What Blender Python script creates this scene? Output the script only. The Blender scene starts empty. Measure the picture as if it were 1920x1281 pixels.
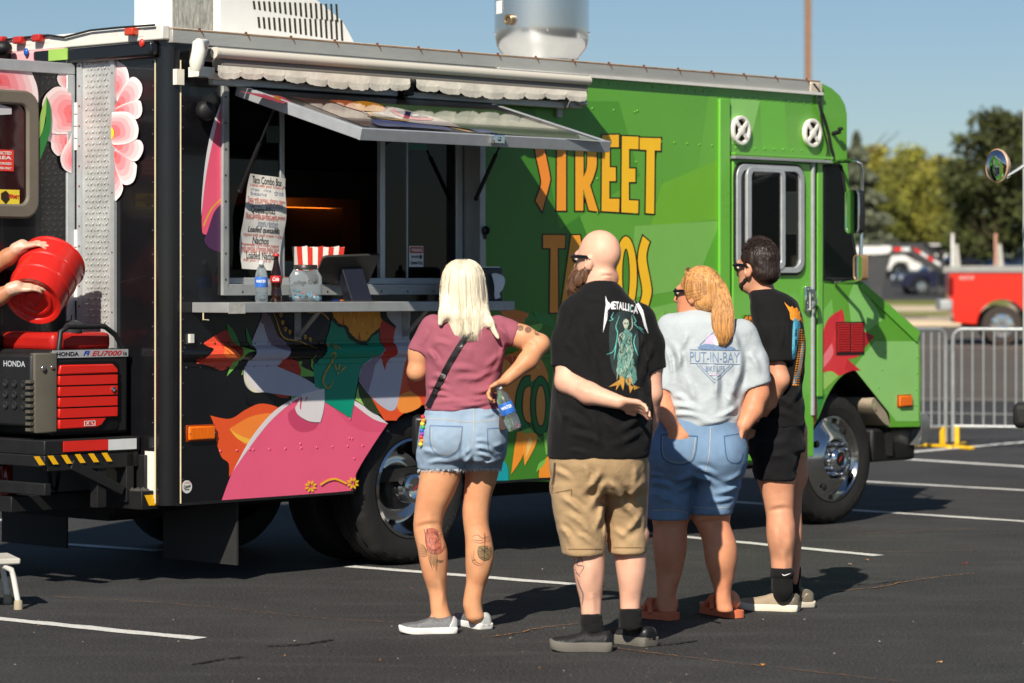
import bpy, bmesh, math, random
import numpy as np
from mathutils import Vector, Matrix
from mathutils.bvhtree import BVHTree
from mathutils.geometry import tessellate_polygon
random.seed(7); np.random.seed(7)
R = math.radians
scn = bpy.context.scene
col = scn.collection

# ---------------------------------------------------------------- camera
F, CX, HZ, CAMH = 5500.0, 960.0, 535.0, 1.55      # focal length, centre column, horizon row in photo pixels; eye height in m
cam_d = bpy.data.cameras.new('camera'); cam = bpy.data.objects.new('camera', cam_d); col.objects.link(cam)
cam.location = (0, 0, CAMH); cam.rotation_euler = (R(90), 0, 0)
cam_d.sensor_width = 36.0; cam_d.lens = F/1920*36
cam_d.shift_y = -(640.5-HZ)/1920
cam_d.clip_start = 0.1; cam_d.clip_end = 5000
cam_d.dof.use_dof = True; cam_d.dof.focus_distance = 14.2; cam_d.dof.aperture_fstop = 3.2
scn.camera = cam

# ---------------------------------------------------------------- light
SUN = Vector((-0.638, -2.115, 1.70)).normalized()       # towards the sun
w = bpy.data.worlds.new('World'); scn.world = w; w.use_nodes = True
wn = w.node_tree; bg = wn.nodes['Background']
sky = wn.nodes.new('ShaderNodeTexSky'); sky.sky_type = 'NISHITA'; sky.sun_disc = False
sky.sun_elevation = math.asin(SUN.z); sky.sun_rotation = math.atan2(SUN.x, SUN.y)
sky.air_density = 0.95; sky.dust_density = 0.3; sky.ozone_density = 4.6; sky.altitude = 200
wn.links.new(sky.outputs[0], bg.inputs[0]); bg.inputs[1].default_value = 0.056
sd = bpy.data.lights.new('sun', 'SUN'); sd.energy = 5.0; sd.angle = R(0.5); sd.color = (1.0, 0.92, 0.80)
sun = bpy.data.objects.new('sun', sd); col.objects.link(sun)
sun.rotation_euler = SUN.to_track_quat('Z', 'Y').to_euler(); sun.location = (-5, -10, 12)
scn.view_settings.view_transform = 'Standard'; scn.view_settings.look = 'None'
scn.view_settings.exposure = 0.40; scn.view_settings.gamma = 1.0; scn.view_settings.use_curve_mapping = False
scn.render.engine = 'CYCLES'; scn.cycles.use_denoising = True
scn.cycles.max_bounces = 8; scn.cycles.transparent_max_bounces = 16

# ---------------------------------------------------------------- helpers
def lin(r, g, b):
    f = lambda c: (c/255/12.92) if c/255 <= 0.04045 else ((c/255+0.055)/1.055)**2.4
    return (f(r), f(g), f(b), 1.0)

MATS = {}
def mat(name, rgb=(128,128,128), rough=0.5, metal=0.0, var=0.12, vscale=6.0, bump=0.0, bscale=60.0, alpha=1.0,
        trans=0.0, ior=1.45, coat=0.0, emit=None, estr=0.0, sss=0.0, stretch=(1,1,1), rvar=0.15, spec=0.5, sheen=0.0, detail=4.0):
    """procedural principled material; rgb is an sRGB triple of the surface's own colour"""
    if name in MATS: return MATS[name]
    m = bpy.data.materials.new(name); m.use_nodes = True
    nt = m.node_tree; p = nt.nodes['Principled BSDF']; L = nt.links
    c = lin(*rgb)
    tc = nt.nodes.new('ShaderNodeTexCoord'); mp = nt.nodes.new('ShaderNodeMapping'); mp.inputs['Scale'].default_value = stretch
    L.new(tc.outputs['Object'], mp.inputs['Vector'])
    n = nt.nodes.new('ShaderNodeTexNoise'); n.inputs['Scale'].default_value = vscale; n.inputs['Detail'].default_value = detail
    n.inputs['Roughness'].default_value = 0.65
    L.new(mp.outputs[0], n.inputs['Vector'])
    if var > 0:
        mx = nt.nodes.new('ShaderNodeMix'); mx.data_type = 'RGBA'
        cr = nt.nodes.new('ShaderNodeMapRange'); cr.inputs[1].default_value = 0.25; cr.inputs[2].default_value = 0.75
        L.new(n.outputs['Fac'], cr.inputs[0]); L.new(cr.outputs[0], mx.inputs['Factor'])
        mx.inputs[6].default_value = tuple(max(0, v*(1-var)) for v in c[:3])+(1,)
        mx.inputs[7].default_value = tuple(min(1, v*(1+var)) for v in c[:3])+(1,)
        L.new(mx.outputs[2], p.inputs['Base Color'])
    else:
        p.inputs['Base Color'].default_value = c
    if rvar > 0:
        rr = nt.nodes.new('ShaderNodeMapRange'); rr.inputs[3].default_value = max(0.02, rough*(1-rvar)); rr.inputs[4].default_value = min(1, rough*(1+rvar))
        L.new(n.outputs['Fac'], rr.inputs[0]); L.new(rr.outputs[0], p.inputs['Roughness'])
    else: p.inputs['Roughness'].default_value = rough
    p.inputs['Metallic'].default_value = metal; p.inputs['IOR'].default_value = ior
    p.inputs['Specular IOR Level'].default_value = spec
    p.inputs['Transmission Weight'].default_value = trans; p.inputs['Alpha'].default_value = alpha
    p.inputs['Coat Weight'].default_value = coat; p.inputs['Sheen Weight'].default_value = sheen
    if sss: p.inputs['Subsurface Weight'].default_value = sss; p.inputs['Subsurface Radius'].default_value = (0.012, 0.005, 0.003); p.inputs['Subsurface Scale'].default_value = 0.6
    if emit: p.inputs['Emission Color'].default_value = lin(*emit); p.inputs['Emission Strength'].default_value = estr
    if bump > 0:
        b = nt.nodes.new('ShaderNodeTexNoise'); b.inputs['Scale'].default_value = bscale; b.inputs['Detail'].default_value = 5
        L.new(mp.outputs[0], b.inputs['Vector'])
        bp = nt.nodes.new('ShaderNodeBump'); bp.inputs['Strength'].default_value = bump; bp.inputs['Distance'].default_value = 0.01
        L.new(b.outputs['Fac'], bp.inputs['Height']); L.new(bp.outputs[0], p.inputs['Normal'])
    MATS[name] = m
    return m

def link(o, parent=None):
    col.objects.link(o)
    if parent: o.parent = parent
    return o
def tag(o, label=None, cat=None, group=None, kind=None):
    if label: o['label'] = label
    if cat: o['category'] = cat
    if group: o['group'] = group
    if kind: o['kind'] = kind
    return o
def empty(name, loc=(0,0,0), rz=0, label=None, cat=None, group=None):
    o = bpy.data.objects.new(name, None); o.location = loc; o.rotation_euler = (0,0,rz); o.empty_display_size = 0.1
    link(o); return tag(o, label, cat, group)
def mesh_obj(name, verts, faces, mats, parent=None, mi=None, smooth=40, bevel=0, segs=2):
    me = bpy.data.meshes.new(name); me.from_pydata(verts, [], faces)
    for m in (mats if isinstance(mats, (list, tuple)) else [mats]): me.materials.append(m)
    if mi is not None: me.polygons.foreach_set('material_index', mi)
    finish(me, smooth)
    o = bpy.data.objects.new(name, me); link(o, parent)
    if bevel:
        b = o.modifiers.new('bevel', 'BEVEL'); b.width = bevel; b.segments = segs; b.limit_method = 'ANGLE'; b.angle_limit = R(40); b.harden_normals = False
    return o
def finish(me, smooth=40):
    if smooth is None: return
    me.polygons.foreach_set('use_smooth', [True]*len(me.polygons))
    if smooth < 180:
        bm = bmesh.new(); bm.from_mesh(me); a = R(smooth)
        for e in bm.edges:
            if len(e.link_faces) == 2 and e.calc_face_angle(0) > a: e.smooth = False
        bm.to_mesh(me); bm.free()

class MB:
    """collects shapes for one mesh object"""
    def __init__(s): s.v = []; s.f = []; s.m = []
    def add(s, V, Fc, mi=0):
        o = len(s.v); s.v += [tuple(p) for p in V]; s.f += [tuple(i+o for i in f) for f in Fc]; s.m += [mi]*len(Fc); return s
    def box(s, lo, hi, mi=0):
        x0,y0,z0 = lo; x1,y1,z1 = hi
        x0,x1 = min(x0,x1),max(x0,x1); y0,y1 = min(y0,y1),max(y0,y1); z0,z1 = min(z0,z1),max(z0,z1)
        V = [(x0,y0,z0),(x1,y0,z0),(x1,y1,z0),(x0,y1,z0),(x0,y0,z1),(x1,y0,z1),(x1,y1,z1),(x0,y1,z1)]
        return s.add(V, [(0,3,2,1),(4,5,6,7),(0,1,5,4),(1,2,6,5),(2,3,7,6),(3,0,4,7)], mi)
    def hexa(s, a, b, mi=0):            # two quads (lists of 4 points)
        return s.add(list(a)+list(b), [(0,3,2,1),(4,5,6,7),(0,1,5,4),(1,2,6,5),(2,3,7,6),(3,0,4,7)], mi)
    def beam(s, p0, p1, w, h, mi=0, up=(0,0,1)):
        p0, p1, up = Vector(p0), Vector(p1), Vector(up); d = (p1-p0).normalized()
        x = d.cross(up).normalized(); y = x.cross(d)
        q = lambda c: [c-x*w/2-y*h/2, c+x*w/2-y*h/2, c+x*w/2+y*h/2, c-x*w/2+y*h/2]
        return s.add(q(p0)+q(p1), [(0,3,2,1),(4,5,6,7),(0,1,5,4),(1,2,6,5),(2,3,7,6),(3,0,4,7)], mi)
    def tube(s, pts, r, n=10, mi=0, caps=True, closed=False):
        pts = [Vector(p) for p in pts]; rs = r if isinstance(r, (list,tuple)) else [r]*len(pts)
        N = len(pts); V = []; up = None
        for i, p in enumerate(pts):
            a = pts[i-1] if (i > 0 or closed) else p; b = pts[(i+1) % N] if (i < N-1 or closed) else p
            d = (b-a).normalized()
            if up is None:
                up = Vector((0,0,1)) if abs(d.z) < 0.9 else Vector((1,0,0))
            x = d.cross(up).normalized(); up = x.cross(d).normalized()
            V += [p+(x*math.cos(2*math.pi*k/n)+up*math.sin(2*math.pi*k/n))*rs[i] for k in range(n)]
        Fc = []
        for i in range(N if closed else N-1):
            j = (i+1) % N
            Fc += [(i*n+k, i*n+(k+1)%n, j*n+(k+1)%n, j*n+k) for k in range(n)]
        if caps and not closed: Fc += [tuple(range(n-1,-1,-1)), tuple((N-1)*n+k for k in range(n))]
        return s.add(V, Fc, mi)
    def cyl(s, p0, p1, r0, r1=None, n=20, mi=0): return s.tube([p0, p1], [r0, r0 if r1 is None else r1], n, mi)
    def lathe(s, prof, o=(0,0,0), axis=(0,0,1), n=32, mi=0, capends=False):
        o = Vector(o); a = Vector(axis).normalized(); t = Vector((0,0,1)) if abs(a.z) < 0.9 else Vector((1,0,0))
        x = a.cross(t).normalized(); y = a.cross(x); V = []; Fc = []
        for (r, h) in prof:
            V += [o+a*h+(x*math.cos(2*math.pi*k/n)+y*math.sin(2*math.pi*k/n))*max(r, 1e-4) for k in range(n)]
        for i in range(len(prof)-1):
            Fc += [(i*n+k, i*n+(k+1)%n, (i+1)*n+(k+1)%n, (i+1)*n+k) for k in range(n)]
        if capends: Fc += [tuple(range(n-1,-1,-1)), tuple((len(prof)-1)*n+k for k in range(n))]
        return s.add(V, Fc, mi)
    def prism(s, poly, fn, d0, d1, mi=0):    # 2-D polygon, fn(a,b,d)->xyz
        n = len(poly); V = [fn(a,b,d0) for a,b in poly]+[fn(a,b,d1) for a,b in poly]
        tr = tessellate_polygon([[Vector((a,b,0)) for a,b in poly]])
        Fc = [tuple(t) for t in tr]+[tuple(n+i for i in reversed(t)) for t in tr]
        Fc += [(i,(i+1)%n,n+(i+1)%n,n+i) for i in range(n)]
        return s.add(V, Fc, mi)
    def ell(s, c, r, n=12, m=8, mi=0, rot=None):
        V = []; Fc = []
        for j in range(m+1):
            th = math.pi*j/m
            for k in range(n):
                ph = 2*math.pi*k/n
                p = Vector((r[0]*math.sin(th)*math.cos(ph), r[1]*math.sin(th)*math.sin(ph), r[2]*math.cos(th)))
                if rot is not None: p = rot @ p
                V.append(Vector(c)+p)
        for j in range(m): Fc += [(j*n+k, (j+1)*n+k, (j+1)*n+(k+1)%n, j*n+(k+1)%n) for k in range(n)]
        return s.add(V, Fc, mi)
    def build(s, name, mats, parent=None, smooth=40, bevel=0, segs=2):
        o = mesh_obj(name, s.v, s.f, mats, parent, s.m, None, bevel, segs)
        bm = bmesh.new(); bm.from_mesh(o.data); bmesh.ops.recalc_face_normals(bm, faces=bm.faces[:]); bm.to_mesh(o.data); bm.free()
        finish(o.data, smooth)
        return o

def copy_tree(o, parent=None):
    c = o.copy(); col.objects.link(c); c.parent = parent
    for ch in o.children: copy_tree(ch, c)
    return c

def cr(pts, n=5, closed=True):
    """Catmull-Rom through points; a third element 1 marks a sharp corner"""
    P = [Vector((p[0], p[1])) for p in pts]; C = [len(p) > 2 and p[2] for p in pts]; N = len(P); out = []
    for i in range(N if closed else N-1):
        j = (i+1) % N
        p1, p2 = P[i], P[j]
        p0 = p1 if (C[i] or (not closed and i == 0)) else P[i-1]
        p3 = p2 if (C[j] or (not closed and j == N-1)) else P[(j+1) % N]
        for k in range(n):
            t = k/n
            q = 0.5*((2*p1)+(p2-p0)*t+(2*p0-5*p1+4*p2-p3)*t*t+(3*p1-p0-3*p2+p3)*t**3)
            out.append((q.x, q.y))
    if not closed: out.append((P[-1].x, P[-1].y))
    return out
def cp(ox, oy, s, pts):     # points measured in an enlarged crop -> photo pixels
    return [(ox+p[0]/s, oy+p[1]/s)+tuple(p[2:]) for p in pts]
def circ(cx, cy, rx, ry=None, n=20, a0=0, a1=360):
    ry = rx if ry is None else ry
    full = abs(a1-a0) >= 360
    return [(cx+rx*math.cos(R(a0+(a1-a0)*k/(n if full else n-1))), cy+ry*math.sin(R(a0+(a1-a0)*k/(n if full else n-1)))) for k in range(n)]
def stroke(pts, wd, n=5, taper=False):   # polyline -> polygon of width wd
    c = cr(pts, n, False); Lf = []; Rt = []
    for i, p in enumerate(c):
        a = Vector(c[max(0,i-1)]); b = Vector(c[min(len(c)-1,i+1)]); d = (b-a)
        if d.length < 1e-9: continue
        d.normalize(); q = Vector((-d.y, d.x)); ww = wd/2
        if taper: ww *= max(0.12, math.sin(math.pi*min(max(i/(len(c)-1),0.03),0.97))**0.6)
        Lf.append((p[0]+q.x*ww, p[1]+q.y*ww)); Rt.append((p[0]-q.x*ww, p[1]-q.y*ww))
    return Lf+Rt[::-1]
def gp(px, py):                     # pixel on the level near ground
    Y = F*CAMH/(py-HZ); return Vector(((px-CX)/F*Y, Y, 0))
def at(px, py, Y):                  # pixel at a known distance
    return Vector(((px-CX)/F*Y, Y, CAMH-(py-HZ)/F*Y))
def text2d(s, size=1.0, bold=0.0, shear=0.0, align='CENTER', space=1.0):
    cu = bpy.data.curves.new('t', 'FONT'); cu.body = s; cu.size = size; cu.offset = bold; cu.shear = shear; cu.align_x = align; cu.align_y = 'CENTER'
    cu.space_character = space; cu.resolution_u = 3; cu.fill_mode = 'FRONT'
    o = bpy.data.objects.new('t', cu); col.objects.link(o)
    dg = bpy.context.evaluated_depsgraph_get(); me = bpy.data.meshes.new_from_object(o.evaluated_get(dg))
    V = [(v.co.x, v.co.y) for v in me.vertices]; Fc = [tuple(p.vertices) for p in me.polygons]
    bpy.data.objects.remove(o); bpy.data.curves.remove(cu); bpy.data.meshes.remove(me)
    return V, Fc
def text_obj(name, s, size, origin, xd, yd, material, parent=None, bold=0.0, shear=0.0, align='CENTER', width=None, lift=0.0, height=None, space=1.0):
    V, Fc = text2d(s, size, bold, shear, align, space)
    xs = [v[0] for v in V]; ys = [v[1] for v in V]
    kx = width/(max(xs)-min(xs)) if width else 1.0
    ky = height/(max(ys)-min(ys)) if height else 1.0
    cxm = (max(xs)+min(xs))/2 if width else 0; cym = (max(ys)+min(ys))/2 if height else 0
    o = Vector(origin); xd = Vector(xd).normalized(); yd = Vector(yd).normalized(); nn = xd.cross(yd)
    return mesh_obj(name, [tuple(o+xd*((a-cxm)*kx)+yd*((b-cym)*ky)+nn*lift) for a, b in V], Fc, material, parent, None, None)
# ---------------------------------------------------------------- the ground
def ground_z(Y):
    k = [(-60,0),(31,0),(60,0.37),(90,0.80),(119,1.18),(137,1.85),(175,2.5),(3000,2.6)]
    for (a,za),(b,zb) in zip(k,k[1:]):
        if Y <= b: return za+(zb-za)*(Y-a)/(b-a)
    return 2.6
def gpz(px, py):                    # pixel on the gently rising ground
    lo, hi = 8.0, 400.0
    for _ in range(60):
        m = (lo+hi)/2
        if CAMH-(py-HZ)/F*m > ground_z(m): lo = m
        else: hi = m
    return Vector(((px-CX)/F*lo, lo, ground_z(lo)))

def asphalt(name, base, patch, speck, scale=1.0):
    m = bpy.data.materials.new(name); m.use_nodes = True; nt = m.node_tree; p = nt.nodes['Principled BSDF']; L = nt.links
    tc = nt.nodes.new('ShaderNodeTexCoord')
    def noise(sc, det=6, rough=0.6):
        n = nt.nodes.new('ShaderNodeTexNoise'); n.inputs['Scale'].default_value = sc; n.inputs['Detail'].default_value = det; n.inputs['Roughness'].default_value = rough
        L.new(tc.outputs['Object'], n.inputs['Vector']); return n.outputs['Fac']
    def ramp(src, a, b):
        r = nt.nodes.new('ShaderNodeMapRange'); r.inputs[1].default_value = a; r.inputs[2].default_value = b; L.new(src, r.inputs[0]); return r.outputs[0]
    def mix(f, a, b):
        x = nt.nodes.new('ShaderNodeMix'); x.data_type = 'RGBA'; L.new(f, x.inputs['Factor'])
        for i, c in ((6, a), (7, b)):
            if isinstance(c, tuple): x.inputs[i].default_value = c
            else: L.new(c, x.inputs[i])
        return x.outputs[2]
    c1 = mix(ramp(noise(0.7*scale, 7, .7), 0.35, 0.7), lin(*base), lin(*patch))
    st = nt.nodes.new('ShaderNodeMapping'); st.inputs['Scale'].default_value = (0.5, 1.6, 1); st.inputs['Rotation'].default_value = (0, 0, R(-38))
    L.new(tc.outputs['Object'], st.inputs['Vector'])
    sn = nt.nodes.new('ShaderNodeTexNoise'); sn.inputs['Scale'].default_value = 3.0; sn.inputs['Detail'].default_value = 8; L.new(st.outputs[0], sn.inputs['Vector'])
    c2 = mix(ramp(sn.outputs['Fac'], 0.5, 0.85), c1, lin(*[min(255, int(v*1.22)) for v in patch]))
    grit = noise(75, 6, 0.85)
    c3 = mix(ramp(grit, 0.48, 0.66), c2, lin(*speck))
    dark = ramp(noise(60, 5, 0.85), 0.46, 0.28)
    c4 = mix(dark, c3, (0.008, 0.008, 0.009, 1))
    vor = nt.nodes.new('ShaderNodeTexVoronoi'); vor.inputs['Scale'].default_value = 26; L.new(tc.outputs['Object'], vor.inputs['Vector'])
    peb = ramp(vor.outputs['Distance'], 0.055, 0.04)
    gate = ramp(noise(1.6, 2), 0.5, 0.62)
    mm = nt.nodes.new('ShaderNodeMath'); mm.operation = 'MULTIPLY'; L.new(peb, mm.inputs[0]); L.new(gate, mm.inputs[1])
    c5 = mix(mm.outputs[0], c4, lin(165, 150, 125))
    L.new(c5, p.inputs['Base Color']); p.inputs['Roughness'].default_value = 0.85; p.inputs['Specular IOR Level'].default_value = 0.3
    bp = nt.nodes.new('ShaderNodeBump'); bp.inputs['Strength'].default_value = 0.9; bp.inputs['Distance'].default_value = 0.012
    L.new(grit, bp.inputs['Height']); L.new(bp.outputs[0], p.inputs['Normal'])
    return m
M_ASPH = asphalt('fresh_asphalt', (31,32,35), (58,58,58), (112,110,106))
M_ASPH2 = asphalt('old_asphalt', (74,70,65), (92,86,78), (116,108,100), 0.5)
M_GRASS = mat('dry_grass', (112,116,52), 0.9, var=0.35, vscale=1.2, bump=0.6, bscale=30)
M_CONC = mat('concrete', (196,178,150), 0.85, var=0.12, vscale=0.8, bump=0.2, bscale=40)
M_PAINT = mat('road_paint', (206,206,200), 0.7, var=0.30, vscale=38, bump=0.3, bscale=150)

def sheet(name, y0, y1, material, dz, x0=-1500, x1=1500, step=None):
    ks = sorted(set([y0, y1]+[k for k in (-60,31,60,90,119,137,175) if y0 < k < y1]))
    V = []; Fc = []
    for k in ks: V += [(x0, k, ground_z(k)+dz), (x1, k, ground_z(k)+dz)]
    for i in range(len(ks)-1): Fc.append((2*i, 2*i+1, 2*i+3, 2*i+2))
    o = mesh_obj(name, V, Fc, material, None, None, None); o['kind'] = 'structure'; return o
sheet('parking_lot', -60, 3000, M_ASPH, 0.0)
sheet('road', 37, 84, M_ASPH2, 0.004, -400, 400)
def far_strip(name, pya, pyb, material, h):
    a = gpz(1750, pya).y; b = gpz(1750, pyb).y
    V = []; 
    for y in (a, b): V += [(-300, y, ground_z(y)+h), (300, y, ground_z(y)+h)]
    V += [(-300, a, ground_z(a)-0.02), (300, a, ground_z(a)-0.02)]
    o = mesh_obj(name, V, [(0,1,3,2), (4,5,1,0)], material, None, None, None); o['kind'] = 'structure'
far_strip('pavement', 612, 599, M_CONC, 0.10)
far_strip('grass_verge', 598.6, 592.2, M_GRASS, 0.12)
far_strip('pavement', 592, 579, M_CONC, 0.10)
far_strip('grass_verge', 578.8, 570, M_GRASS, 0.12)

def line_strip(a, b, wd, dz=0.004, name='parking_line', material=None, jag=0.010):
    """a painted line between two photo pixels on the ground, width in metres, with a slightly ragged edge"""
    A, B = gpz(*a), gpz(*b); d = (B-A); n = max(8, int(d.length/0.12)); d2 = Vector((d.x, d.y, 0)).normalized(); q = Vector((-d2.y, d2.x, 0))
    V = []; Fc = []
    for i in range(n+1):
        t = i/n; p = A+d*t; z = ground_z(p.y)+dz
        for s in (-1, 1):
            e = p+q*s*(wd/2+random.uniform(-jag, jag)); V.append((e.x, e.y, z))
        if i: Fc.append((2*i-2, 2*i-1, 2*i+1, 2*i))
    o = mesh_obj(name, V, Fc, material or M_PAINT, None, None, None); o['kind'] = 'structure'; return o
line_strip((-120,1150), (374,1199), 0.10)
line_strip((655,1063), (1090,1098), 0.10)
line_strip((1050,985), (1648,1043), 0.10)
line_strip((860,900), (1480,950), 0.10)
line_strip((1560,955), (1990,983), 0.10)
line_strip((1500,897), (1990,924), 0.11)
line_strip((1400,843), (1990,880), 0.16)
line_strip((1500,868), (1990,824), 0.14, 0.008)
line_strip((1740,800), (1990,806), 0.13)
line_strip((1640,773), (1990,779), 0.12)
line_strip((1640,650), (1990,652), 0.30); line_strip((1640,640), (1990,641), 0.2); line_strip((1640,746), (1990,752), 0.12)
line_strip((-150,985), (152,967), 0.12); line_strip((20,1014), (300,1034), 0.10)
line_strip((900,917), (1080,903), 0.12)

M_CRACK = mat('crack_dust', (128,92,58), 0.95, var=0.5, vscale=20)
M_TAR = mat('tar_smear', (24,24,26), 0.7, var=0.3, vscale=30)
def crack(pts, wd, name='asphalt_crack', material=M_CRACK):
    P = [gp(*p) for p in cr(pts, 14, False)]; V = []; Fc = []
    for i, p in enumerate(P):
        a = P[max(0,i-1)]; b = P[min(len(P)-1,i+1)]; d = (b-a).normalized(); q = Vector((-d.y, d.x, 0))
        j = q*random.uniform(-0.014, 0.014); ww = wd*random.uniform(0.15, 1.0)
        V += [tuple(p+j-q*ww+Vector((0,0,0.005))), tuple(p+j+q*ww+Vector((0,0,0.005)))]
        if i: Fc.append((2*i-2, 2*i-1, 2*i+1, 2*i))
    o = mesh_obj(name, V, Fc, material, None, None, None); o['kind'] = 'structure'
crack([(1560,1110),(1640,1103),(1710,1090),(1770,1082),(1830,1076)], 0.010)
crack([(910,1196),(960,1190),(1010,1180),(1085,1170)], 0.010)
crack([(1010,1205),(1120,1212),(1300,1236),(1500,1258),(1690,1280)], 0.007)
crack([(100,1121),(250,1128),(420,1142),(600,1160),(740,1168)], 0.005)
crack([(1600,1003),(1700,998),(1830,992)], 0.007)
crack([(1560,1032),(1700,1036),(1830,1032)], 0.005)
crack([(360,1248),(400,1240),(455,1233)], 0.02, 'tar_smear', M_TAR)
crack([(500,1213),(560,1210),(625,1201)], 0.02, 'tar_smear', M_TAR)
crack([(1230,1212),(1270,1208),(1305,1202)], 0.014, 'tar_smear', M_TAR)
crack([(1590,1098),(1640,1095),(1700,1089)], 0.012, 'tar_smear', M_TAR)
# scattered grit and leaf bits: nobody could count them
g = MB()
for i in range(230):
    px = random.uniform(-40, 1960); py = 1281-abs(random.gauss(0, 1))*130+random.uniform(-10, 30)
    if py < 900: continue
    p = gp(px, py); s = random.choice([0.0015,0.002,0.002,0.003,0.003,0.006]); a = random.uniform(0, 6.3)
    g.add([p+Vector((math.cos(a+k*2.1)*s*random.uniform(.6,1.5), math.sin(a+k*2.1)*s*1.6, 0.004)) for k in range(3)]+[p+Vector((0,0,0.004+s*0.8))], [(0,1,2),(0,1,3),(1,2,3),(2,0,3)], random.choice([0,0,0,1,2]))
go = g.build('grit', [mat('grit_pale', (140,132,118), 0.9), mat('grit_brown', (150,95,45), 0.9), mat('grit_grey', (120,118,112), 0.9)], None, None)
tag(go, 'pale grit and leaf crumbs scattered on the asphalt', 'grit', None, 'stuff')

def leaf(px, py, rgb, s):
    p = gp(px, py); a = random.uniform(0,6.3); m = MB(); P = [(1,0,.012),(.3,.45,.004),(-.8,.2,.010),(-1,0,.004),(-.6,-.4,.012),(.4,-.5,.006)]
    m.add([p+Vector((s*(x*math.cos(a)-y*math.sin(a)), s*(x*math.sin(a)+y*math.cos(a)), z)) for x,y,z in P], [(0,1,2),(0,2,3),(0,3,4),(0,4,5)])
    o = m.build('fallen_leaf', mat('leaf_litter_%d' % rgb[0], rgb, .8), None, None); return o
for px, py, rgb, s, lb in ((1626,1052,(196,130,60),.022,'curled orange leaf on the asphalt near the end of a parking line'),(1594,1060,(206,180,140),.020,'pale tan leaf on the asphalt beside a parking line'),(1810,1059,(170,50,50),.016,'small red leaf on the open asphalt'),(1762,1245,(176,140,80),.014,'tiny brown leaf on bare asphalt in the foreground'),(1430,1250,(180,120,50),.014,'small rust coloured leaf lying on a crack in the asphalt')):
    tag(leaf(px,py,rgb,s), lb, 'leaf', 'fallen leaves on the asphalt')
# ================================================================ the food truck
PH = R(46.304); OX, OY = -0.5962, 16.1419; cP, sP = math.cos(PH), math.sin(PH)
UB, TW, ZB, ZT = -1.68, 2.25, 0.435, 2.785          # rear plane, width, skirt height, wall top
truck = empty('food_truck', (OX, OY, 0), PH, 'green and black step van food truck with open serving hatch', 'food truck')
def hit(px, py, P0, N):
    """where the ray of a photo pixel meets a plane given in truck coordinates (u forward, v into the truck, z up)"""
    k, q = (px-CX)/F, -(py-HZ)/F
    d = Vector((k*cP+sP, -k*sP+cP, q))
    o = Vector((-OX*cP-OY*sP, OX*sP-OY*cP, CAMH)); P0, N = Vector(P0), Vector(N)
    return o+d*((P0-o).dot(N)/d.dot(N))
def U(px, py, v=0.0): p = hit(px, py, (0,v,0), (0,1,0)); return (p.x, p.z)
def UV(px, py, v=0.0): return hit(px, py, (0,v,0), (0,1,0))
def BV(px, py, u=UB): p = hit(px, py, (u,0,0), (1,0,0)); return (p.y, p.z)

M_ALU = mat('brushed_aluminium', (186,190,192), 0.42, 0.45, var=0.10, vscale=12, bump=0.05, bscale=90, stretch=(1,1,1))
M_ALU_D = mat('dull_aluminium', (164,167,166), 0.5, 0.4, var=0.14, vscale=9, bump=0.06)
M_CHROME = mat('chrome', (225,225,225), 0.08, 1.0, var=0.03, vscale=20)
M_BLACKP = mat('gloss_black_wrap', (19,19,22), 0.22, var=0.25, vscale=3, coat=0.3, bump=0.03, bscale=4)
M_BLACKM = mat('matt_black_metal', (22,22,23), 0.55, var=0.25, vscale=8, bump=0.1)
M_DARK = mat('dark_underbody', (15,15,15), 0.9, var=0.3)
M_GREEN = mat('green_wrap', (96,164,52), 0.28, var=0.05, vscale=1.5, coat=0.25, bump=0.02, bscale=3)
M_GREEN2 = mat('green_cab_paint', (104,178,62), 0.28, var=0.05, vscale=1.5, coat=0.25, bump=0.02, bscale=3)
M_WHITEP = mat('aged_white_metal', (214,212,204), 0.5, var=0.10, vscale=7, bump=0.06)
M_RUBBER = mat('black_rubber', (24,24,24), 0.7, var=0.2, vscale=10)
M_GLASS = mat('tinted_glass', (10,13,13), 0.04, var=0.0, rvar=0, spec=0.6)
M_RIVET = mat('rivet_black', (40,40,42), 0.35)
M_RUST = mat('rust', (110,62,34), 0.9, var=0.3, vscale=30)
M_STEEL = mat('stainless', (200,202,205), 0.2, 0.95, var=0.06, vscale=5, bump=0.02, stretch=(1,1,0.05))
def wrap(rgb, rough=0.32): return mat('wrap_%d_%d_%d' % rgb if rough > .2 else 'gloss_wrap_%d_%d_%d' % rgb, rgb, rough, coat=0 if rough > .2 else 1, var=0.05, vscale=4, bump=0.015, bscale=5)

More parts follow.
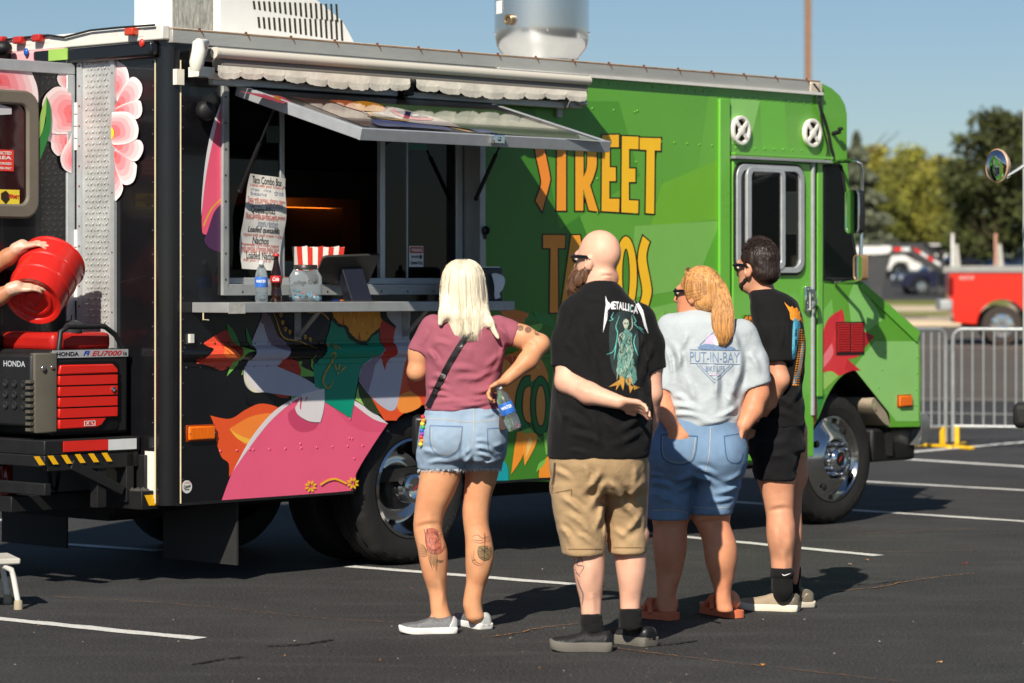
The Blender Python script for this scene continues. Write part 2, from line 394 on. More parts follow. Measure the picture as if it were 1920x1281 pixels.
# rub rail running along the flank: everything printed on the flank follows it
PROF = [(1.127,0),(1.129,.006),(1.155,.006),(1.160,.020),(1.175,.037),(1.195,.044),(1.215,.037),(1.230,.020),(1.235,.006),(1.252,.006),(1.254,0)]
def prof(u, z):
    if u < -1.57 or u > 2.72 or z <= PROF[0][0] or z >= PROF[-1][0]: return 0.0
    for (a,pa),(b,pb) in zip(PROF, PROF[1:]):
        if z <= b: return pa+(pb-pa)*(z-a)/(b-a)
    return 0.0
def flank_mesh(polys, cuts_u=()):
    """polys: list of (points (u,z), material index, offset) -> verts, faces following the flank profile"""
    V, Fc, mi = [], [], []
    for pts, m, off in polys:
        bm = bmesh.new(); vs = [bm.verts.new((a,0,b)) for a,b in pts]
        for t in tessellate_polygon([[Vector((a,b,0)) for a,b in pts]]):
            try: bm.faces.new([vs[i] for i in t])
            except ValueError: pass
        zs = [b for a,b in pts]; us = [a for a,b in pts]
        for z,_ in PROF:
            if min(zs) < z < max(zs): bmesh.ops.bisect_plane(bm, geom=bm.verts[:]+bm.edges[:]+bm.faces[:], plane_co=(0,0,z), plane_no=(0,0,1))
        for u in (-1.57, 2.72):
            if min(us) < u < max(us): bmesh.ops.bisect_plane(bm, geom=bm.verts[:]+bm.edges[:]+bm.faces[:], plane_co=(u,0,0), plane_no=(1,0,0))
        bm.verts.index_update(); o = len(V)
        V += [(v.co.x, -(prof(v.co.x, v.co.z)+off), v.co.z) for v in bm.verts]
        for f in bm.faces:
            idx = [v.index+o for v in f.verts]
            if f.normal.y > 0: idx.reverse()
            Fc.append(tuple(idx)); mi.append(m)
        bm.free()
    return V, Fc, mi
GROUPN = [0]
def flank_decal(name, items, parent=truck, base=None):
    """items: (rgb, pixel points, smooth?) drawn one over the other on the flank"""
    mats, idx, polys = [], {}, []
    if base is None: GROUPN[0] += 1; base = 0.0005+0.0007*GROUPN[0]
    for kl, it in enumerate(items):
        rgb, pts = it[0], it[1]; sm = it[2] if len(it) > 2 else True
        if rgb not in idx: idx[rgb] = len(mats); mats.append(wrap(rgb))
        P = cr(pts, 5) if sm else [p[:2] for p in pts]
        polys.append(([U(*p) for p in P], idx[rgb], base+0.00013*kl))
    V, Fc, mi = flank_mesh(polys)
    return mesh_obj(name, V, Fc, mats, parent, mi, None)
def plane_decal(name, items, P0, N, parent, base=0.001, rough=.32):
    mats, idx, V, Fc, mi = [], {}, [], [], []; N = Vector(N).normalized()
    for k, it in enumerate(items):
        rgb, pts = it[0], it[1]; sm = it[2] if len(it) > 2 else True
        if rgb not in idx: idx[rgb] = len(mats); mats.append(wrap(rgb, rough))
        P = cr(pts, 5) if sm else [p[:2] for p in pts]
        o = len(V); Q = [hit(p[0], p[1], P0, N)+N*(base+0.0006*k) for p in P]
        V += [tuple(q) for q in Q]
        for t in tessellate_polygon([[Vector((p[0],p[1],0)) for p in P]]): Fc.append(tuple(o+i for i in t)); mi.append(idx[rgb])
    return mesh_obj(name, V, Fc, mats, parent, mi, None)

# ---- flank sheet (black rear part, green front part), with the serving opening and the wheel arches cut out
W0, W1, WZ0, WZ1 = -1.290, 0.592, 1.535, 2.585            # serving opening
WC_R, WC_F, TR, VT = 0.12, 3.93, 0.425, 0.055            # wheel centres, tyre radius, tyre inset
ARC = [(0.17+0.53*math.cos(R(a)), max(ZB, 0.43+0.54*math.sin(R(a)))) for a in range(180, -1, -9)]
AF = [U(*p) for p in cr([(1496,866),(1505,845),(1520,810),(1535,782),(1550,745),(1572,711),(1597,695),(1621,700),(1643,722),(1658,748),(1668,782),(1668,801)], 3, False)]
UG = 0.665                                                  # black meets green here
nose = [U(*p) for p in [(1725,800),(1726,700),(1724,622),(1617,529)]]
post = [U(*p) for p in [(1611,524),(1600,420),(1591,335),(1588,300),(1588,215),(1584,196),(1575,180),(1560,166),(1542,157)]]
polys = [([(UB+.07,ZB),(W0,ZB),(W0,ZT),(UB+.07,ZT)], 0, 0),
         ([(W0,WZ1),(W1,WZ1),(W1,ZT),(W0,ZT)], 0, 0),
         ([(W0,ZB)]+ARC[:-1][0:]+[(0.70,ZB)]+[(UG,1.0)] if False else [(W0,ZB)]+[a for a in ARC if a[0] <= W1]+[(W1,WZ0),(W0,WZ0)], 0, 0),
         ([a for a in ARC if a[0] > W1]+[(UG+.1,ZB),(UG+.1,ZT),(W1,ZT),(W1,1.0)], 1, 0),
         ([(UG+.1,ZB)]+AF+nose+post+[(3.72,ZT),(UG+.1,ZT)], 1, 0)]
V, Fc, mi = flank_mesh(polys)
fl = mesh_obj('side_panel', V, Fc, [M_BLACKP, M_GREEN], truck, mi, 30)
Vf = [(x, TW, z) for x, y, z in V]; mesh_obj('side_panel', Vf, [f[::-1] for f in Fc], [M_BLACKP, M_GREEN], truck, mi, 30)
# cab shell across the width: hood front, hood top, windscreen, brow
m = MB()
sil = [U(*p) for p in [(1668,801),(1725,800),(1726,700),(1724,622),(1617,529)]]
for a, b in zip(sil, sil[1:]): m.add([(a[0],0.001,a[1]),(b[0],0.001,b[1]),(b[0],TW,b[1]),(a[0],TW,a[1])], [(0,1,2,3)])
hood = m.build('hood', M_GREEN2, truck, 30)
m = MB(); m.add([(post[0][0],0.03,post[0][1]),(post[3][0],0.03,post[3][1]),(post[3][0],TW-.03,post[3][1]),(post[0][0],TW-.03,post[0][1])], [(0,1,2,3)]); m.build('windscreen', M_GLASS, truck, None)
m = MB()
for a, b in zip(post[3:], post[4:]+[(3.70, 2.862)]): m.add([(a[0],0.001,a[1]),(b[0],0.001,b[1]),(b[0],TW,b[1]),(a[0],TW,a[1])], [(0,1,2,3)])
m.build('cab_brow', M_GREEN2, truck, 60)
# structure behind the skin
m = MB(); m.box((UB+.01,0.02,2.80),(3.74,TW-.02,2.868)); m.build('roof', M_WHITEP, truck, 40, 0.01)
m = MB(); m.box((UB+.05,0.09,ZB+.03),(3.2,TW-.05,ZB+.10)); m.box((UB+.02,0.45,0.36),(4.6,0.62,0.46)); m.box((UB+.02,1.6,0.36),(4.6,1.78,0.46))
m.box((0.0,0.4,0.34),(0.24,1.85,0.5)); m.box((3.8,0.4,0.36),(4.05,1.85,0.46)); m.box((-1.5,0.7,0.30),(-0.6,1.5,0.42)); m.box((0.9,0.5,0.30),(2.2,1.2,0.5)); m.box((3.2,0.3,.45),(4.7,1.9,.9)); m.build('chassis', M_DARK, truck, 40)
m = MB(); m.box((UB+.06,0.5,1.0),(2.6,TW-.1,1.02)); m.box((UB+.06,1.75,0.5),(2.6,1.8,2.79)); m.box((2.6,0.1,0.5),(2.64,TW-.05,2.79)); m.box((UB+.06,.05,2.74),(2.6,1.8,2.78)); m.build('galley_lining', mat('galley_black', (44,44,46), 0.5), truck, 40)
m = MB(); m.box((-0.75,1.45,1.55),(0.9,1.74,2.02)); m.box((-0.75,1.15,0.95),(0.9,1.74,1.42)); m.cyl((.15,1.2,1.42),(.15,1.2,1.60),.07,n=16); m.box((.35,1.25,1.42),(.6,1.5,1.7)); m.build('cooking_line', M_STEEL, truck, 40, 0.008)
m = MB(); hp = UV(600,385,1.45); m.box((hp.x-.22,1.40,hp.z+.05),(hp.x+.22,1.44,hp.z+.07)); hl = m.build('heat_lamp', mat('heat_lamp_glow', (255,150,60), 0.5, emit=(255,120,30), estr=6.0), truck, None)
m = MB(); m.box((hp.x-.45,1.30,hp.z+.035),(hp.x+.5,1.36,hp.z+.20)); m.box((hp.x-.45,1.36,hp.z+.12),(hp.x+.5,1.74,hp.z+.14)); m.build('extractor_hood', mat('dull_steel',(120,120,120),.4,.6), truck, 40, .005)
m = MB(); m.box((hp.x-.6,1.735,1.5),(hp.x+.6,1.745,hp.z+.12)); m.build('backsplash', mat('dull_steel',(120,120,120),.4,.6), truck)
# wheel housings
for uc, rr in ((0.17,0.56),(3.94,0.60)):
    m = MB(); n = 18; V = []; 
    for k in range(n+1):
        a = math.pi*k/n; V += [(uc+rr*math.cos(a),0.022,0.42+rr*math.sin(a)),(uc+rr*math.cos(a),0.65,0.42+rr*math.sin(a))]
    m.add(V, [(2*k,2*k+1,2*k+3,2*k+2) for k in range(n)]); m.box((uc-rr,0.64,0.40),(uc+rr,0.66,0.42+rr)); m.build('wheel_housing', M_DARK, truck, 60)
# skirt lip
for ua_, ub_ in ((UB+.06,-.38),(.72,3.50)): m = MB(); m.box((ua_,-0.004,ZB-.012),(ub_,0.03,ZB+.002)); m.build('skirt_lip', M_BLACKM, truck, 40)

# ---- corner post, trims, rear wall
m = MB(); r_ = 0.085; V = []
for k in range(13):
    a = R(180+90*k/12); V += [(UB+r_+r_*math.cos(a), r_+r_*math.sin(a)-.004, ZB-.01), (UB+r_+r_*math.cos(a), r_+r_*math.sin(a)-.004, 2.80)]
m.add(V, [(2*k,2*k+2,2*k+3,2*k+1) for k in range(12)]); m.build('corner_post', M_BLACKP, truck, 80)
M_BRASS = mat('cream_seal', (205,190,155), 0.6)
m = MB(); m.cyl((UB+.088,-0.004,ZB),(UB+.088,-0.004,2.70),0.0045,n=8); m.build('seal_strip', M_BRASS, truck)
m = MB(); m.cyl((UB-.003,0.088,ZB),(UB-.003,0.088,2.70),0.0045,n=8); m.build('seal_strip', M_BRASS, truck)
DV0, DV1 = 0.735, 1.50                                   # rear doorway
m = MB(); m.box((UB,0.085,ZB),(UB+.03,DV0,2.79)); m.box((UB,DV1,ZB),(UB+.03,TW,2.79)); m.box((UB,DV0,2.72),(UB+.03,DV1,2.79)); m.build('rear_wall', M_BLACKP, truck)
m = MB(); m.box((UB+.05,DV0-.05,ZB),(UB+.07,DV1+.05,2.74)); m.build('sun_block_panel', M_DARK, truck)  # dark panel added behind the doorway to keep sun out of the galley
# tread plate with raised lugs
pv0, pz1 = BV(215,103); pv1 = BV(152,110)[0]; pz0 = 0.98
m = MB(); m.box((UB-.012,pv0,pz0),(UB,pv1,2.735)); m.box((UB-.020,pv0-.02,pz0),(UB-.002,pv0+.012,2.735),1); m.box((UB-.02,pv1-.03,pz0),(UB-.002,pv1+.012,2.735),1)
row = 0; z = pz0+.02
while z < 2.72:
    nn = 7
    for k in range(nn):
        v = pv0+.035+(pv1-pv0-.085)*(k+(0.5 if row % 2 else 0))/nn; sgn = 1 if (k+row) % 2 else -1
        a = Vector((UB-.012, v-.011, z+.011*sgn)); b = Vector((UB-.012, v+.011, z-.011*sgn)); mid = (a+b)/2+Vector((-.007,0,0)); q = Vector((0,.0036*sgn,.0036))
        m.add([a, mid+q, b, mid-q], [(0,1,3),(1,2,3)])
    z += .030; row += 1
m.build('tread_plate', [mat('tread_plate_alu', (190,192,190), 0.42, 0.35, var=0.22, vscale=7, bump=0.05), M_ALU], truck, None)
m = MB()
for k in range(17): m.ell((UB-.021, pv1-.010, 1.02+k*.105), (.003,.006,.006), 8, 5)
tag(m.build('screw_row', M_RUST, truck), kind='stuff'); m = MB()
for k in range(6): m.ell((UB-.021, pv0-.004, 1.1+k*.31), (.002,.005,.005), 8, 5)
tag(m.build('screw_row', M_RIVET, truck), kind='stuff')
m = MB()
for k in range(18): m.ell((UB-.001, 0.112, 0.6+k*.123), (.003,.006,.006), 8, 5)
tag(m.build('rivet_row', M_RIVET, truck), kind='stuff')
# flower printed on the rear wall
K6 = lambda p: cp(0,100,4.269,p)
PETC = ((1.0,(240,222,220)),(.87,(236,196,196)),(.73,(238,170,174)),(.56,(236,142,148)),(.38,(232,112,118)),(.2,(232,88,86)))
def petals(kk, groups):
    out = []
    for (bx, by), P in groups:
        for f, c in PETC: out.append((c, kk([(bx+(x-bx)*f, by+(y-by)*f) for x, y in P])))
    return out
back_fl = petals(K6, [((915,300),[(918,60),(960,75),(1010,110),(1034,190),(1022,260),(960,350),(915,400),(880,250)]), ((930,440),[(1030,215),(1080,190),(1130,230),(1145,290),(1122,360),(1060,410),(960,450),(965,330)]), ((920,470),[(1110,375),(1145,420),(1142,490),(1100,527),(1030,505),(930,490),(950,430)]),
    ((915,900),[(992,1040),(992,1110),(960,1162),(915,1178),(890,1000),(915,800)]), ((915,780),[(1092,870),(1112,930),(1092,1020),(1040,1054),(990,1032),(940,900),(910,760)]), ((915,720),[(1110,692),(1162,720),(1168,780),(1132,850),(1080,864),(1000,810),(910,720)]), ((905,640),[(880,490),(1000,468),(1080,488),(1132,580),(1132,650),(1110,694),(1020,730),(900,720),(870,600)])])
back_fl += [((246,204,44), K6(circ(912,640,32,50)))]
def clipx(items, x0):   # keep the flower clear of the tread plate
    return [(c, [(max(p[0], x0), p[1]) for p in cr(P, 3)], False) for c, P in items]
plane_decal('flower_print', clipx(back_fl, 216), (UB,0,0), (-1,0,0), truck)

# ---- rear header: white gutter, black band, lamps, wiring
m = MB()
for a, b, h0, h1, v0 in ((-.03,.02,2.80,2.875,0.0),): m.box((UB+a,v0,h0),(UB+b,TW,h1))
m.build('rear_gutter', M_WHITEP, truck, 40, 0.008)
m = MB(); m.box((UB-.055,0.06,2.715),(UB,0.75,2.795)); m.prism([(0.75,2.715),(1.05,2.745),(1.05,2.795),(0.75,2.795)], lambda a,b,d:(d,a,b), UB-.055, UB); m.build('rear_header', M_BLACKP, truck, 40, 0.015)
m = MB(); m.prism([(0.76,2.70),(TW,2.70),(TW,2.80),(0.80,2.80)], lambda a,b,d:(d,a,b), UB-.045, UB-.002); m.build('rear_header', wrap((236,170,175)), truck, 40, 0.01)
m = MB(); m.box((UB-.062,0.74,2.735),(UB-.056,0.9,2.795)); m.build('header_print', wrap((150,190,90)), truck, None)
for px, py, c in ((250,60,(190,60,30)),(40,76,(180,40,30)),(75,72,(180,40,30)),(5,76,(180,40,30))):
    v, z = BV(px, py, UB-.04); m = MB(); m.box((UB-.075,v-.035,z-.02),(UB-.03,v+.035,z+.02)); lp = m.build('clearance_lamp', mat('lamp_red_%d' % c[0], c, 0.2, coat=0.5), truck, 40, 0.008)
    m = MB(); m.box((UB-.032,v-.07,z-.026),(UB-.02,v+.045,z+.012)); m.build('lamp_base', M_WHITEP, lp)
for px, py, c in ((266,81,(200,50,40)),(49,98,(30,90,170))):
    v, z = BV(px, py, UB-.058); m = MB(); m.ell((UB-.058,v,z),(.012,.018,.022)); m.build('marker_lamp', mat('lamp_%d' % c[2], c, 0.2, coat=.6), truck)
m = MB(); pts = [hit(*p, (UB-.045,0,0), (1,0,0)) for p in [(-40,80),(30,72),(90,66),(120,70),(170,57),(220,52),(290,47)]]; m.tube(pts, .006, 6); m.build('roof_wire', M_RUBBER, truck, 80)
m = MB(); v, z = BV(5,103,UB-.08); m.box((UB-.14,v-.03,z-.03),(UB-.05,v+.1,z+.04)); m.ell((UB-.13,v-.07,z+.03),(.05,.05,.04)); m.build('rear_camera', M_BLACKM, truck)

# ---- rear door, swung open
VD = 0.735
door = MB(); u0, z1 = U(147,124,VD); u0 = UB-.03; dz0, dz1 = 0.62, 2.70
door.box((UB-.82,VD,dz0),(u0,VD+.035,dz1)); door = door.build('rear_door', M_BLACKP, truck)
m = MB(); m.box((UB-.84,VD-.012,2.655),(u0+.01,VD+.04,2.715)); m.box((u0-.045,VD-.012,dz0),(u0+.01,VD+.04,2.654)); m.box((UB-.84,VD-.012,dz0),(UB-.80,VD+.04,2.654)); m.build('door_frame', M_ALU, door, 40, .004)
def rrect(x0, y0, x1, y1, r, n=6):
    P = []
    for cx_, cy_, a in ((x1-r,y1-r,0),(x0+r,y1-r,90),(x0+r,y0+r,180),(x1-r,y0+r,270)): P += [(cx_+r*math.cos(R(a+90*k/n)), cy_+r*math.sin(R(a+90*k/n))) for k in range(n+1)]
    return P
def ring(mb, P, Q, fn, d0, d1, mi=0):       # frame between two matching outlines
    n = len(P); V = [fn(a,b,d0) for a,b in P]+[fn(a,b,d0) for a,b in Q]+[fn(a,b,d1) for a,b in P]+[fn(a,b,d1) for a,b in Q]; Fc = []
    for i in range(n):
        j = (i+1) % n
        Fc += [(i,j,n+j,n+i),(2*n+i,3*n+i,3*n+j,2*n+j),(i,2*n+i,2*n+j,j),(n+i,n+j,3*n+j,3*n+i)]
    mb.add(V, Fc, mi)
FN = lambda a,b,d: (a, d, b)
wu1, wz1 = U(68,172,VD); wz0 = U(68,411,VD)[1]; wu0 = wu1-.62
m = MB(); ring(m, rrect(wu0,wz0,wu1,wz1,.09), rrect(wu0+.075,wz0+.075,wu1-.075,wz1-.075,.045), FN, VD-.03, VD-.001); dw = m.build('door_window', mat('taupe_plastic', (104,98,86), 0.6), door, 30, .012)
m = MB(); m.prism(rrect(wu0+.06,wz0+.06,wu1-.06,wz1-.06,.05), FN, VD-.008, VD-.002); m.build('pane', mat('reflection_tint_glass', (46,22,24), 0.08, var=.4, vscale=3), dw, None)  # maroon tint puts a dark reflection into the pane colour
u, z = U(12,301,VD-.01); m = MB(); m.box((u-.115,VD-.012,z-.055),(u+.045,VD-.009,z+.055)); st = m.build('warning_sticker', wrap((214,52,44)), dw, None)
for k, (t, hh) in enumerate((('RESTRICTED',.017),('AREA',.017),('AUTHORIZED',.012),('EMPLOYEES ONLY',.012))):
    text_obj('sticker_text', t, .02, (u-.035,VD-.0135,z+.038-k*.024-(0.006 if k>1 else 0)), (1,0,0), (0,0,1), wrap((235,225,215)), dw, .0006, width=.13, height=hh)
u, z = U(16,374,VD-.01); m = MB(); m.box((u-.13,VD-.012,z-.05),(u+.068,VD-.009,z+.05)); m.build('permit_sticker', wrap((226,204,60)), dw, None)
text_obj('sticker_text', 'PERMIT', .03, (u+.03,VD-.0135,z+.015), (1,0.0,-.1), (0,0,1), wrap((200,40,40)), dw, .001, width=.07, height=.02)
m = MB(); m.prism([(u-.05,z+.03),(u-.02,z+.045),(u+.0,z+.03),(u+.005,z),(u-.02,z-.025),(u-.05,z)], FN, VD-.0135, VD-.0125); m.build('sticker_emblem', wrap((50,38,30)), dw, None)
u, z = U(8,208,VD-.01); m = MB(); m.prism([(u-.1,z+.02),(u-.03,z+.032),(u+.045,z+.016),(u+.045,z-.016),(u-.02,z-.022),(u-.1,z-.015)], FN, VD-.012, VD-.009); m.build('torn_sticker', wrap((190,190,192)), dw, None)
K6b = lambda p: cp(0,100,4.269,p)
df = petals(K6b, [((590,250),[(456,180),(470,250),(520,290),(590,320),(600,160),(540,120)]), ((590,740),[(372,690),(400,712),(405,762),(440,812),(482,812),(560,700),(590,600),(400,560)]), ((600,500),[(328,440),(345,350),(400,290),(450,268),(520,283),(590,330),(600,560),(560,640),(400,640),(385,560)]), ((600,860),[(600,640),(520,720),(472,815),(475,880),(500,930),(560,962),(600,960)])])
df = [(c, [(min(p[0],131.0), p[1]) for p in cr(P,3)], False) for c, P in df]
df2 = petals(K6b, [((-60,215),[(-80,110),(200,110),(272,200),(302,300),(300,405),(240,330),(-80,330)])]); df2 = [(c, [(p[0], max(p[1], 131.5)) for p in cr(P,3)], False) for c, P in df2]
plane_decal('flower_print', df2+df+[((150,190,90), K6b([(355,345,1),(320,440),(294,550,1),(294,690,1),(330,600),(352,460)])),((28,120,52), K6b([(355,345,1),(385,440),(388,600),(355,720),(300,860,1),(297,690,1),(345,560),(352,440)]))], (0,VD,0), (0,-1,0), door)
for py0, py1 in ((192,283),(430,565)):
    z0 = UV(143,py1,VD).z; z1 = UV(143,py0,VD).z; m = MB()
    for k in range(4): m.cyl((UB-.012,VD-.012,z0+(z1-z0)*k/4+.003),(UB-.012,VD-.012,z0+(z1-z0)*(k+1)/4-.003),.016,n=12)
    m.build('hinge', mat('white_hinge', (222,220,214), .4), door)

# ---- rear rack, bumper, steps, mud flap
m = MB(); m.box((UB-.62,.20,0.70),(UB-.01,1.5,0.775)); m.box((UB-.62,.2,.64),(UB-.56,1.5,.7)); m.build('rear_rack', M_BLACKM, truck, 40, .006)
u1, z1 = U(255,803,.195); u0, _ = U(118,815,.195); um = U(202,808,.195)[0]
m = MB(); m.box((u0,.190,.715),(um,.194,.768),0); m.box((um,.190,.712),(u1,.194,.766),1); m.build('reflective_tape', [mat('tape_red',(205,40,30),.3), mat('tape_white',(205,208,208),.3)], truck, None)
m = MB(); ua, za = U(85,838,.195)
for k in range(6):
    a = ua-.04+k*.085; m.add([(a,.191,.655),(a+.035,.191,.655),(a+.0,.191,.70),(a-.035,.191,.70)], [(0,1,2,3)])
m.build('hazard_tape', mat('tape_yellow',(240,180,20),.4), truck, None)
m = MB(); m.box((UB-.60,.20,.62),(UB-.02,.24,.70)); m.box((UB-.62,.198,.50),(UB-.58,1.4,.56)); m.beam((UB-.12,.22,.5),(UB-.45,.22,.65),.05,.05); m.box((UB-.10,.2,.44),(UB-.05,.28,.70)); m.box((UB-.28,.21,.42),(UB-.22,.27,.70)); m.box((UB-.6,.5,.40),(UB+.05,.62,.48)); m.box((UB-.02,.15,.44),(UB+.02,1.9,.68)); m.build('rack_support', M_BLACKM, truck, 40, .004)
su1, sz1 = U(298,932,.10); su0, _ = U(266,940,.10); sv = BV(206,930,su0)[0]
m = MB(); m.box((su0,.10,.405),(su1,.10+.42,.50)); stp = m.build('rear_step', M_BLACKM, truck, 40, .004)
m = MB()
for i in range(160):
    a, b = random.uniform(su0,su1), random.uniform(.11,.50); s = random.uniform(.006,.013); m.add([(a-s,b-s,.5),(a+s,b-s,.5),(a+s,b+s,.5),(a-s,b+s,.5),(a,b,.5+s*1.4)], [(0,1,4),(1,2,4),(2,3,4),(3,0,4)])
m.build('grip_teeth', mat('worn_steel',(96,92,86),.5,.6), stp, None)
m = MB(); w_ = (su1-su0)
for k in range(3):
    a = su0+.015+k*w_*.31; m.add([(a+.03,.0975,.425),(a+.065,.0975,.425),(a+.035,.0975,.48),(a,.0975,.48)], [(0,1,2,3)])
m.build('hazard_tape', MATS['tape_yellow'], stp, None)
m = MB(); m.add([(UB+.02,.07,.44),(UB+.02,.12,.44),(UB+.02,.19,.68),(UB+.02,.07,.68)],[(0,1,2,3)]); m.box((UB-.004,.09,.46),(UB+.0,.17,.70)); m.build('reflector_strip', M_WHITEP, truck, None)
mu, mz = U(447,1060,.06)
for va, vb in ((.06,.66),(1.5,2.1)): m = MB(); m.box((mu-.012,va,.085),(mu,vb,.50)); m.build('mud_flap', mat('mud_flap_rubber',(38,38,38),.8,var=.25), truck)
m = MB(); pv, pz = BV(240,880,UB+.05); m.cyl((UB-.03,.42,.56),(UB+.2,.42,.56),.055,n=16); m.box((UB-.01,.30,.47),(UB+.04,.60,.66)); m.build('tail_pipe_bracket', mat('grimy_cream',(150,140,120),.8,var=.3), truck)
m = MB(); v, z = BV(8,900,UB-.3); m.box((UB-.34,v-.06,z-.12),(UB-.28,v+.14,z+.10)); m.build('tail_lamp', mat('tail_red',(120,18,14),.2,coat=.6), truck, 40, .02)
m = MB(); m.tube([(UB-.2,.7,.66),(UB-.22,.69,.58),(UB-.2,.7,.5),(UB-.15,.72,.48),(UB-.12,.74,.56),(UB-.14,.72,.64)], .012, 8); m.build('hanging_hose', M_RUBBER, truck, 80)

# ---- roof rail along the side, roof gear
m = MB(); m.prism([(-.022,2.785),(-.022,2.855),(.05,2.872),(.05,2.785)], lambda a,b,d:(d,a,b), UB+.02, 3.70); m.build('roof_rail', mat('weathered_rail',(176,176,170),.55,.35,var=.16,vscale=5,bump=.1,stretch=(.3,1,1)), truck, 30, .004)
m = MB(); m.box((UB+.02,-.024,2.853),(3.70,.0,2.860)); m.build('rust_line', mat('rusty_seal',(150,118,84),.8,var=.35,vscale=14), truck)
m = MB()
for k in range(17):
    u = UB+.2+k*.315; m.tube([(u,-.02,2.862),(u+.01,-.028,2.85),(u+.02,-.026,2.835)], .003, 5); m.ell((u,-.02,2.865),(.008,.008,.006))
tag(m.build('rail_clips', M_RUST, truck), kind='stuff')
m = MB(); m.box((0.72,-.034,2.768),(3.72,-.001,2.786)); m.build('rain_strip', M_WHITEP, truck)
# rivets
m = MB()
def rivets(a, b, n, v=0.0):
    for k in range(n):
        t = k/(n-1); p = Vector(U(*a)).lerp(Vector(U(*b)), t); m.ell((p.x, -v-.001-prof(p.x,p.y), p.y), (.0075,.004,.0075), 8, 5)
for a, b, n in (((1125,155),(1335,172),14),((1375,183),(1535,195),12),((1355,190),(1348,540),20),((1240,266),(1335,273),5),((1120,335),(1120,400),2),((1195,208),(1190,400),3),((1070,200),(1190,210),4),((1380,277),(1520,283),9),
                ((1527,640),(1527,760),5),((1720,640),(1716,790),6),((1660,660),(1640,760),4)): rivets(a, b, n)
tag(m.build('rivet_row', M_GREEN2, truck), kind='stuff'); m = MB()
for a, b, n in (((413,846),(680,836),10),((468,843),(655,822),3),((656,786),(664,860),3)): rivets(a, b, n)
tag(m.build('rivet_row', wrap((225,92,125)), truck), kind='stuff'); m = MB()
for a, b, n in (((343,200),(343,640),12),((343,660),(343,900),5),((350,690),(620,684),12),((350,645),(620,643),12)): rivets(a, b, n)
tag(m.build('rivet_row', M_RIVET, truck), kind='stuff')
# air conditioner
av = .35; au0 = U(412,40,av)[0]; au1 = U(672,70,av)[0]; atop = U(610,0,av)[0]
pA = [(au0,2.86),(au1,2.86),(au1-.04,2.92),(au1-.12,3.02),(atop+.0,3.09),(atop-.16,3.17),(au0+.1,3.2),(au0,3.2)]
m = MB(); m.prism(pA, FN, av, av+.72); ac = m.build('air_conditioner', mat('ac_white',(232,231,226),.35,var=.05), truck, 40, .03, 3)
m = MB(); m.box((au0-.02,av+.05,2.87),(au0-.004,av+.37,3.19)); m.build('coil_grille', mat('condenser_fins',(142,142,134),.6,.4,var=.5,vscale=55,stretch=(1,1,.25),bump=.6,bscale=90), ac)
m = MB(); m.box((au0-.03,av-.004,2.865),(au1+.03,av+.74,2.885)); m.build('base_tray', M_WHITEP, ac)
for r0, (ya, yb) in enumerate(((2,28),(32,66))):
    for k in range(17):
        px = 475+k*9.7+(9 if r0 else 0); ut, zt = U(px,ya+1.2*k*.3,av); ub_, zb = U(px+2,yb*.55+k*1.5+(16 if r0 else 2),av)
        if zt < 2.95 or zt <= zb+.01: continue
        m = MB(); m.hexa([(ut-.006,av-.002,zt),(ut+.008,av-.002,zt),(ut+.008,av+.001,zt),(ut-.006,av+.001,zt)],[(ub_-.006,av-.002,zb),(ub_+.008,av-.002,zb),(ub_+.008,av+.001,zb),(ub_-.006,av+.001,zb)]); m.build('louvre_slot', mat('slot_dark',(52,48,26),.8), ac, None)
# exhaust fan
fu = U(1016,110,.95)[0]; fv = .95; S = .297
m = MB(); m.lathe([(S*.77,2.865),(S*.77,2.95),(S*.78,2.975),(S*.93,3.03),(S*.99,3.09),(S,3.15),(S,3.48),(S*.9,3.5),(S*.9,3.4)], (fu,fv,0), n=64); fan = m.build('exhaust_fan', mat('spun_aluminium',(214,216,217),.2,.95,var=.05,vscale=4,bump=.015,stretch=(1,1,.2)), truck, 50)
m = MB(); m.lathe([(S*.8,2.868),(S*.82,2.87),(S*.82,2.9),(S*.78,2.9)], (fu,fv,0), n=48); m.build('fan_curb', M_ALU, fan)
def onfan(px, py): # point on the drum facing the lens
    k = (px-1016)/91.0; a = math.asin(max(-.99,min(.99,k))); wx, wy = math.sin(a), -math.cos(a); return Vector((fu+S*(wx*cP+wy*sP), fv+S*(-wx*sP+wy*cP), 0)), Vector((wx*cP+wy*sP, -wx*sP+wy*cP, 0))
p, n_ = onfan(957,30); zz = U(957,30,fv-.2)[1]; m = MB(); m.lathe([(.034,0),(.034,.03),(.028,.034),(.02,.03),(.02,.02),(0,.02)], p+Vector((0,0,zz)), n_, 20); m.beam(p+n_*.028+Vector((0,0,zz-.018)), p+n_*.028+Vector((0,0,zz+.018)), .008,.008); m.build('inspection_port', mat('port_brass',(120,104,80),.4,.6), fan)
p, n_ = onfan(935,5); tt = Vector((0,0,1)).cross(n_); zz = U(935,4,fv-.2)[1]; m = MB(); c_ = p+n_*.002+Vector((0,0,zz)); m.add([c_-tt*.04-Vector((0,0,.03)), c_+tt*.04-Vector((0,0,.03)), c_+tt*.04+Vector((0,0,.05)), c_-tt*.04+Vector((0,0,.05))],[(0,1,2,3)]); m.build('rating_label', mat('paper_label',(220,220,216),.6), fan, None)
m = MB()
for px in (1026,1105,926): 
    p, n_ = onfan(px,45); m.ell(p+n_*.002+Vector((0,0,3.12)),(.007,.007,.007),8,5)
m.build('fan_bolt', M_CHROME, fan)

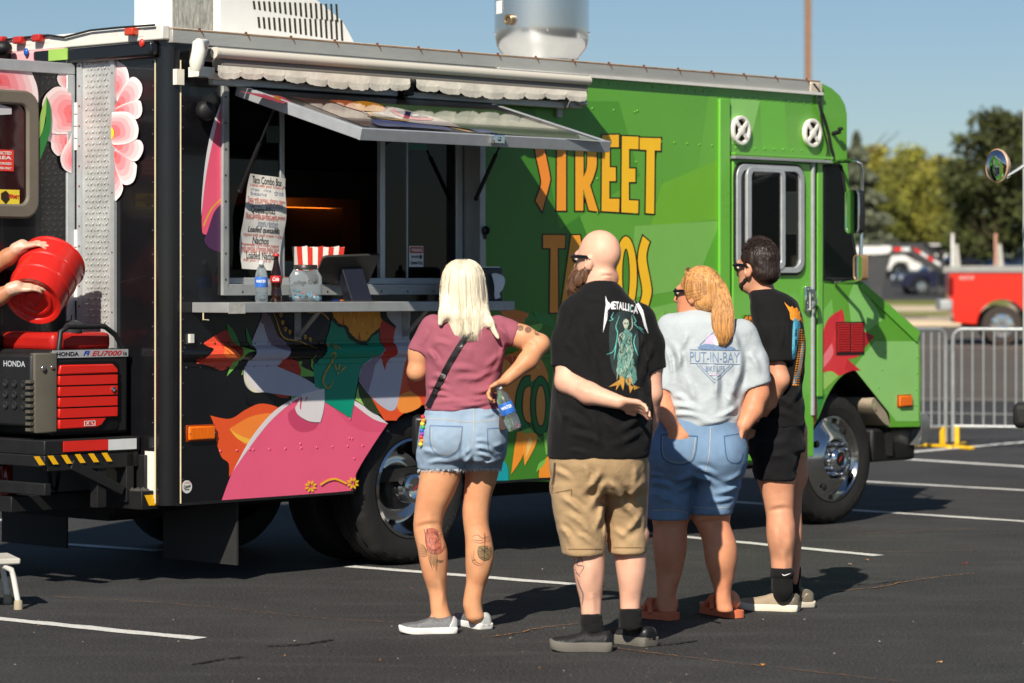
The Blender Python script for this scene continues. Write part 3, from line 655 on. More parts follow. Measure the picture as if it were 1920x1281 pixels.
# ---- awning, rolled up
AZ = 2.722; uL, uR = U(408,98,-.18)[0], U(1105,160,-.18)[0]; uM = U(770,150,-.18)[0]
m = MB(); m.cyl((uL,-.175,AZ+.012),(uR,-.175,AZ+.012),.027,n=20); m.lathe([(0,0),(.029,0),(.029,.02),(.02,.024)], (uL-.02,-.175,AZ+.012), (1,0,0), 20); aw = m.build('awning', mat('awning_tube',(206,200,186),.45,var=.06,vscale=3,stretch=(.2,1,1)), truck, 50)
m = MB(); m.cyl((uL+.03,-.140,AZ-.040),(uR-.01,-.140,AZ-.040),.038,n=20); m.build('fabric_roll', mat('grey_canvas',(134,128,120),.8,var=.15,vscale=4,stretch=(.1,3,3),bump=.2), aw, 60)
m = MB(); m.box((uL-.02,-.02,AZ-.02),(uR-.05,.0,AZ+.05)); m.box((uL+.04,-.105,AZ-.145),(uM-.02,-.06,AZ-.105)); m.box((uM+.05,-.105,AZ-.15),(uR-.12,-.06,AZ-.11)); m.build('arm_bar', M_ALU, aw, 40, .006)
m = MB(); m.box((uL-.01,-.185,AZ+.036),(uR-.01,-.002,AZ+.042)); m.build('shade_plate', M_ALU_D, aw)  # plate added to stop sun reaching the wall behind the roller
def valance(u0, u1, n, seed):
    rng = random.Random(seed); V = []; Fc = []; N = n*10
    for i in range(N+1):
        t = i/N; u = u0+(u1-u0)*t; ph = (t*n) % 1.0
        drop = .056+.022*abs(math.sin(math.pi*ph))**.35+rng.uniform(-.003,.003)+.012*math.sin(t*7+seed); wv = .0015*math.sin(t*n*5.3)
        V += [(u,-.182+wv*.3,AZ-.052),(u,-.186+wv,AZ-.052-drop*.5),(u,-.183+wv*1.6,AZ-.052-drop*.9)]
        if i: 
            for k in (0,1): Fc.append((3*i-3+k,3*i+k,3*i+k+1,3*i-2+k))
    o = mesh_obj('valance', V, Fc, mat('white_canvas',(214,207,192),.85,var=.2,vscale=9,bump=.25,bscale=25), aw, None, None); s_ = o.modifiers.new('s','SOLIDIFY'); s_.thickness = .0015
valance(uL+.0,uM-.01,9,3); valance(uM+.04,uR-.03,8,5)
m = MB(); ue, ze = U(372,112,-.2)
m.tube([(ue-.0,-.2,AZ+.055),(ue-.01,-.215,AZ+.01),(ue-.02,-.21,AZ-.05),(ue-.015,-.2,AZ-.085)], [.03,.036,.038,.030], 14); m.tube([(ue,-.2,AZ+.05),(ue+.06,-.18,AZ+.055),(ue+.075,-.15,AZ+.0),(ue+.07,-.12,AZ-.06)], [.026,.024,.016,.012], 10); m.box((ue+.0,-.03,AZ-.15),(ue+.05,0,AZ-.07)); m.box((ue+.06,-.14,AZ-.11),(ue+.16,-.05,AZ-.06)); m.cyl((ue+.14,-.12,AZ-.10),(ue+.27,-.12,AZ-.105),.018,n=10); m.build('end_arm', mat('cream_plastic',(226,222,208),.45,var=.08), aw, 60)
m = MB(); m.box((uM,-.16,AZ-.14),(uM+.05,-.02,AZ-.06)); m.build('centre_bracket', M_BLACKM, aw, 40, .008)
m = MB(); m.box((uR-.13,-.15,AZ-.15),(uR-.03,-.02,AZ-.085)); m.box((uR-.10,-.022,AZ-.20),(uR-.055,0,AZ-.13)); m.cyl((uR-.08,-.16,AZ-.11),(uR-.01,-.16,AZ-.12),.02,n=10); m.build('end_bracket', M_ALU_D, aw, 40, .006)
# eyeball flood lamp by the corner
u, z = U(376,207); m = MB(); m.lathe([(.0,-.10),(.035,-.098),(.05,-.08),(.05,-.05),(.03,-.03),(.028,0)], (u,-.0,z), (.25,.9,0.1), 20); m.ell((u-.02,-.04,z),(.035,.035,.045)); m.build('flood_lamp', M_BLACKM, truck, 60)

# ---- serving window
m = MB(); fo = [(-1.323,1.497),(0.625,1.497),(0.625,2.615),(-1.323,2.615)]; fi = [(W0+.005,WZ0+.005),(W1-.005,WZ0+.005),(W1-.005,WZ1-.005),(W0+.005,WZ1-.005)]
ring(m, fo, fi, FN, -.022, -.001); m.box((W1-.02,-.03,WZ0),(W1+.02,.16,WZ1)); m.box((W0-.02,-.02,WZ0),(W0+.012,.16,WZ1)); m.box((W0,-.02,WZ0-.02),(W1,.16,WZ0+.02))
sw = m.build('serving_window', M_ALU_D, truck, 30, .003)
m = MB()
for k in range(14): m.ell((W0+.05+k*.138,-.023,2.600),(.006,.003,.006),8,5)
for k in range(8): m.ell((-1.306,-.023,1.58+k*.135),(.006,.003,.006),8,5); m.ell((.609,-.023,1.58+k*.135),(.006,.003,.006),8,5)
for k in range(9): m.ell((W0+.1+k*.2,-.023,1.516),(.006,.003,.006),8,5)
tag(m.build('frame_screw', M_RIVET, sw), kind='stuff')
def mull(px, w=.028, v=.075, d=.03):
    u = U(px,400,v)[0]; m = MB(); m.box((u-w/2,v,WZ0+.03),(u+w/2,v+d,WZ1)); m.build('mullion', M_ALU, sw, 40, .003); return u
m0 = mull(530,.03); m1 = mull(718,.036); m2 = mull(760,.045,.095); m3 = mull(862,.05,.095)
m = MB(); m.box((W0,.07,WZ0+.02),(W1,.135,WZ0+.055)); m.build('sliding_track', M_ALU, sw, 40, .003)
GD = mat('window_glass',(8,10,11),.02,var=0,rvar=0,alpha=.8,spec=.4)
for a, b, v in ((W0,m0,.085),(m1,m2,.085),(m2,m3,.105)):
    m = MB(); m.box((a,v,WZ0+.055),(b,v+.006,WZ1)); m.build('pane', GD, sw, None)
u, z = U(783,481,.09); m = MB(); m.box((u-.055,.100,z-.058),(u+.055,.103,z+.058)); m.build('camera_sign', mat('sign_white',(225,225,222),.5), sw, None)
m = MB(); m.box((u-.050,.098,z+.018),(u+.050,.0995,z+.053)); m.build('sign_band', wrap((190,45,38)), sw, None)
text_obj('sign_text','WARNING',.03,(u,.0965,z+.035),(1,0,0),(0,0,1),wrap((238,236,230)),sw,.0008,width=.085,height=.018)
for k, t in enumerate(('Security','Cameras In Use')): text_obj('sign_text',t,.025,(u-.012 if k==0 else u,.0985,z-.002-k*.032),(1,0,0),(0,0,1),wrap((25,25,25)),sw,.0008,width=.06 if k==0 else .09,height=.022)
m = MB(); m.ell((u+.033,.099,z-.002),(.012,.001,.012),12,6); m.build('sign_emblem', wrap((25,25,25)), sw)
u, z = U(786,266,.09); m = MB(); m.box((u-.085,.100,z-.045),(u+.075,.103,z+.045)); m.build('green_notice', wrap((40,120,92)), sw, None)
u, z = U(513,252,.08); m = MB(); m.box((u-.05,.078,z-.045),(u+.04,.081,z+.045)); m.build('pale_notice', wrap((70,88,84)), sw, None)
# hand-written menu hanging in the window
mp = [U(*p,.055) for p in cp(400,300,3.31,[(232,84),(452,115),(445,230),(432,420),(405,690),(170,675),(195,480),(188,300),(205,210)])]
menu = MB(); V = []; tl, tr_, bl, br = Vector(mp[0]), Vector(mp[1]), Vector(mp[5]), Vector(mp[4]); NR = 18
for i in range(NR+1):
    t = i/NR; L_ = tl.lerp(bl,t)+Vector((-.028*math.sin(math.pi*t),0)); R_ = tr_.lerp(br,t)+Vector((.012*math.sin(math.pi*t),0))
    for k in range(7):
        q = L_.lerp(R_,k/6); V.append((q.x, .050+.010*math.sin(t*9+1)+.006*math.sin(k*1.1), q.y))
menu.add(V,[(i*7+k,i*7+k+1,(i+1)*7+k+1,(i+1)*7+k) for i in range(NR) for k in range(6)]); menu = menu.build('menu_sheet', mat('menu_paper',(214,212,206),.75,var=.10,vscale=9), None, 80)
menu.matrix_world = Matrix.Translation((OX,OY,0)) @ Matrix.Rotation(PH,4,'Z'); tag(menu, 'long handwritten paper menu hanging inside the serving window', 'menu')
bvm = BVHTree.FromPolygons(V,[(i*7+k,i*7+k+1,(i+1)*7+k+1,(i+1)*7+k) for i in range(NR) for k in range(6)])
INKB, INKR, INKG = mat('ink_black',(30,28,32),.6), mat('ink_red',(196,66,48),.6), mat('ink_blue',(130,138,165),.6)
def menu_line(t, fx0, fx1, f, ink, hh):
    L_ = tl.lerp(bl,f)+Vector((-.028*math.sin(math.pi*f),0)); R_ = tr_.lerp(br,f)+Vector((.012*math.sin(math.pi*f),0))
    T, Fc = text2d(t, .04, .0004 if ink is INKB else 0, .15); xs = [a for a,b in T]; ys = [b for a,b in T]; d = (R_-L_); x0, x1 = min(xs), max(xs)
    out = []
    for a, b in T:
        q = L_+d*(fx0+(fx1-fx0)*(a-x0)/(x1-x0)); zq = q.y+(b-min(ys))/(max(ys)-min(ys))*hh-hh/2
        h_ = bvm.ray_cast(Vector((q.x,-.5,zq)), Vector((0,1,0))); out.append((q.x, (h_[0].y if h_[0] else .05)-.0015, zq))
    mesh_obj('menu_line', out, Fc, ink, menu, None, None)
for args in (('Taco Combo Box',.1,.88,.055,INKB,.040),('3 tacos with your choice of',.06,.95,.115,INKR,.022),('chips   rice',.1,.6,.16,INKG,.02),('drink',.68,.95,.17,INKG,.03),('beans',.1,.5,.2,INKG,.02),
             ('Tacos with onions, cilantro cheese',.04,.97,.262,INKR,.026),('with corn, lime + salsa',.04,.9,.295,INKR,.022),('steak  chicken',.1,.9,.325,INKG,.02),('Quesadillas',.15,.7,.375,INKB,.042),('Flour tortilla stuffed with melted',.03,.97,.43,INKR,.024),('cheese + your choice of',.04,.8,.462,INKR,.022),
             ('steak chicken',.35,.8,.5,INKG,.02),('pork bean',.35,.8,.535,INKG,.02),('Loaded quesadilla',.16,.88,.585,INKB,.04),('topped with sour cream + salsa',.06,.97,.637,INKR,.022),('Nachos',.3,.66,.69,INKB,.038),('Homemade corn chips topped',.03,.93,.74,INKR,.022),('with nacho cheese salsa sour',.03,.95,.772,INKR,.022),('cream salsa + sour cream',.03,.9,.804,INKR,.022),('Loaded Nachos',.16,.86,.85,INKB,.040),('Add your choice of',.06,.75,.905,INKR,.022)): menu_line(*args)

# hatch, propped open
HZ0 = 2.578; h0, h1 = U(437,172)[0], U(903,189)[0]; OUT, DROP = .94, .262
hn = Vector((0,-DROP,OUT)).normalized()       # outward (upper) normal of the hatch
P_ = lambda u, t, k=0: Vector((u,-.03-OUT*t,HZ0-DROP*t))+hn*k
m = MB(); m.hexa([P_(h0,0,0),P_(h1,0,0),P_(h1,1,0),P_(h0,1,0)],[P_(h0,0,.012),P_(h1,0,.012),P_(h1,1,.012),P_(h0,1,.012)]); hatch = m.build('hatch', M_BLACKP, truck, None)
m = MB(); e = .03
for a, b, t0, t1 in ((h0-.004,h0+e,0,1),(h1-e,h1+.004,0,1)): m.hexa([P_(a,t0,-.045),P_(b,t0,-.045),P_(b,t1,-.045),P_(a,t1,-.045)],[P_(a,t0,.0145),P_(b,t0,.0145),P_(b,t1,.0145),P_(a,t1,.0145)])
m.hexa([P_(h0-.006,.985,-.046),P_(h1+.006,.985,-.046),P_(h1+.006,1.006,-.046),P_(h0-.006,1.006,-.046)],[P_(h0-.006,.985,.0155),P_(h1+.006,.985,.0155),P_(h1+.006,1.006,.0155),P_(h0-.006,1.006,.0155)])
m.build('hatch_frame', M_ALU, hatch, None, .003)
m = MB()
for k in range(5): a = h0+.2+k*.36; m.cyl((a,-.028,HZ0+.016),(a+.16,-.028,HZ0+.016),.009,n=8)
m.build('hatch_hinge', M_BLACKM, hatch); 
q = P_(.0,1.006,-.018); lk = h0+(h1-h0)*.52; m = MB(); m.box((lk-.04,-.03-OUT*1.006-.022,HZ0-DROP-.03),(lk+.04,-.03-OUT*1.006+.012,HZ0-DROP+.018)); m.ell((lk,-.03-OUT*1.006-.024,HZ0-DROP-.006),(.012,.008,.012)); m.build('hatch_lock', M_CHROME, hatch, 40, .004)
K5 = lambda p: cp(430,150,3.84,p)
plane_decal('hatch_print', [((95,70,66), K5([(440,120,1),(960,330,1),(1010,335,1),(1000,210),(720,150,1)])),
    ((232,100,120), K5([(70,84,1),(250,105),(370,120),(445,158,1),(385,172,1),(150,105,1)])), ((235,170,50), K5([(315,118,1),(350,125),(378,150,1),(355,148),(330,135)])),
    ((78,104,70), K5([(1050,172,1),(1920,220,1),(2690,452,1),(1950,392,1),(1640,345,1),(1400,270,1)]), False),
    ((214,112,62), K5([(720,150,1),(860,155),(950,190),(970,235,1),(820,190)])), ((238,160,44), K5([(880,170),(960,158),(1060,175),(1115,200),(1110,230),(1020,232),(930,220),(905,190)])),
    ((205,192,188), K5([(960,238,1),(1110,232),(1120,200),(1200,205),(1400,255),(1560,300),(1660,345,1),(1300,310)])), ((40,50,110), K5([(1165,230,1),(1260,230),(1390,258),(1450,283,1),(1330,280),(1230,258)])), ((225,90,120), K5([(1150,222,1),(1200,224),(1300,262),(1460,283),(1450,300,1),(1320,294),(1210,262)])), ((32,38,92), K5([(1190,232,1),(1280,236),(1380,260),(1430,280,1),(1330,276),(1240,254)])), ((235,232,230), K5(circ(1338,262,26,9))),
    ((52,70,140), K5([(1010,297,1),(1120,300),(1300,318),(1560,350),(1600,372,1),(1300,350),(1090,340)])), ((236,176,50), K5([(985,243,1),(1050,250),(1180,285),(1300,298,1),(1290,306,1),(1150,296),(1020,266)])), ((60,46,34), K5([(1015,252,1),(1080,258),(1200,288),(1255,298,1),(1140,290),(1050,272)])),
    ((235,165,50), K5([(1580,352,1),(1700,372),(1760,386,1),(1700,382)])), ((60,80,150), K5([(1730,365,1),(1850,372),(1920,392,1),(1800,390)]))], P_(0,0,.0125), hn, hatch, .001, .09)
for (pa, pb) in (((487,205),(433,348)),((912,278),(868,388))):
    uu = h0+.045 if pa[0] < 700 else h1-.045
    a = P_(uu,.27,-.05); b = Vector((uu,.0,2.04)); m = MB(); mid = a.lerp(b,.42); m.cyl(a,mid,.006,n=10); m.cyl(mid,b,.012,n=12); m.ell(a,(.014,.014,.014)); m.ell(b,(.014,.014,.014)); m.build('gas_strut', M_BLACKM, hatch)

# ---- serving shelf
SZ = 1.462; sv_ = -.285; s0, s1 = U(360,556)[0], U(965,560,sv_)[0]
m = MB(); m.box((s0,sv_,SZ-.012),(s1,-.002,SZ)); m.box((s0,sv_-.002,SZ-.052),(s1,sv_+.012,SZ-.0005)); m.box((s0-.002,sv_,SZ-.052),(s0+.012,-.002,SZ-.0005)); m.box((s1-.012,sv_,SZ-.052),(s1+.002,-.002,SZ-.0005)); shelf = m.build('serving_shelf', M_ALU_D, truck, None, .003)
m = MB(); m.box((s0-.004,sv_-.004,SZ-.056),(s0+.11,sv_-.0025,SZ-.004)); m.build('corner_patch', mat('worn_tape',(190,188,180),.6,.3,var=.25,vscale=30), shelf, None)
m = MB(); a = U(386,585,sv_); m.tube([(a[0],sv_+.02,SZ-.05),(a[0]-.0,sv_+.02,SZ-.085),(a[0]+.035,sv_+.02,SZ-.088)], .004, 6); m.build('shelf_hook', M_BRASS, shelf)
for px in (556,758):
    u = U(px,600)[0]; m = MB(); m.box((u-.022,-.012,SZ-.20),(u+.022,-.002,SZ-.02)); m.beam((u,-.008,SZ-.19),(u,-.20,SZ-.03),.03,.008); m.ell((u,-.013,SZ-.12),(.006,.003,.006),8,5); m.build('shelf_bracket', M_ALU_D, shelf)
u, z = U(909,432,-.03); m = MB(); m.lathe([(.022,-.03),(.026,-.02),(.014,0)], (u,-.02,z), (0,1,0), 12); m.prism([(u-.008,z-.05),(u+.008,z-.05),(u+.018,z-.01),(u-.018,z-.01)], FN, -.035,-.02); m.build('latch', M_BLACKM, truck)
# ---- printing on the flank
A1 = lambda p: cp(340,560,3.202,p)
A2 = lambda p: cp(340,560,5.82,p)
A3 = lambda p: cp(560,560,5.82,p)
A4 = lambda p: cp(900,560,3.556,p)
PINK, DPINK, WHT, LIL, PURP, TEAL, RED, ORG, LORG, YEL, LGR, MGR = (236,96,130),(204,72,108),(226,221,222),(186,188,204),(122,106,122),(8,148,118),(192,48,32),(232,88,42),(250,138,56),(252,186,66),(126,190,82),(56,138,62)
flank_decal('skirt_print', [
    (ORG, A1([(172,702,1),(290,722),(380,670),(465,632),(545,640),(600,665,1),(500,800),(380,920),(315,1030),(285,1070,1),(283,990),(240,950),(210,860),(195,760)])),
    (LORG, A1([(290,780,1),(400,715),(500,690),(575,690,1),(500,800),(420,880),(350,850)])), (YEL, A1([(288,782,1),(350,822),(425,848,1),(400,872,1),(335,840)])),
    (PINK, A1([(240,1215,1),(285,1090),(330,990),(430,850),(560,700),(690,600,1),(860,560,1),(1040,610,1),(1150,690),(1236,752,1),(1170,850),(1090,975),(1048,1050,1),(1028,1152,1),(640,1188)])),
    (DPINK, A1([(640,690),(690,650,1),(830,735,1),(800,785),(720,802),(655,760)])), ((226,87,121), A1([(880,610,1),(1040,625,1),(1130,690,1),(1225,755,1),(1190,800),(1080,790),(980,730)])),
    (WHT, A1([(310,1035,1),(400,905),(520,750),(640,640),(720,588,1),(690,588,1),(560,672),(460,780),(385,890)])), (WHT, A1([(1035,612,1),(1120,655),(1240,752,1),(1150,722),(1038,640,1)]))])
flank_decal('window_side_print', [((236,92,122), [(414,192,1),(400,240),(388,300),(380,360),(378,425),(384,440),(414,440,1)]), (WHT, [(414,192,1),(397,240),(385,300),(378,370),(377,405,1),(383,350),(391,300),(404,240)]), ((78,46,80), [(414,382,1),(400,400),(388,436),(382,450),(392,465),(414,474,1)]), ((226,176,40), stroke([(414,374),(396,392),(381,424)],2.6),False)])
flank_decal('tulip_print', [
    ((158,38,26), A2([(375,395,1),(490,345),(560,460),(650,565),(600,650,1)])), ((238,84,56), A2([(228,492,1),(375,395,1),(440,480),(600,640,1),(560,720),(470,775),(400,775),(300,735,1),(150,705,1),(315,545,1)])),
    ((252,124,56), A2([(400,600,1),(470,510),(600,640,1),(470,650)])), ((30,20,18), A2([(440,480,1),(425,540,1),(490,612,1),(482,612,1),(418,542,1)]),False),
    (MGR, A2([(490,265,1),(560,340),(610,440),(630,525,1),(560,470),(510,370)])), (LGR, A2([(630,525,1),(755,570,1),(650,605),(590,740),(490,850,1),(540,720),(600,640)])), (MGR, A2([(695,285,1),(740,410),(765,470),(755,525,1),(715,460)])), (LGR, A2([(672,765,1),(665,830,1),(650,832,1)]),False)])
flank_decal('sleeve_print', [
    (RED, A2([(1000,1040,1),(1100,1045),(1180,1060,1),(1140,1085),(1060,1075)])), (RED, A2([(1040,720),(1110,655),(1260,690),(1300,770),(1285,840,1),(1180,790),(1040,745,1)])), (LGR, A2([(1260,690,1),(1305,685),(1310,740),(1440,800,1),(1445,850,1),(1290,850,1),(1300,770)])), (LGR, A2([(1410,600,1),(1442,790,1),(1405,720)])), (LGR, A2([(1200,1060,1),(1240,1065,1),(1190,1110,1)])),
    (LIL, A2([(890,145,1),(850,260),(800,380),(765,480),(755,600),(690,740),(675,850),(700,950),(770,1015),(880,1020),(1100,1050),(1300,1068),(1555,1060,1),(1555,1008,1),(1440,930),(1280,840),(1040,740,1),(1120,620),(1130,490),(1050,410),(1000,290),(960,190)])),
    (PURP, A2([(880,145,1),(955,185),(1000,285),(1045,400),(1130,480),(1130,575,1),(1000,535),(950,470),(910,350),(890,280),(860,255)])), ((230,222,190), A2([(672,790,1),(690,900),(770,1015),(880,1022,1),(800,992),(725,890)])), (WHT, A2([(690,770,1),(880,1015,1),(790,985),(720,900)])),
    (WHT, A1([(690,640,1),(720,572,1),(856,540,1),(855,640),(835,730),(820,742),(760,735),(700,700),(680,660)])), ((214,50,70), A1([(712,592,1),(722,592,1),(714,668,1),(708,660,1)])), ((214,50,70), A1([(745,592,1),(756,592,1),(738,622,1)]))])
jag = lambda P, a: [(p[0]+random.uniform(-a,a), p[1]+random.uniform(-a,a)) for p in cr(P, 6)]
sk = []
for x, y in ((1040,125),(1080,180),(1100,262),(1130,335),(1178,365),(1293,390),(1342,420),(1394,448)):
    sk += [((214,160,44), A2(circ(x,y-6,18,20,10))), ((24,20,36), A2(circ(x-7,y-6,5,6,6))), ((24,20,36), A2(circ(x+7,y-6,5,6,6))), ((214,160,44), A2([(x-9,y+10,1),(x+9,y+10,1),(x+8,y+24,1),(x-8,y+24,1)]),False)]
G_ = (214,160,44)
flank_decal('vest_print', [
    ((26,24,44), A2([(975,105,1),(1040,250),(1090,400),(1160,450),(1280,465),(1420,545,1),(1480,420),(1610,240,1),(1620,105,1)])),
    (TEAL, A3([(350,230,1),(320,380),(200,680),(160,720),(165,900),(170,960,1),(275,1010,1),(278,1125,1),(420,1215),(565,1308,1),(600,1130),(640,900),(675,740,1),(760,680),(850,590),(875,540,1),(870,340,1),(600,250,1)])),
    (G_, A2(stroke([(975,110),(1030,230),(1080,380),(1140,440),(1260,460),(1340,495),(1420,540)],15,5,True)),False), (G_, A2(stroke([(1310,120),(1380,150),(1500,150),(1560,180),(1605,230)],14,5)),False)]+sk+[
    (G_, A3(stroke([(275,630),(320,585),(350,640),(330,720),(280,810),(255,900),(290,970),(330,965),(367,895)],15,5,True)),False)]+
    [(G_, A3(stroke(s_,16,3,True)),False) for s_ in ([(385,715),(402,785)],[(437,712),(420,778)],[(508,738),(442,795)],[(258,525),(308,488)],[(335,505),(340,558)],[(350,500),(392,552)])]+[(G_, A3(circ(416,816,9,12,8)))])
flank_decal('marigold_print', [
    ((22,26,16), A3(jag([(340,100,1),(900,100,1),(915,240),(880,360),(780,430),(720,500),(640,500),(540,420),(500,330),(420,300),(350,220)],8)),False),
    ((236,160,42), A3(jag([(355,100,1),(868,100,1),(905,230),(885,310),(840,350),(780,400),(720,462),(640,450),(560,380),(520,300),(440,270),(380,200)],7)),False)]+
    [((178,92,26), A3([(x,y,1),(x+s_*.3,y+h*.6,1),(x+s_,y+h,1),(x-s_,y+h,1)]),False) for x,y,s_,h in ((482,170,14,120),(655,350,20,95),(560,250,5,60),(740,330,6,60),(620,160,4,70),(800,250,5,70),(520,150,4,50))]+
    [((250,190,70), A3([(x,y,1),(x+10,y+30,1),(x,y+70,1),(x-10,y+30,1)])) for x,y in ((420,130),(600,200),(690,250),(760,150),(830,200),(560,130),(650,120))])
flank_decal('right_sleeve_print', [
    ((232,86,42), A3([(1180,480,1),(1700,480,1),(1700,1100,1),(1420,1150),(1250,1185),(1100,1281),(1060,1330,1),(930,1330,1),(850,1200),(750,1035,1)])), ((250,150,62), A3([(1090,1060),(1250,1015),(1330,1165),(1150,1250),(1070,1190)])), ((204,60,34), A3([(1200,500,1),(1400,480,1),(1560,800,1),(1400,1060),(1260,1040),(1180,900)])),
    (LIL, A3([(915,120,1),(1100,108,1),(1215,110,1),(1200,380),(1195,500),(1150,700),(1100,1000),(1060,1180),(1000,1226),(920,1190),(820,1110),(745,1030,1),(650,910,1),(680,740),(850,590),(900,420)])), ((150,132,152), A3([(650,910,1),(675,740,1),(760,680),(850,590,1),(880,650,1),(830,720),(800,850),(750,1025,1)])),
    ((22,18,20), A3([(878,104,1),(940,116),(965,205),(1052,298,1),(1040,332),(940,262),(890,210)])), (RED, A3([(905,235,1),(1045,325,1),(1030,420),(1010,530),(1020,620),(960,680),(935,788,1),(900,690),(860,600),(880,540),(875,340)])),
    ((48,64,34), A3([(640,920,1),(760,1050),(840,1180),(885,1270,1),(800,1240),(700,1160),(660,1060)])), ((158,204,108), A3([(640,950,1),(655,1060),(705,1165,1),(610,1105,1),(622,1040)]))])
F_ = (240,190,40); fl_ = []
for cx_, cy_ in ((581,912),(660,906)):
    for k in range(8):
        a = R(k*45+22); fl_.append((F_, [(cx_+math.cos(a)*3,cy_+math.sin(a)*3,1),(cx_+math.cos(a+.3)*8,cy_+math.sin(a+.3)*8),(cx_+math.cos(a)*12,cy_+math.sin(a)*12,1),(cx_+math.cos(a-.3)*8,cy_+math.sin(a-.3)*8)]))
flank_decal('hem_flower_print', fl_+[(F_, stroke([(599,909),(612,901),(626,898),(640,903),(648,907)],3.4),False)])
# builder's round sticker, orange side marker
u, z = U(350,913); m = MB(); m.lathe([(0.033,0),(0.033,.002),(0,.002)], (u,-.001,z), (0,-1,0), 28); st = m.build('round_sticker', mat('sticker_white',(214,212,206),.5), truck)
text_obj('sticker_text','Custom',.02,(u,-.0042,z+.003),(1,0,.15),(0,0,1),wrap((40,40,45)),st,.0004,.3,width=.046,height=.018); text_obj('sticker_text','Wraps',.02,(u,-.0042,z-.014),(1,0,.1),(0,0,1),wrap((40,40,45)),st,.0004,.3,width=.032,height=.012); text_obj('sticker_text','OTTBOURG',.02,(u,-.0042,z+.021),(1,0,0),(0,0,1),wrap((190,40,40)),st,0,width=.04,height=.007)
def amber(px, py, w_, h_, parent=truck, off=0):
    u, z = U(px,py); m = MB(); m.box((u-w_/2,-.004-off,z-h_/2),(u+w_/2,-off,z+h_/2)); b = m.build('side_marker', mat('marker_base',(150,60,10),.4), parent, 40, .006)
    m = MB(); m.box((u-w_*.46,-.022-off,z-h_*.42),(u+w_*.46,-.004-off,z+h_*.42)); m.build('lens', mat('amber_lens',(236,110,14),.12,coat=.6,var=.2,vscale=80,stretch=(1,1,.1)), b, 40, .008)
    m = MB(); m.ell((u-w_*.44,-.02-off,z),(.005,.004,.005),8,5); m.ell((u+w_*.44,-.02-off,z),(.005,.004,.005),8,5); m.build('lens_screw', M_CHROME, b)
amber(375,812,.19,.085); amber(1695,752,.155,.085)
m = MB(); m.box((UB+.14,-.02,1.255),(UB+.165,0,1.30)); m.build('side_clip', M_WHITEP, truck)
# green part: facets of the print; rear dark greens paint in the hatch shade
L1, L2, L3, SHADE_GREEN = (130,186,92),(112,176,48),(122,182,84),(64,128,40)
flank_decal('facet_shade_print', [
    (SHADE_GREEN, [(905,200,1),(1010,200,1),(1130,520,1),(1180,660,1),(1100,902,1),(930,904,1),(920,800,1)],False), ((80,148,46), [(1000,190,1),(1160,190,1),(1200,330,1),(1050,430,1)],False), ((104,172,62), [(1330,172,1),(1345,173,1),(1345,300,1),(1308,318,1)],False), (L2, [(1240,345,1),(1345,300,1),(1345,412,1),(1220,424,1)],False),
    (L3, [(1190,424,1),(1345,414,1),(1345,430,1),(1300,540,1),(1180,560,1)],False), ((92,168,50), [(1345,430,1),(1345,700,1),(1290,700,1),(1300,540,1)],False), (L3, [(1120,600,1),(1300,560,1),(1345,720,1),(1345,880,1),(1080,895,1)],False)], truck, .0004)
flank_decal('pepper_print', base=.0014, items=[
    ((226,128,52), A4([(130,85,1),(230,75),(325,100,1),(290,165),(200,150)])), (MGR, A4([(300,132,1),(360,105),(430,158,1),(400,166),(340,142),(300,162)])), (MGR, A4([(412,70,1),(470,130),(510,205,1),(470,180)])), (LGR, A4([(300,190,1),(420,160,1),(400,210),(330,240)])),
    ((232,146,62), A4([(120,560,1),(140,420),(230,340),(340,330),(440,470),(440,600),(330,830),(250,870),(140,700)])), ((200,70,40), A4([(150,400,1),(200,380),(230,480,1),(190,420)])), ((200,70,40), A4([(210,380,1),(240,390),(235,470,1)])), ((240,176,90), A4([(250,380,1),(330,360),(400,470,1),(330,440)])),
    ((40,128,58), A4([(330,560,1),(420,520),(440,640,1),(360,720)])), ((14,16,14), A4([(336,508,1),(285,520),(245,600),(228,700),(231,795),(262,880),(333,924,1),(333,830,1),(305,812),(287,760),(285,680),(299,604),(336,584,1)])), ((20,116,54), A4([(330,518,1),(290,530),(255,600),(237,700),(240,790),(270,870),(325,913,1),(325,840,1),(300,820),(277,760),(275,680),(290,600),(330,578,1)])),
    ((14,16,14), A4(circ(402,714,72,202))), ((20,116,54), A4(circ(402,714,63,193))), ((14,16,14), A4(circ(402,714,38,142))), ((226,150,70), A4(circ(402,714,30,132))),
    (LGR, A4([(250,890,1),(330,860,1),(405,950,1),(340,920)])), ((248,150,46), A4([(245,890,1),(290,900),(285,1040),(205,1172,1),(225,1010)])), ((250,162,60), A4([(290,900,1),(370,900),(365,980),(295,1115,1),(285,1000)])), ((252,200,110), A4([(330,920,1),(345,960),(305,1060,1),(310,970)])), ((248,150,46), A4([(390,1195,1),(395,1130),(440,1060),(480,1060),(490,1192,1)])), (LGR, A4([(370,1160,1),(390,1100),(440,1066,1),(420,1110)])), (LGR, A4([(420,900,1),(445,900),(450,1040,1),(436,1040,1)])),
    ((22,158,168), A4([(60,1215,1),(80,1140),(120,1085),(165,1092),(185,1150),(185,1212,1)]))])
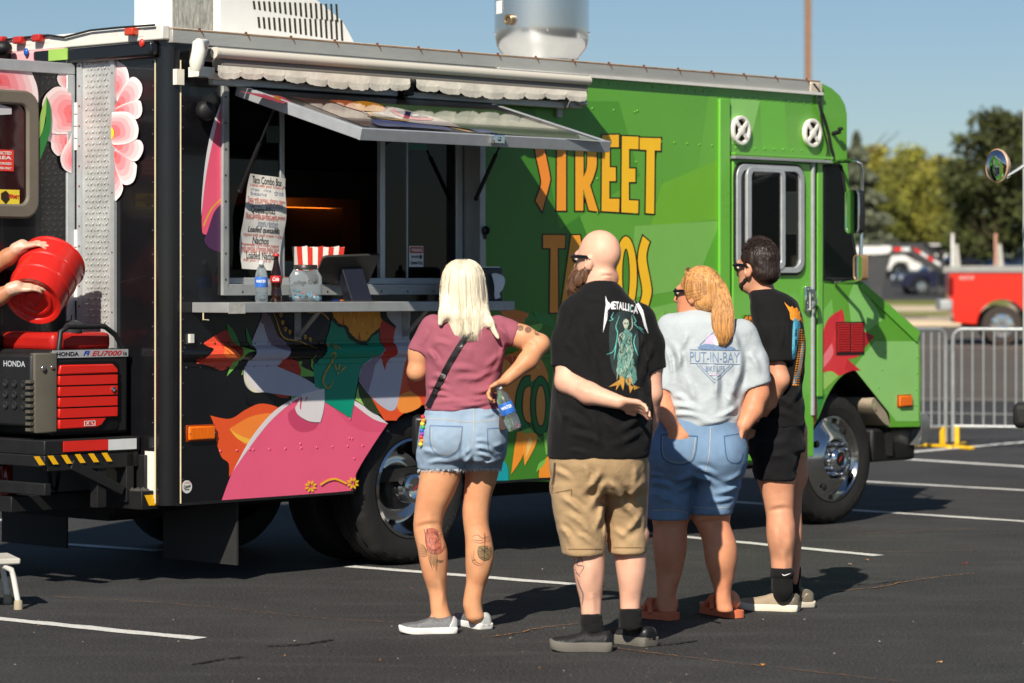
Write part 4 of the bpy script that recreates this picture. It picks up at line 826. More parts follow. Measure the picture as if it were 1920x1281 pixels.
# lettering
B1 = lambda p: cp(960,200,2.5625,p)
letters = [[(107,150),(135,130,1),(168,142,1),(152,180),(156,210),(180,330),(178,372),(143,503,1),(112,452,1),(138,375),(130,310),(112,225)],
    [(196,133,1),(282,133,1),(282,190,1),(258,190,1),(258,500,1),(213,500,1),(215,190,1),(196,190,1)],
    [(303,135,1),(360,137),(398,165),(405,235),(404,290),(388,345),(373,378,1),(413,505,1),(368,498,1),(341,395,1),(341,500,1),(303,500,1)],
    [(432,137,1),(512,135,1),(512,195,1),(468,195,1),(468,292,1),(497,292,1),(497,358,1),(466,358,1),(466,443,1),(515,443,1),(513,507,1),(429,502,1)],
    [(527,142,1),(607,145,1),(606,205,1),(561,203,1),(561,298,1),(591,298,1),(591,362,1),(560,362,1),(560,450,1),(606,452,1),(604,513,1),(524,508,1)],
    [(612,150,1),(714,152,1),(712,212,1),(684,210,1),(681,515,1),(641,512,1),(645,208,1),(612,206,1)],
    [(148,617,1),(254,617,1),(252,680,1),(218,680,1),(220,990,1),(180,990,1),(184,680,1),(148,680,1)],
    [(283,618,1),(325,618,1),(385,990,1),(345,990,1),(335,905,1),(290,905,1),(275,985,1),(232,985,1)],
    [(470,640,1),(430,625),(400,700),(392,810),(400,920),(430,1000),(470,985,1),(470,930,1),(445,935),(432,810),(445,690),(470,700,1)],
    circ(546,812,52,188,18),
    [(627,622,1),(660,650,1),(648,690),(645,740),(665,850),(668,900),(650,968,1),(615,940,1),(625,880),(605,760),(608,690)]]
holes = {2: [(342,180,1),(356,200),(360,245),(357,300),(342,338,1)], 7: [(306,690,1),(328,860,1),(292,860,1)], 9: circ(546,812,19,130,14)}
def grow(P, d):
    Q = cr(P, 5); n = len(Q); out = []; ar = sum(Q[i][0]*Q[(i+1)%n][1]-Q[(i+1)%n][0]*Q[i][1] for i in range(n)); sg = 1 if ar > 0 else -1
    Q = [q for i, q in enumerate(Q) if math.dist(q, Q[i-1]) > 1e-6]; n = len(Q)
    for i in range(n):
        a, b, c = Vector(Q[i-1]), Vector(Q[i]), Vector(Q[(i+1)%n]); e1 = (b-a).normalized(); e2 = (c-b).normalized()
        n1 = Vector((e1.y,-e1.x))*sg; n2 = Vector((e2.y,-e2.x))*sg; mm = (n1+n2); k = mm.length_squared
        out.append(tuple(b+mm*(2*d/k)) if k > .3 else tuple(b+n1*d))
    return out
for i, Lp in enumerate(letters):
    cxm = sum(p[0] for p in Lp)/len(Lp); t = max(0,min(1,(cxm-140)/420)); c = (int(250+4*t), int(146+50*t), int(52-16*t))
    its = [((16,14,12), B1(grow(Lp, 6.5)), False), (c, B1(Lp))]
    if i in holes: its += [((16,14,12), B1(holes[i])), (((80,148,46) if i < 6 else (74,138,44)), B1(grow(holes[i], -6)), False)]
    flank_decal('letter', its, truck, .0024)
flank_decal('grass_print', base=.0034, items=[((130,190,84), B1([(735,975,1),(700,1010),(680,1050,1),(720,1040,1)])), (MGR, B1([(100,980,1),(150,1000),(190,1060,1),(120,1030)]))])
text_obj('lettering','SPEC',.1,(U(1408,609)[0],-.026,U(1408,609)[1]),(1,0,0),(0,0,1),wrap((24,18,12)),truck,.006,width=.215,height=.125)
text_obj('lettering','SPEC',.1,(U(1408,609)[0],-.028,U(1408,609)[1]),(1,0,0),(0,0,1),wrap((240,140,30)),truck,.002,width=.20,height=.11)
# ---- cab side
CAB = [((104,178,62), [(1425,180,1),(1470,184,1),(1478,282,1),(1428,280,1)],False), ((136,196,104), [(1370,185,1),(1425,188,1),(1405,272,1),(1370,270,1)],False), ((134,196,106), [(1600,533,1),(1618,538,1),(1655,600,1),(1600,640,1),(1590,560,1)],False), ((140,198,112), [(1640,640,1),(1722,640,1),(1722,790,1),(1680,790,1),(1600,690,1)],False), ((118,188,84),[(1530,600,1),(1560,560,1),(1570,700,1),(1530,740,1)],False)]
B3 = lambda p: cp(1460,520,2.67,p)
CAB += [((206,44,54), B3([(318,158,1),(255,200),(225,260),(205,350),(195,450),(208,490,1),(250,440),(290,400),(330,240)])), ((216,52,60), B3([(318,158,1),(328,225),(425,228),(427,270),(480,296,1),(440,340),(400,395),(345,410,1),(410,467,1),(370,467),(300,495,1),(250,470),(205,490,1),(260,330)])), ((238,120,130), B3([(195,430,1),(265,330,1),(270,390),(210,470,1)])), ((170,30,42), B3([(425,270,1),(480,296,1),(440,340),(400,395),(420,330)])), ((196,40,52), B3([(345,410,1),(410,467,1),(370,467),(330,460)])),
        ((150,196,96), B3([(210,490,1),(260,470),(300,495,1),(230,560),(180,590,1)])), ((44,140,62), B3([(185,590,1),(235,585,1),(200,680),(180,720,1)]))]
flank_decal('petal_print', base=.0030, items=[((228,62,78), B3([(112,572),(165,570),(190,630),(180,720),(150,830),(100,925,1),(96,900),(128,760),(122,640)])), ((244,140,150), B3([(150,640),(170,600),(178,640),(140,760,1)]))])
flank_decal('cab_print', CAB[:2], truck, .0006); flank_decal('hood_print', CAB[2:], truck, .0006)
m = MB()
a = U(1345,560); b = U(1364,560); m.box((a[0],-.022,ZB),(b[0],-.001,2.70)); m.build('body_seam', M_GREEN2, truck, 40, .004)
ud0, ud1 = U(1371,300)[0], U(1522,300)[0]
m = MB(); m.box((ud0,-.016,ZB+.02),(ud1,-.001,2.325)); door2 = m.build('cab_door', M_GREEN2, truck, 40, .004)
m = MB(); m.box((ud0-.02,-.05,2.335),(ud1+.14,-.001,2.352)); m.box((ud0-.02,-.05,2.36),(ud1+.16,-.018,2.375),1); m.build('door_gutter', [M_ALU_D, M_GREEN2], truck, None)
g0 = U(1374,516,-.016); g1 = U(1506,309,-.016)
m = MB(); ring(m, rrect(g0[0],g0[1],g1[0],g1[1],.09), rrect(g0[0]+.02,g0[1]+.02,g1[0]-.02,g1[1]-.02,.075), FN, -.030, -.0162,1); ring(m, rrect(g0[0]+.015,g0[1]+.015,g1[0]-.015,g1[1]-.015,.08), rrect(g0[0]+.055,g0[1]+.05,g1[0]-.055,g1[1]-.05,.06), FN, -.040, -.0165); cw = m.build('door_window', [M_ALU, M_RUBBER], door2, 40, .003)
m = MB(); m.prism(rrect(g0[0]+.03,g0[1]+.03,g1[0]-.03,g1[1]-.03,.06), FN, -.022, -.0175); m.build('pane', M_GLASS, cw, None)
uu0 = U(1400,400,-.04)[0]; uu1 = U(1472,400,-.04)[0]
m = MB(); ring(m, rrect(uu0,g0[1]+.035,uu1,g1[1]-.03,.05), rrect(uu0+.045,g0[1]+.07,uu1-.04,g1[1]-.06,.03), FN, -.046, -.024); m.build('slider_frame', M_ALU, cw, 40, .004)
m = MB(); m.prism(rrect(uu0+.04,g0[1]+.06,uu1-.035,g1[1]-.05,.03), FN, -.034, -.031); m.build('pane', M_GLASS, cw, None)
# quarter glass, hinge rod, handle
qg = [U(*p) for p in cr([(1541,312,1),(1572,310),(1578,330),(1594,430),(1609,518),(1604,525,1),(1541,523,1)],4)]
m = MB(); m.prism(qg, FN, -.007, -.001); m.build('quarter_glass', M_GLASS, truck, None)
m = MB(); m.tube([(p[0],-.006,p[1]) for p in qg], .011, 8, closed=True); m.build('quarter_seal', M_RUBBER, truck, 60)
m = MB(); a = U(1524,300,-.02)[0]; m.cyl((a,-.018,.72),(a,-.018,2.33),.016,n=12); m.build('door_hinge_rod', M_ALU_D, truck)
m = MB(); a0 = U(1530,290)[0]; m.box((a0,-.014,ZB+.4),(a0+.055,-.001,2.34)); m.build('door_pillar', M_GREEN2, truck, 40, .004)
u, z = U(1513,562,-.03); m = MB(); m.box((u-.028,-.045,z-.075),(u+.03,-.018,z+.085)); m.tube([(u-.02,-.05,z+.07),(u+.02,-.075,z+.05),(u+.03,-.08,z-.02),(u+.01,-.06,z-.06)], [.01,.013,.013,.01], 10); m.build('door_handle', M_CHROME, door2, 40, .01)
# louvred vent in the hood side
for k in range(12):
    for c0, c1 in ((1569,1592),(1595,1617)):
        ya = 607+k*4.6; a, b = U(c0,ya), U(c1,ya+.8); m = MB(); m.hexa([(a[0],-.010,a[1]-.004),(b[0],-.010,a[1]-.004),(b[0],-.006,a[1]-.012),(a[0],-.006,a[1]-.012)],[(a[0],-.011,a[1]-.001),(b[0],-.011,a[1]-.001),(b[0],-.006,a[1]+.0015),(a[0],-.006,a[1]+.0015)]); m.build('louvre', wrap((206,48,54)), truck, None)
a, b = U(1567,604), U(1619,664); m = MB(); m.box((a[0],-.027,b[1]),(b[0],-.0262,a[1])); 
bk = MB(); bk.box((a[0],-.0058,b[1]),(b[0],-.0050,a[1])); bk.build('vent_opening', M_DARK, truck, None)
# oval speakers
for px, py in ((1385,245),(1519,250)):
    u, z = U(px,py); m = MB(); P = circ(u,z,.088,.088*1.0,28); O = [(u+(x-u)*1.0, z+(y-z)*1.02) for x,y in P]
    ring(m, [(u+.088*math.cos(t),z+.092*math.sin(t)) for t in np.linspace(0,2*math.pi,28,endpoint=False)], [(u+.066*math.cos(t),z+.070*math.sin(t)) for t in np.linspace(0,2*math.pi,28,endpoint=False)], FN, -.03, -.001)
    for k in range(4):
        t = R(45+90*k); m.beam((u+.02*math.cos(t),-.026,z+.02*math.sin(t)),(u+.075*math.cos(t),-.026,z+.078*math.sin(t)),.026,.012,0,(0,1,0))
    m.lathe([(.03,0),(.03,.012),(.012,.018),(0,.018)], (u,-.02,z), (0,-1,0), 16); sp = m.build('speaker', mat('speaker_white',(226,222,212),.5,var=.10,vscale=20), truck, 40, .004)
    m = MB(); m.lathe([(.068,0),(.04,.004),(0,.006)], (u,-.006,z), (0,-1,0), 20); m.build('speaker_cone', M_BLACKM, sp)
# cable from the roof corner, small lamp
m = MB(); V_ = [UV(px,py,-.02) for px,py in [(1523,157),(1536,175),(1537,200),(1545,222),(1553,250),(1556,270),(1562,290),(1563,302)]]; m.tube([Vector((p.x,-.022,p.z)) for p in [Vector((*a,0)) and Vector((a[0],0,a[1])) for a in cr([(q.x,q.z) for q in V_],5,False)]], .010, 8)
m.tube([(p[0],-.03,p[1]) for p in cr([U(*q,-.03) for q in [(1537,190),(1541,230),(1552,275),(1548,300)]],5,False)], .006, 6); m.build('roof_cable', M_RUBBER, truck, 80)
u, z = U(1524,160); m = MB(); m.box((u-.06,-.028,z-.05),(u+.07,.0,z+.02)); m.build('rail_end', mat('flaking_paint',(200,188,168),.8,var=.4,vscale=40), truck, 40, .01)
u, z = U(1561,248); m = MB(); m.cyl((u,-.06,z),(u,0,z-.01),.014,n=10); m.ell((u+.005,-.06,z+.02),(.02,.02,.012)); m.build('brow_lamp', M_BLACKM, truck)
# mirrors
def mirror_assembly():
    vA = -.26
    pts = [UV(1572,302,-.01), UV(1586,302,-.12), UV(1604,302,vA), UV(1613,308,vA), UV(1616,325,vA), UV(1616,400,vA), UV(1614,480,vA), UV(1610,524,vA), UV(1598,526,-.12), UV(1565,530,-.01)]
    for p, v in zip(pts, (-.01,-.12,vA,vA,vA,vA,vA,vA,-.12,-.01)): p.y = v
    m = MB(); m.tube(pts, .0135, 10); arm = m.build('mirror_arm', M_CHROME, truck, 60)
    for px, py, hw, hh, rr, fm in ((1599,397,19,40,.035,M_CHROME),(1610,502,12.5,24,.03,mat('mirror_rim_rust',(176,140,104),.4,.5))):
        c = UV(px,py,vA-.01); wd = hw*.00345; ht = hh*.00345
        # facing backwards towards the lens side: local frame
        nrm = Vector((-.985,.17,0)).normalized(); xd = Vector((0,0,1)).cross(nrm).normalized(); P = rrect(-wd,-ht,wd,ht,min(rr,wd*.8),5)
        fn = lambda a,b,d: tuple(c+xd*a+Vector((0,0,b))+nrm*d)
        m = MB(); m.prism(P, fn, -.045, .0); ob = m.build('mirror_head', fm if hw<15 else mat('mirror_back',(60,62,60),.3,.6), arm, 40, .008)
        m = MB(); ring(m, P, [(a*.86,b*.93) for a,b in P], fn, .0, .008); m.build('mirror_rim', fm, ob, 40)
        m = MB(); m.prism([(a*.87,b*.94) for a,b in P], fn, .001, .004); m.build('mirror_glass', mat('mirror_silver',(200,205,208),.03,1.0,var=0,rvar=0), ob, None)
mirror_assembly()
# hood top edge band, front bumper, lamp
m = MB(); a, b = nose[2], nose[3]; m.prism([(a[0],a[1]),(b[0],b[1]),(b[0]-.05,b[1]-.03),(a[0]-.035,a[1]-.075)], FN, -.010, -.001); m.build('hood_edge', M_GREEN2, truck, 40, .004)
m = MB(); ub, zb = U(1725,805); m.box((ub-.42,.08,.38),(ub+.06,TW-.08,.60)); bp_ = m.build('front_bumper', M_BLACKM, truck, 40, .02)
m = MB(); P = [U(*p,.0) for p in cr([(1727,776,1),(1738,777),(1744,793),(1741,822),(1733,832),(1722,835,1),(1728,815)],4)]; m.prism(P, FN, .0, .35); m.build('bumper_end', mat('bumper_chrome',(225,226,226),.12,.9), truck, 40, .006)
m = MB(); P = [U(*p,.03) for p in cr([(1640,745),(1658,770),(1668,801,1),(1652,790),(1632,760)],4)]; m.prism(P, FN, .02, .3); m.build('inner_fender', mat('muddy_liner',(150,138,118),.85,var=.25), truck, 50)

# ---- wheels
def wheel(uc, front):
    w_ = empty('wheel', (uc, VT, TR)); w_.parent = truck
    R0 = TR; ri = .272
    m = MB(); n = 72; pr = []
    pr = [(ri,.03),(ri+.012,.0),(ri+.05,-.012),(R0-.06,-.016),(R0-.025,-.002),(R0-.008,.018),(R0,.04),(R0,.06),(R0-.014,.062),(R0-.014,.072),(R0,.074),(R0,.115),(R0-.014,.117),(R0-.014,.127),(R0,.129),(R0,.165),(R0-.014,.167),(R0-.014,.177),(R0,.179),(R0,.20),(R0-.01,.215),(R0-.05,.23),(ri,.22)]
    V = []; Fc = []
    for (r, h) in pr:
        for k in range(n):
            a = 2*math.pi*k/n; rr = r
            if r > R0-.012 and k % 3 == 0 and (h < .062 or h > .178): rr = r-.010
            V.append((rr*math.cos(a), h, rr*math.sin(a)))
    for i in range(len(pr)-1): Fc += [(i*n+k,i*n+(k+1)%n,(i+1)*n+(k+1)%n,(i+1)*n+k) for k in range(n)]
    m.add(V, Fc); m.build('tyre', mat('tyre_rubber',(30,29,28),.72,var=.28,vscale=9,bump=.15,bscale=40), w_, 35)
    for t, an in (('LUNGO',70),('FIRMA',-40)):
        T, Fx = text2d(t,.05,.0008,0,'CENTER',1.3); V = []
        for a_, b_ in T:
            ang = R(an)-a_/.345; rr = .345+b_*.9; V.append((rr*math.cos(ang),-.0172,rr*math.sin(ang)))
        mesh_obj('tyre_lettering', V, Fx, mat('tyre_letter',(52,51,50),.6), w_, None, None)
    CH = mat('polished_wheel',(205,205,204),.12,1.0,var=.06,vscale=6,bump=.01)
    m = MB()
    if front: prof_ = [(ri+.004,.02),(ri+.006,-.002),(ri-.008,-.010),(ri-.018,.004),(ri-.026,.02),(ri-.075,-.005),(.155,-.030),(.135,-.034),(.128,-.02),(.118,-.02),(.075,-.022)]
    else: prof_ = [(ri+.004,.02),(ri+.006,-.002),(ri-.008,-.010),(ri-.016,.01),(ri-.026,.05),(ri-.06,.10),(.20,.125),(.155,.13),(.15,.128),(.13,.13),(.0,.13)]
    m.lathe([(r,h) for r,h in prof_], (0,0,0), (0,1,0), 56); rim = m.build('rim', CH, w_, 35)
    nh = 4
    for k in range(nh):
        a = R(50+90*k+(10 if front else 30)); rr = .205 if front else .205; h = (-.012 if front else .118); m = MB(); m.ell((rr*math.cos(a),h,rr*math.sin(a)),(.024,.010,.024),14,8); m.build('hole_shade_disc', M_DARK, rim)  # dark discs on the rim paint in the shade of the holes
    nl = 10 if front else 8
    for k in range(nl):
        a = 2*math.pi*k/nl; rr = .100; h0 = -.022 if front else .128; m = MB(); p0 = Vector((rr*math.cos(a),h0,rr*math.sin(a))); m.cyl(p0, p0+Vector((0,-.035,0)), .013, .011, 6); m.ell(p0+Vector((0,-.036,0)),(.010,.008,.010),8,5); m.build('lug_nut', M_CHROME if front else M_ALU_D, rim)
    m = MB()
    if front: m.lathe([(.078,-.02),(.074,-.05),(.06,-.066),(.05,-.07),(.045,-.064),(0,-.064)], (0,0,0), (0,1,0), 32); hb = m.build('hub', M_CHROME, rim); yy = -.0645
    else:
        m.lathe([(.125,.128),(.12,.09),(.085,.075)], (0,0,0), (0,1,0), 32, 1); m.lathe([(.085,.075),(.084,.0),(.078,-.022),(.06,-.03),(.05,-.026),(0,-.026)], (0,0,0), (0,1,0), 32); hb = m.build('hub', [M_CHROME, M_BLACKM], rim); yy = -.0265
    m = MB(); m.add([(-.02,yy-.001,-.02),(.0,yy-.001,-.005),(.022,yy-.001,.022),(-.005,yy-.001,.01)],[(0,1,2,3)]); m.build('hub_emblem', wrap((170,50,50)), rim, None)
    return w_
wf = wheel(WC_F, True); wr = wheel(WC_R, False); wf.rotation_euler = (0,0,0)
for uc, vv in ((WC_R,.42),(WC_R,1.55),(WC_R,1.9),(WC_F,1.9)):
    m = MB(); m.lathe([(.27,0),(TR-.02,0),(TR,.03),(TR,.19),(TR-.02,.22),(.27,.22),(.27,.1),(0,.1)], (uc,vv,TR), (0,1,0), 40); m.build('inner_wheel', M_RUBBER, truck)
# ================================================================ things around the truck
TM = Matrix.Translation((OX,OY,0)) @ Matrix.Rotation(PH,4,'Z')
def truck_thing(name, loc, label, cat, group=None, rz=0):      # a thing that stands on the truck, placed in truck coordinates
    p = TM @ Vector(loc); return empty(name, p, PH+rz, label, cat, group)
# ---- generator on the rear rack
gv = .26; ga = U(96,700,gv)[0]; gb = U(241,700,gv)[0]; gz0, gz1 = .790, UV(170,655,gv).z
gen = truck_thing('generator', (ga,gv,gz0), 'red and black portable generator on the rear rack of the food truck', 'generator')
L_, H_, D_ = gb-ga, gz1-gz0, .55
M_GBLK = mat('generator_black',(26,26,27),.5,var=.2,bump=.05); M_GRED = mat('generator_red',(206,36,26),.32,var=.06,coat=.2)
m = MB(); m.box((.0,.0,.0),(L_,D_,H_)); m.build('body', M_GBLK, gen, 40, .02, 3)
m = MB(); m.box((.055,.06,H_-.01),(L_-.06,D_-.05,H_+.085)); m.build('top_cover', mat('generator_dark_red',(170,28,22),.4), gen, 40, .03, 3)
m = MB(); m.tube([(.06,.02,H_-.01),(.075,.02,H_+.09),(.12,.02,H_+.115),(L_-.14,.02,H_+.115),(L_-.07,.02,H_+.07),(L_-.02,.02,H_-.0)], .014, 10); m.tube([(.06,D_-.03,H_-.01),(.075,D_-.03,H_+.09),(.12,D_-.03,H_+.115),(L_-.14,D_-.03,H_+.115),(L_-.07,D_-.03,H_+.07),(L_-.02,D_-.03,H_-.0)], .014, 10); m.build('handle', M_GBLK, gen, 60)
m = MB(); m.lathe([(.0,.0),(.05,.0),(.05,.03),(.045,.045),(.03,.06),(.012,.066),(.01,.09),(0,.09)], (.23,.12,H_+.083), n=20); m.build('fuel_cap', mat('fuel_cap',(46,48,52),.25), gen, 50)
gx = lambda px: U(px,700,gv)[0]-ga
gzz = lambda px, py: UV(px,py,gv).z-gz0
x0, x1 = gx(106), gx(217); zt, zb = gzz(160,682), gzz(160,804); n = 6; hh = (zt-zb)/n
m = MB(); m.prism(rrect(x0-.012,zb-.012,x1+.012,zt+.012,.03), lambda a,b,d:(a,d,b), -.006, .0); m.build('panel_frame', mat('generator_frame',(14,14,15),.4), gen, 40, .003)
for k in range(n):
    za = zb+k*hh+.004; zc = zb+(k+1)*hh-.004; xr = x1
    P = [(x0,za),(xr,za),(xr,zc),(x0,zc)]
    if k == 0: P = [(x0,za),(x0+(x1-x0)*.62,za),(x0+(x1-x0)*.72,za+.012),(x0+(x1-x0)*.80,zc),(x0,zc)]
    if k == n-1: P = [(x0,za),(xr,za),(xr,za+.02),(xr-.035,zc),(x0+.01,zc)]
    m = MB(); m.prism(P, lambda a,b,d:(a,d,b), -.022, -.004); m.build('panel_slat', M_GRED, gen, 40, .006, 2)
m = MB(); m.lathe([(.014,0),(.014,.008),(.008,.010),(0,.006)], (gx(207),-.021,gzz(207,730)), (0,-1,0), 14); m.build('panel_knob', M_CHROME, gen)
a0, a1, b0, b1 = gx(98), gx(239), gzz(170,670), gzz(170,656)
m = MB(); m.box((a0,-.006,b0),(a1,-.001,b1+.0)); m.build('name_plate', mat('plate_silver',(190,192,192),.35,.4), gen, None)
zm = (b0+b1)/2; sx = (a1-a0)
text_obj('plate_text','HONDA',.04,(a0+sx*.19,-.0075,zm),(1,0,0),(0,0,1),wrap((24,24,26)),gen,.0012,width=sx*.29,height=.022)
text_obj('plate_text','FI',.04,(a0+sx*.44,-.0075,zm+.002),(1,0,0),(0,0,1),wrap((30,50,160)),gen,.0012,.35,width=sx*.09,height=.024)
text_obj('plate_text','EU7000',.04,(a0+sx*.71,-.0075,zm),(1,0,0),(0,0,1),wrap((190,36,36)),gen,.0006,.3,width=sx*.40,height=.026); text_obj('plate_text','is',.04,(a0+sx*.955,-.0075,zm-.002),(1,0,0),(0,0,1),wrap((24,24,26)),gen,.0006,width=sx*.05,height=.02)
m = MB(); u_, z_ = gx(163), gzz(163,794); ring(m, [(u_-.035,z_-.012),(u_+.035,z_-.012),(u_+.035,z_+.014),(u_-.035,z_+.014)], [(u_-.032,z_-.009),(u_+.032,z_-.009),(u_+.032,z_+.011),(u_-.032,z_+.011)], lambda a,b,d:(a,d,b), -.0245, -.0232); m.beam((u_-.022,-.024,z_-.005),(u_-.006,-.024,z_+.009),.004,.001,0,(0,1,0)); m.beam((u_-.02,-.024,z_+.008),(u_-.004,-.024,z_-.005),.004,.001,0,(0,1,0)); m.beam((u_+.008,-.024,z_+.008),(u_+.022,-.024,z_-.006),.005,.001,0,(0,1,0)); m.build('panel_icon', wrap((225,215,210)), gen, None)
# corner cover and control end
m = MB(); m.prism([(-.09,.02),(-.012,-.01),(.03,-.012),(.03,.06),(-.09,.06)], lambda a,b,d:(a,b,d), .02, H_-.015); m.cyl((-.055,-.002,H_-.09),(-.055,-.016,H_-.09),.014,n=12,mi=1); m.cyl((-.005,-.008,H_-.085),(-.005,-.022,H_-.085),.01,n=12,mi=1); m.build('corner_cover', [mat('cover_olive',(84,80,70),.5,var=.12), M_CHROME], gen, 30, .012, 2)
m = MB(); m.box((-.10,.03,.05),(.0,D_-.02,H_-.02)); cpn = m.build('control_panel', M_GBLK, gen, 40, .015)
text_obj('panel_text','HONDA',.05,(-.1012,.17,H_-.07),(0,-1,0),(0,0,1),wrap((170,175,180)),gen,.001,width=.18,height=.03)
for r_ in range(3):
    for k in range(5):
        m = MB(); v = .09+k*.075; z = H_-.17-r_*.055; m.lathe([(.02,0),(.02,.008),(.014,.010),(0,.004)], (-.1,v,z), (-1,0,0), 14); m.build('outlet', mat('outlet_shade_grey',(34,35,37),.5), gen)  # outlet colour darkened to put shade on the control end
for k in range(9):
    m = MB(); m.box((-.115,.02,.03+k*.03),(-.092,.06,.045+k*.03)); m.build('cooling_fin', MATS['cover_olive'], gen)
m = MB(); m.tube([(L_+.0,.1,H_*.55),(L_+.03,.1,H_*.60),(L_+.06,.12,H_*.55),(L_+.055,.14,H_*.2)], .010, 8); m.build('fuel_line', M_RUBBER, gen, 60)

# ---- goods on the serving shelf
SH = SZ
def on_shelf(px, v): return U(px, 550, v)[0]
def bottle_profile(h, r, neck, cap):
    return [(0,0.002),(r*.8,0.0),(r,.012),(r,.05),(r*.93,.07),(r,.09),(r,h*.60),(r*.94,h*.68),(r*.7,h*.80),(neck,h*.88),(neck,h*.93)]
M_PET = mat('clear_plastic',(225,235,240),.08,trans=.92,ior=1.15,var=0,rvar=0); M_WATER = mat('water_fill',(215,230,236),.02,trans=.95,ior=1.2,var=0,rvar=0)
def water_bottle(root, h=.205, r=.031, cap=True, label=(60,110,190)):
    m = MB(); m.lathe(bottle_profile(h,r,.0125,cap), n=28)
    for k in range(5): m.lathe([(r*1.001,.018+k*.008),(r*.965,.022+k*.008),(r*1.001,.026+k*.008)], n=28)
    m.build('bottle_body', M_PET, root, 60)
    m = MB(); m.lathe([(r*1.004,h*.36),(r*1.012,h*.365),(r*1.012,h*.60),(r*1.004,h*.605)], n=28); lb = m.build('bottle_label', mat('label_%d_%d' % label[:2], label, .35, var=.45, vscale=45), root, 60)
    T, Fx = text2d('WATER',.02,.0006); V = []
    for a_, b_ in T: an = -math.pi/2+a_/r*.8; V.append((r*1.02*math.cos(an), r*1.02*math.sin(an), h*.50+b_))
    mesh_obj('label_text', V, Fx, mat('label_white',(235,238,240),.4), root, None, None)
    if cap:
        m = MB(); m.lathe([(0,h*1.0),(.013,h*1.0),(.0145,h*.995),(.0145,h*.925),(.012,h*.92)], n=20); m.build('cap', mat('cap_white',(225,228,230),.4), root, 50)
b1 = truck_thing('water_bottle', (on_shelf(490,-.22),-.22,SH), 'clear water bottle with blue label on the shelf beside the cola', 'bottle', None, R(-46)); water_bottle(b1, .215, .033)
b2 = truck_thing('cola_bottle', (on_shelf(518,-.22),-.22,SH), 'glass cola bottle with red label on the serving shelf', 'bottle', None, R(-46))
m = MB(); m.lathe([(0,.001),(.026,0),(.029,.01),(.029,.05),(.026,.065),(.0265,.085),(.030,.105),(.030,.135),(.026,.155),(.018,.185),(.0125,.215),(.012,.235),(.014,.237),(.014,.243)], n=28); m.build('glass', mat('cola_glass',(34,14,8),.05,var=.1,coat=.5), b2, 60)
m = MB(); m.lathe([(.0305,.103),(.0308,.104),(.0308,.136),(.0305,.137)], n=28); m.build('bottle_label', mat('cola_label',(196,34,30),.4,var=.1), b2, 60)
text_obj('label_text','Cola',.03,(0,-.0312,.12),(1,0,0),(0,0,1),MATS['label_white'],b2,.0005,.3,width=.034,height=.02)
m = MB(); m.lathe([(0,.252),(.013,.251),(.0155,.246),(.0155,.238)], n=20); m.build('crown_cap', mat('cap_red',(190,40,34),.35), b2, 50)
jr = truck_thing('tip_jar', (on_shelf(573,-.18),-.18,SH), 'clear plastic jar with dark lid and blue sweets on the shelf', 'jar', None, R(-46))
m = MB(); P = rrect(-.085,-.062,.085,.062,.03,4); prj = [(1.0,.002),(1.0,.11),(.98,.135),(.80,.160),(.74,.172)]; n = len(P); V = [(a*k,b*k,h) for k,h in prj for a,b in P]
m.add(V, [(i*n+k,i*n+(k+1)%n,(i+1)*n+(k+1)%n,(i+1)*n+k) for i in range(len(prj)-1) for k in range(n)]+[tuple(range(n-1,-1,-1))]); m.build('jar_body', M_PET, jr, 50)
m = MB(); m.lathe([(0,.195),(.058,.195),(.062,.19),(.062,.170),(.058,.168)], n=32); m.build('lid', mat('jar_lid',(42,40,38),.4), jr, 50)
for k in range(26):
    c = random.choice([(96,178,206),(96,178,206),(110,190,215),(224,120,110),(235,235,230)]); m = MB(); p = (random.uniform(-.065,.065), random.uniform(-.045,.045), .016+random.random()**2*.045); a = Matrix.Rotation(random.uniform(0,3),3,Vector((random.random(),random.random(),random.random())).normalized()); q = [Vector(p)+a@Vector(v) for v in ((-.014,-.008,-.005),(.014,-.008,-.005),(.014,.008,-.005),(-.014,.008,-.005),(-.014,-.008,.005),(.014,-.008,.005),(.014,.008,.005),(-.014,.008,.005))]
    m.hexa(q[:4],q[4:]); m.build('sweet', mat('sweet_%d' % c[0], c, .4), jr, None, .003)
text_obj('jar_text','college fund',.03,(0,-.0645,.10),(1,0,0),(0,0,1),INKB,jr,0,.2,width=.12,height=.03)
bk_ = truck_thing('striped_food_tray', (on_shelf(594,.06),.045,WZ0+.056), 'red and white striped paper food boat standing in the window', 'food tray', None, R(-25))
m = MB(); ns = 9
for k in range(ns):
    a, b = -.135+.27*k/ns, -.135+.27*(k+1)/ns; w0, w1 = a*.86, b*.86; m.add([(w0,-.02,.0),(w1,-.02,.0),(b,-.035,.165+.006*math.sin(k*2)),(a,-.035,.165)],[(0,1,2,3)],k%2); m.add([(w0,.04,.0),(w1,.04,.0),(b,.055,.165),(a,.055,.165)],[(3,2,1,0)],k%2)
m.add([(-.135,-.035,.165),(-.135,.055,.165),(-.116,.04,0),(-.116,-.02,0)],[(0,1,2,3)],1); m.add([(.135,-.035,.165),(.135,.055,.165),(.116,.04,0),(.116,-.02,0)],[(3,2,1,0)],1); m.add([(-.116,-.02,0.001),(.116,-.02,0.001),(.116,.04,.001),(-.116,.04,.001)],[(0,1,2,3)],1)
m.build('tray_wall', [mat('tray_red',(206,52,42),.6,var=.1), mat('tray_white',(232,226,216),.6,var=.05)], bk_, None)
tb_ = truck_thing('tablet_till', (on_shelf(655,-.14),-.14,SH), 'black tablet till on a slanted stand seen from behind', 'tablet', None, R(-20))
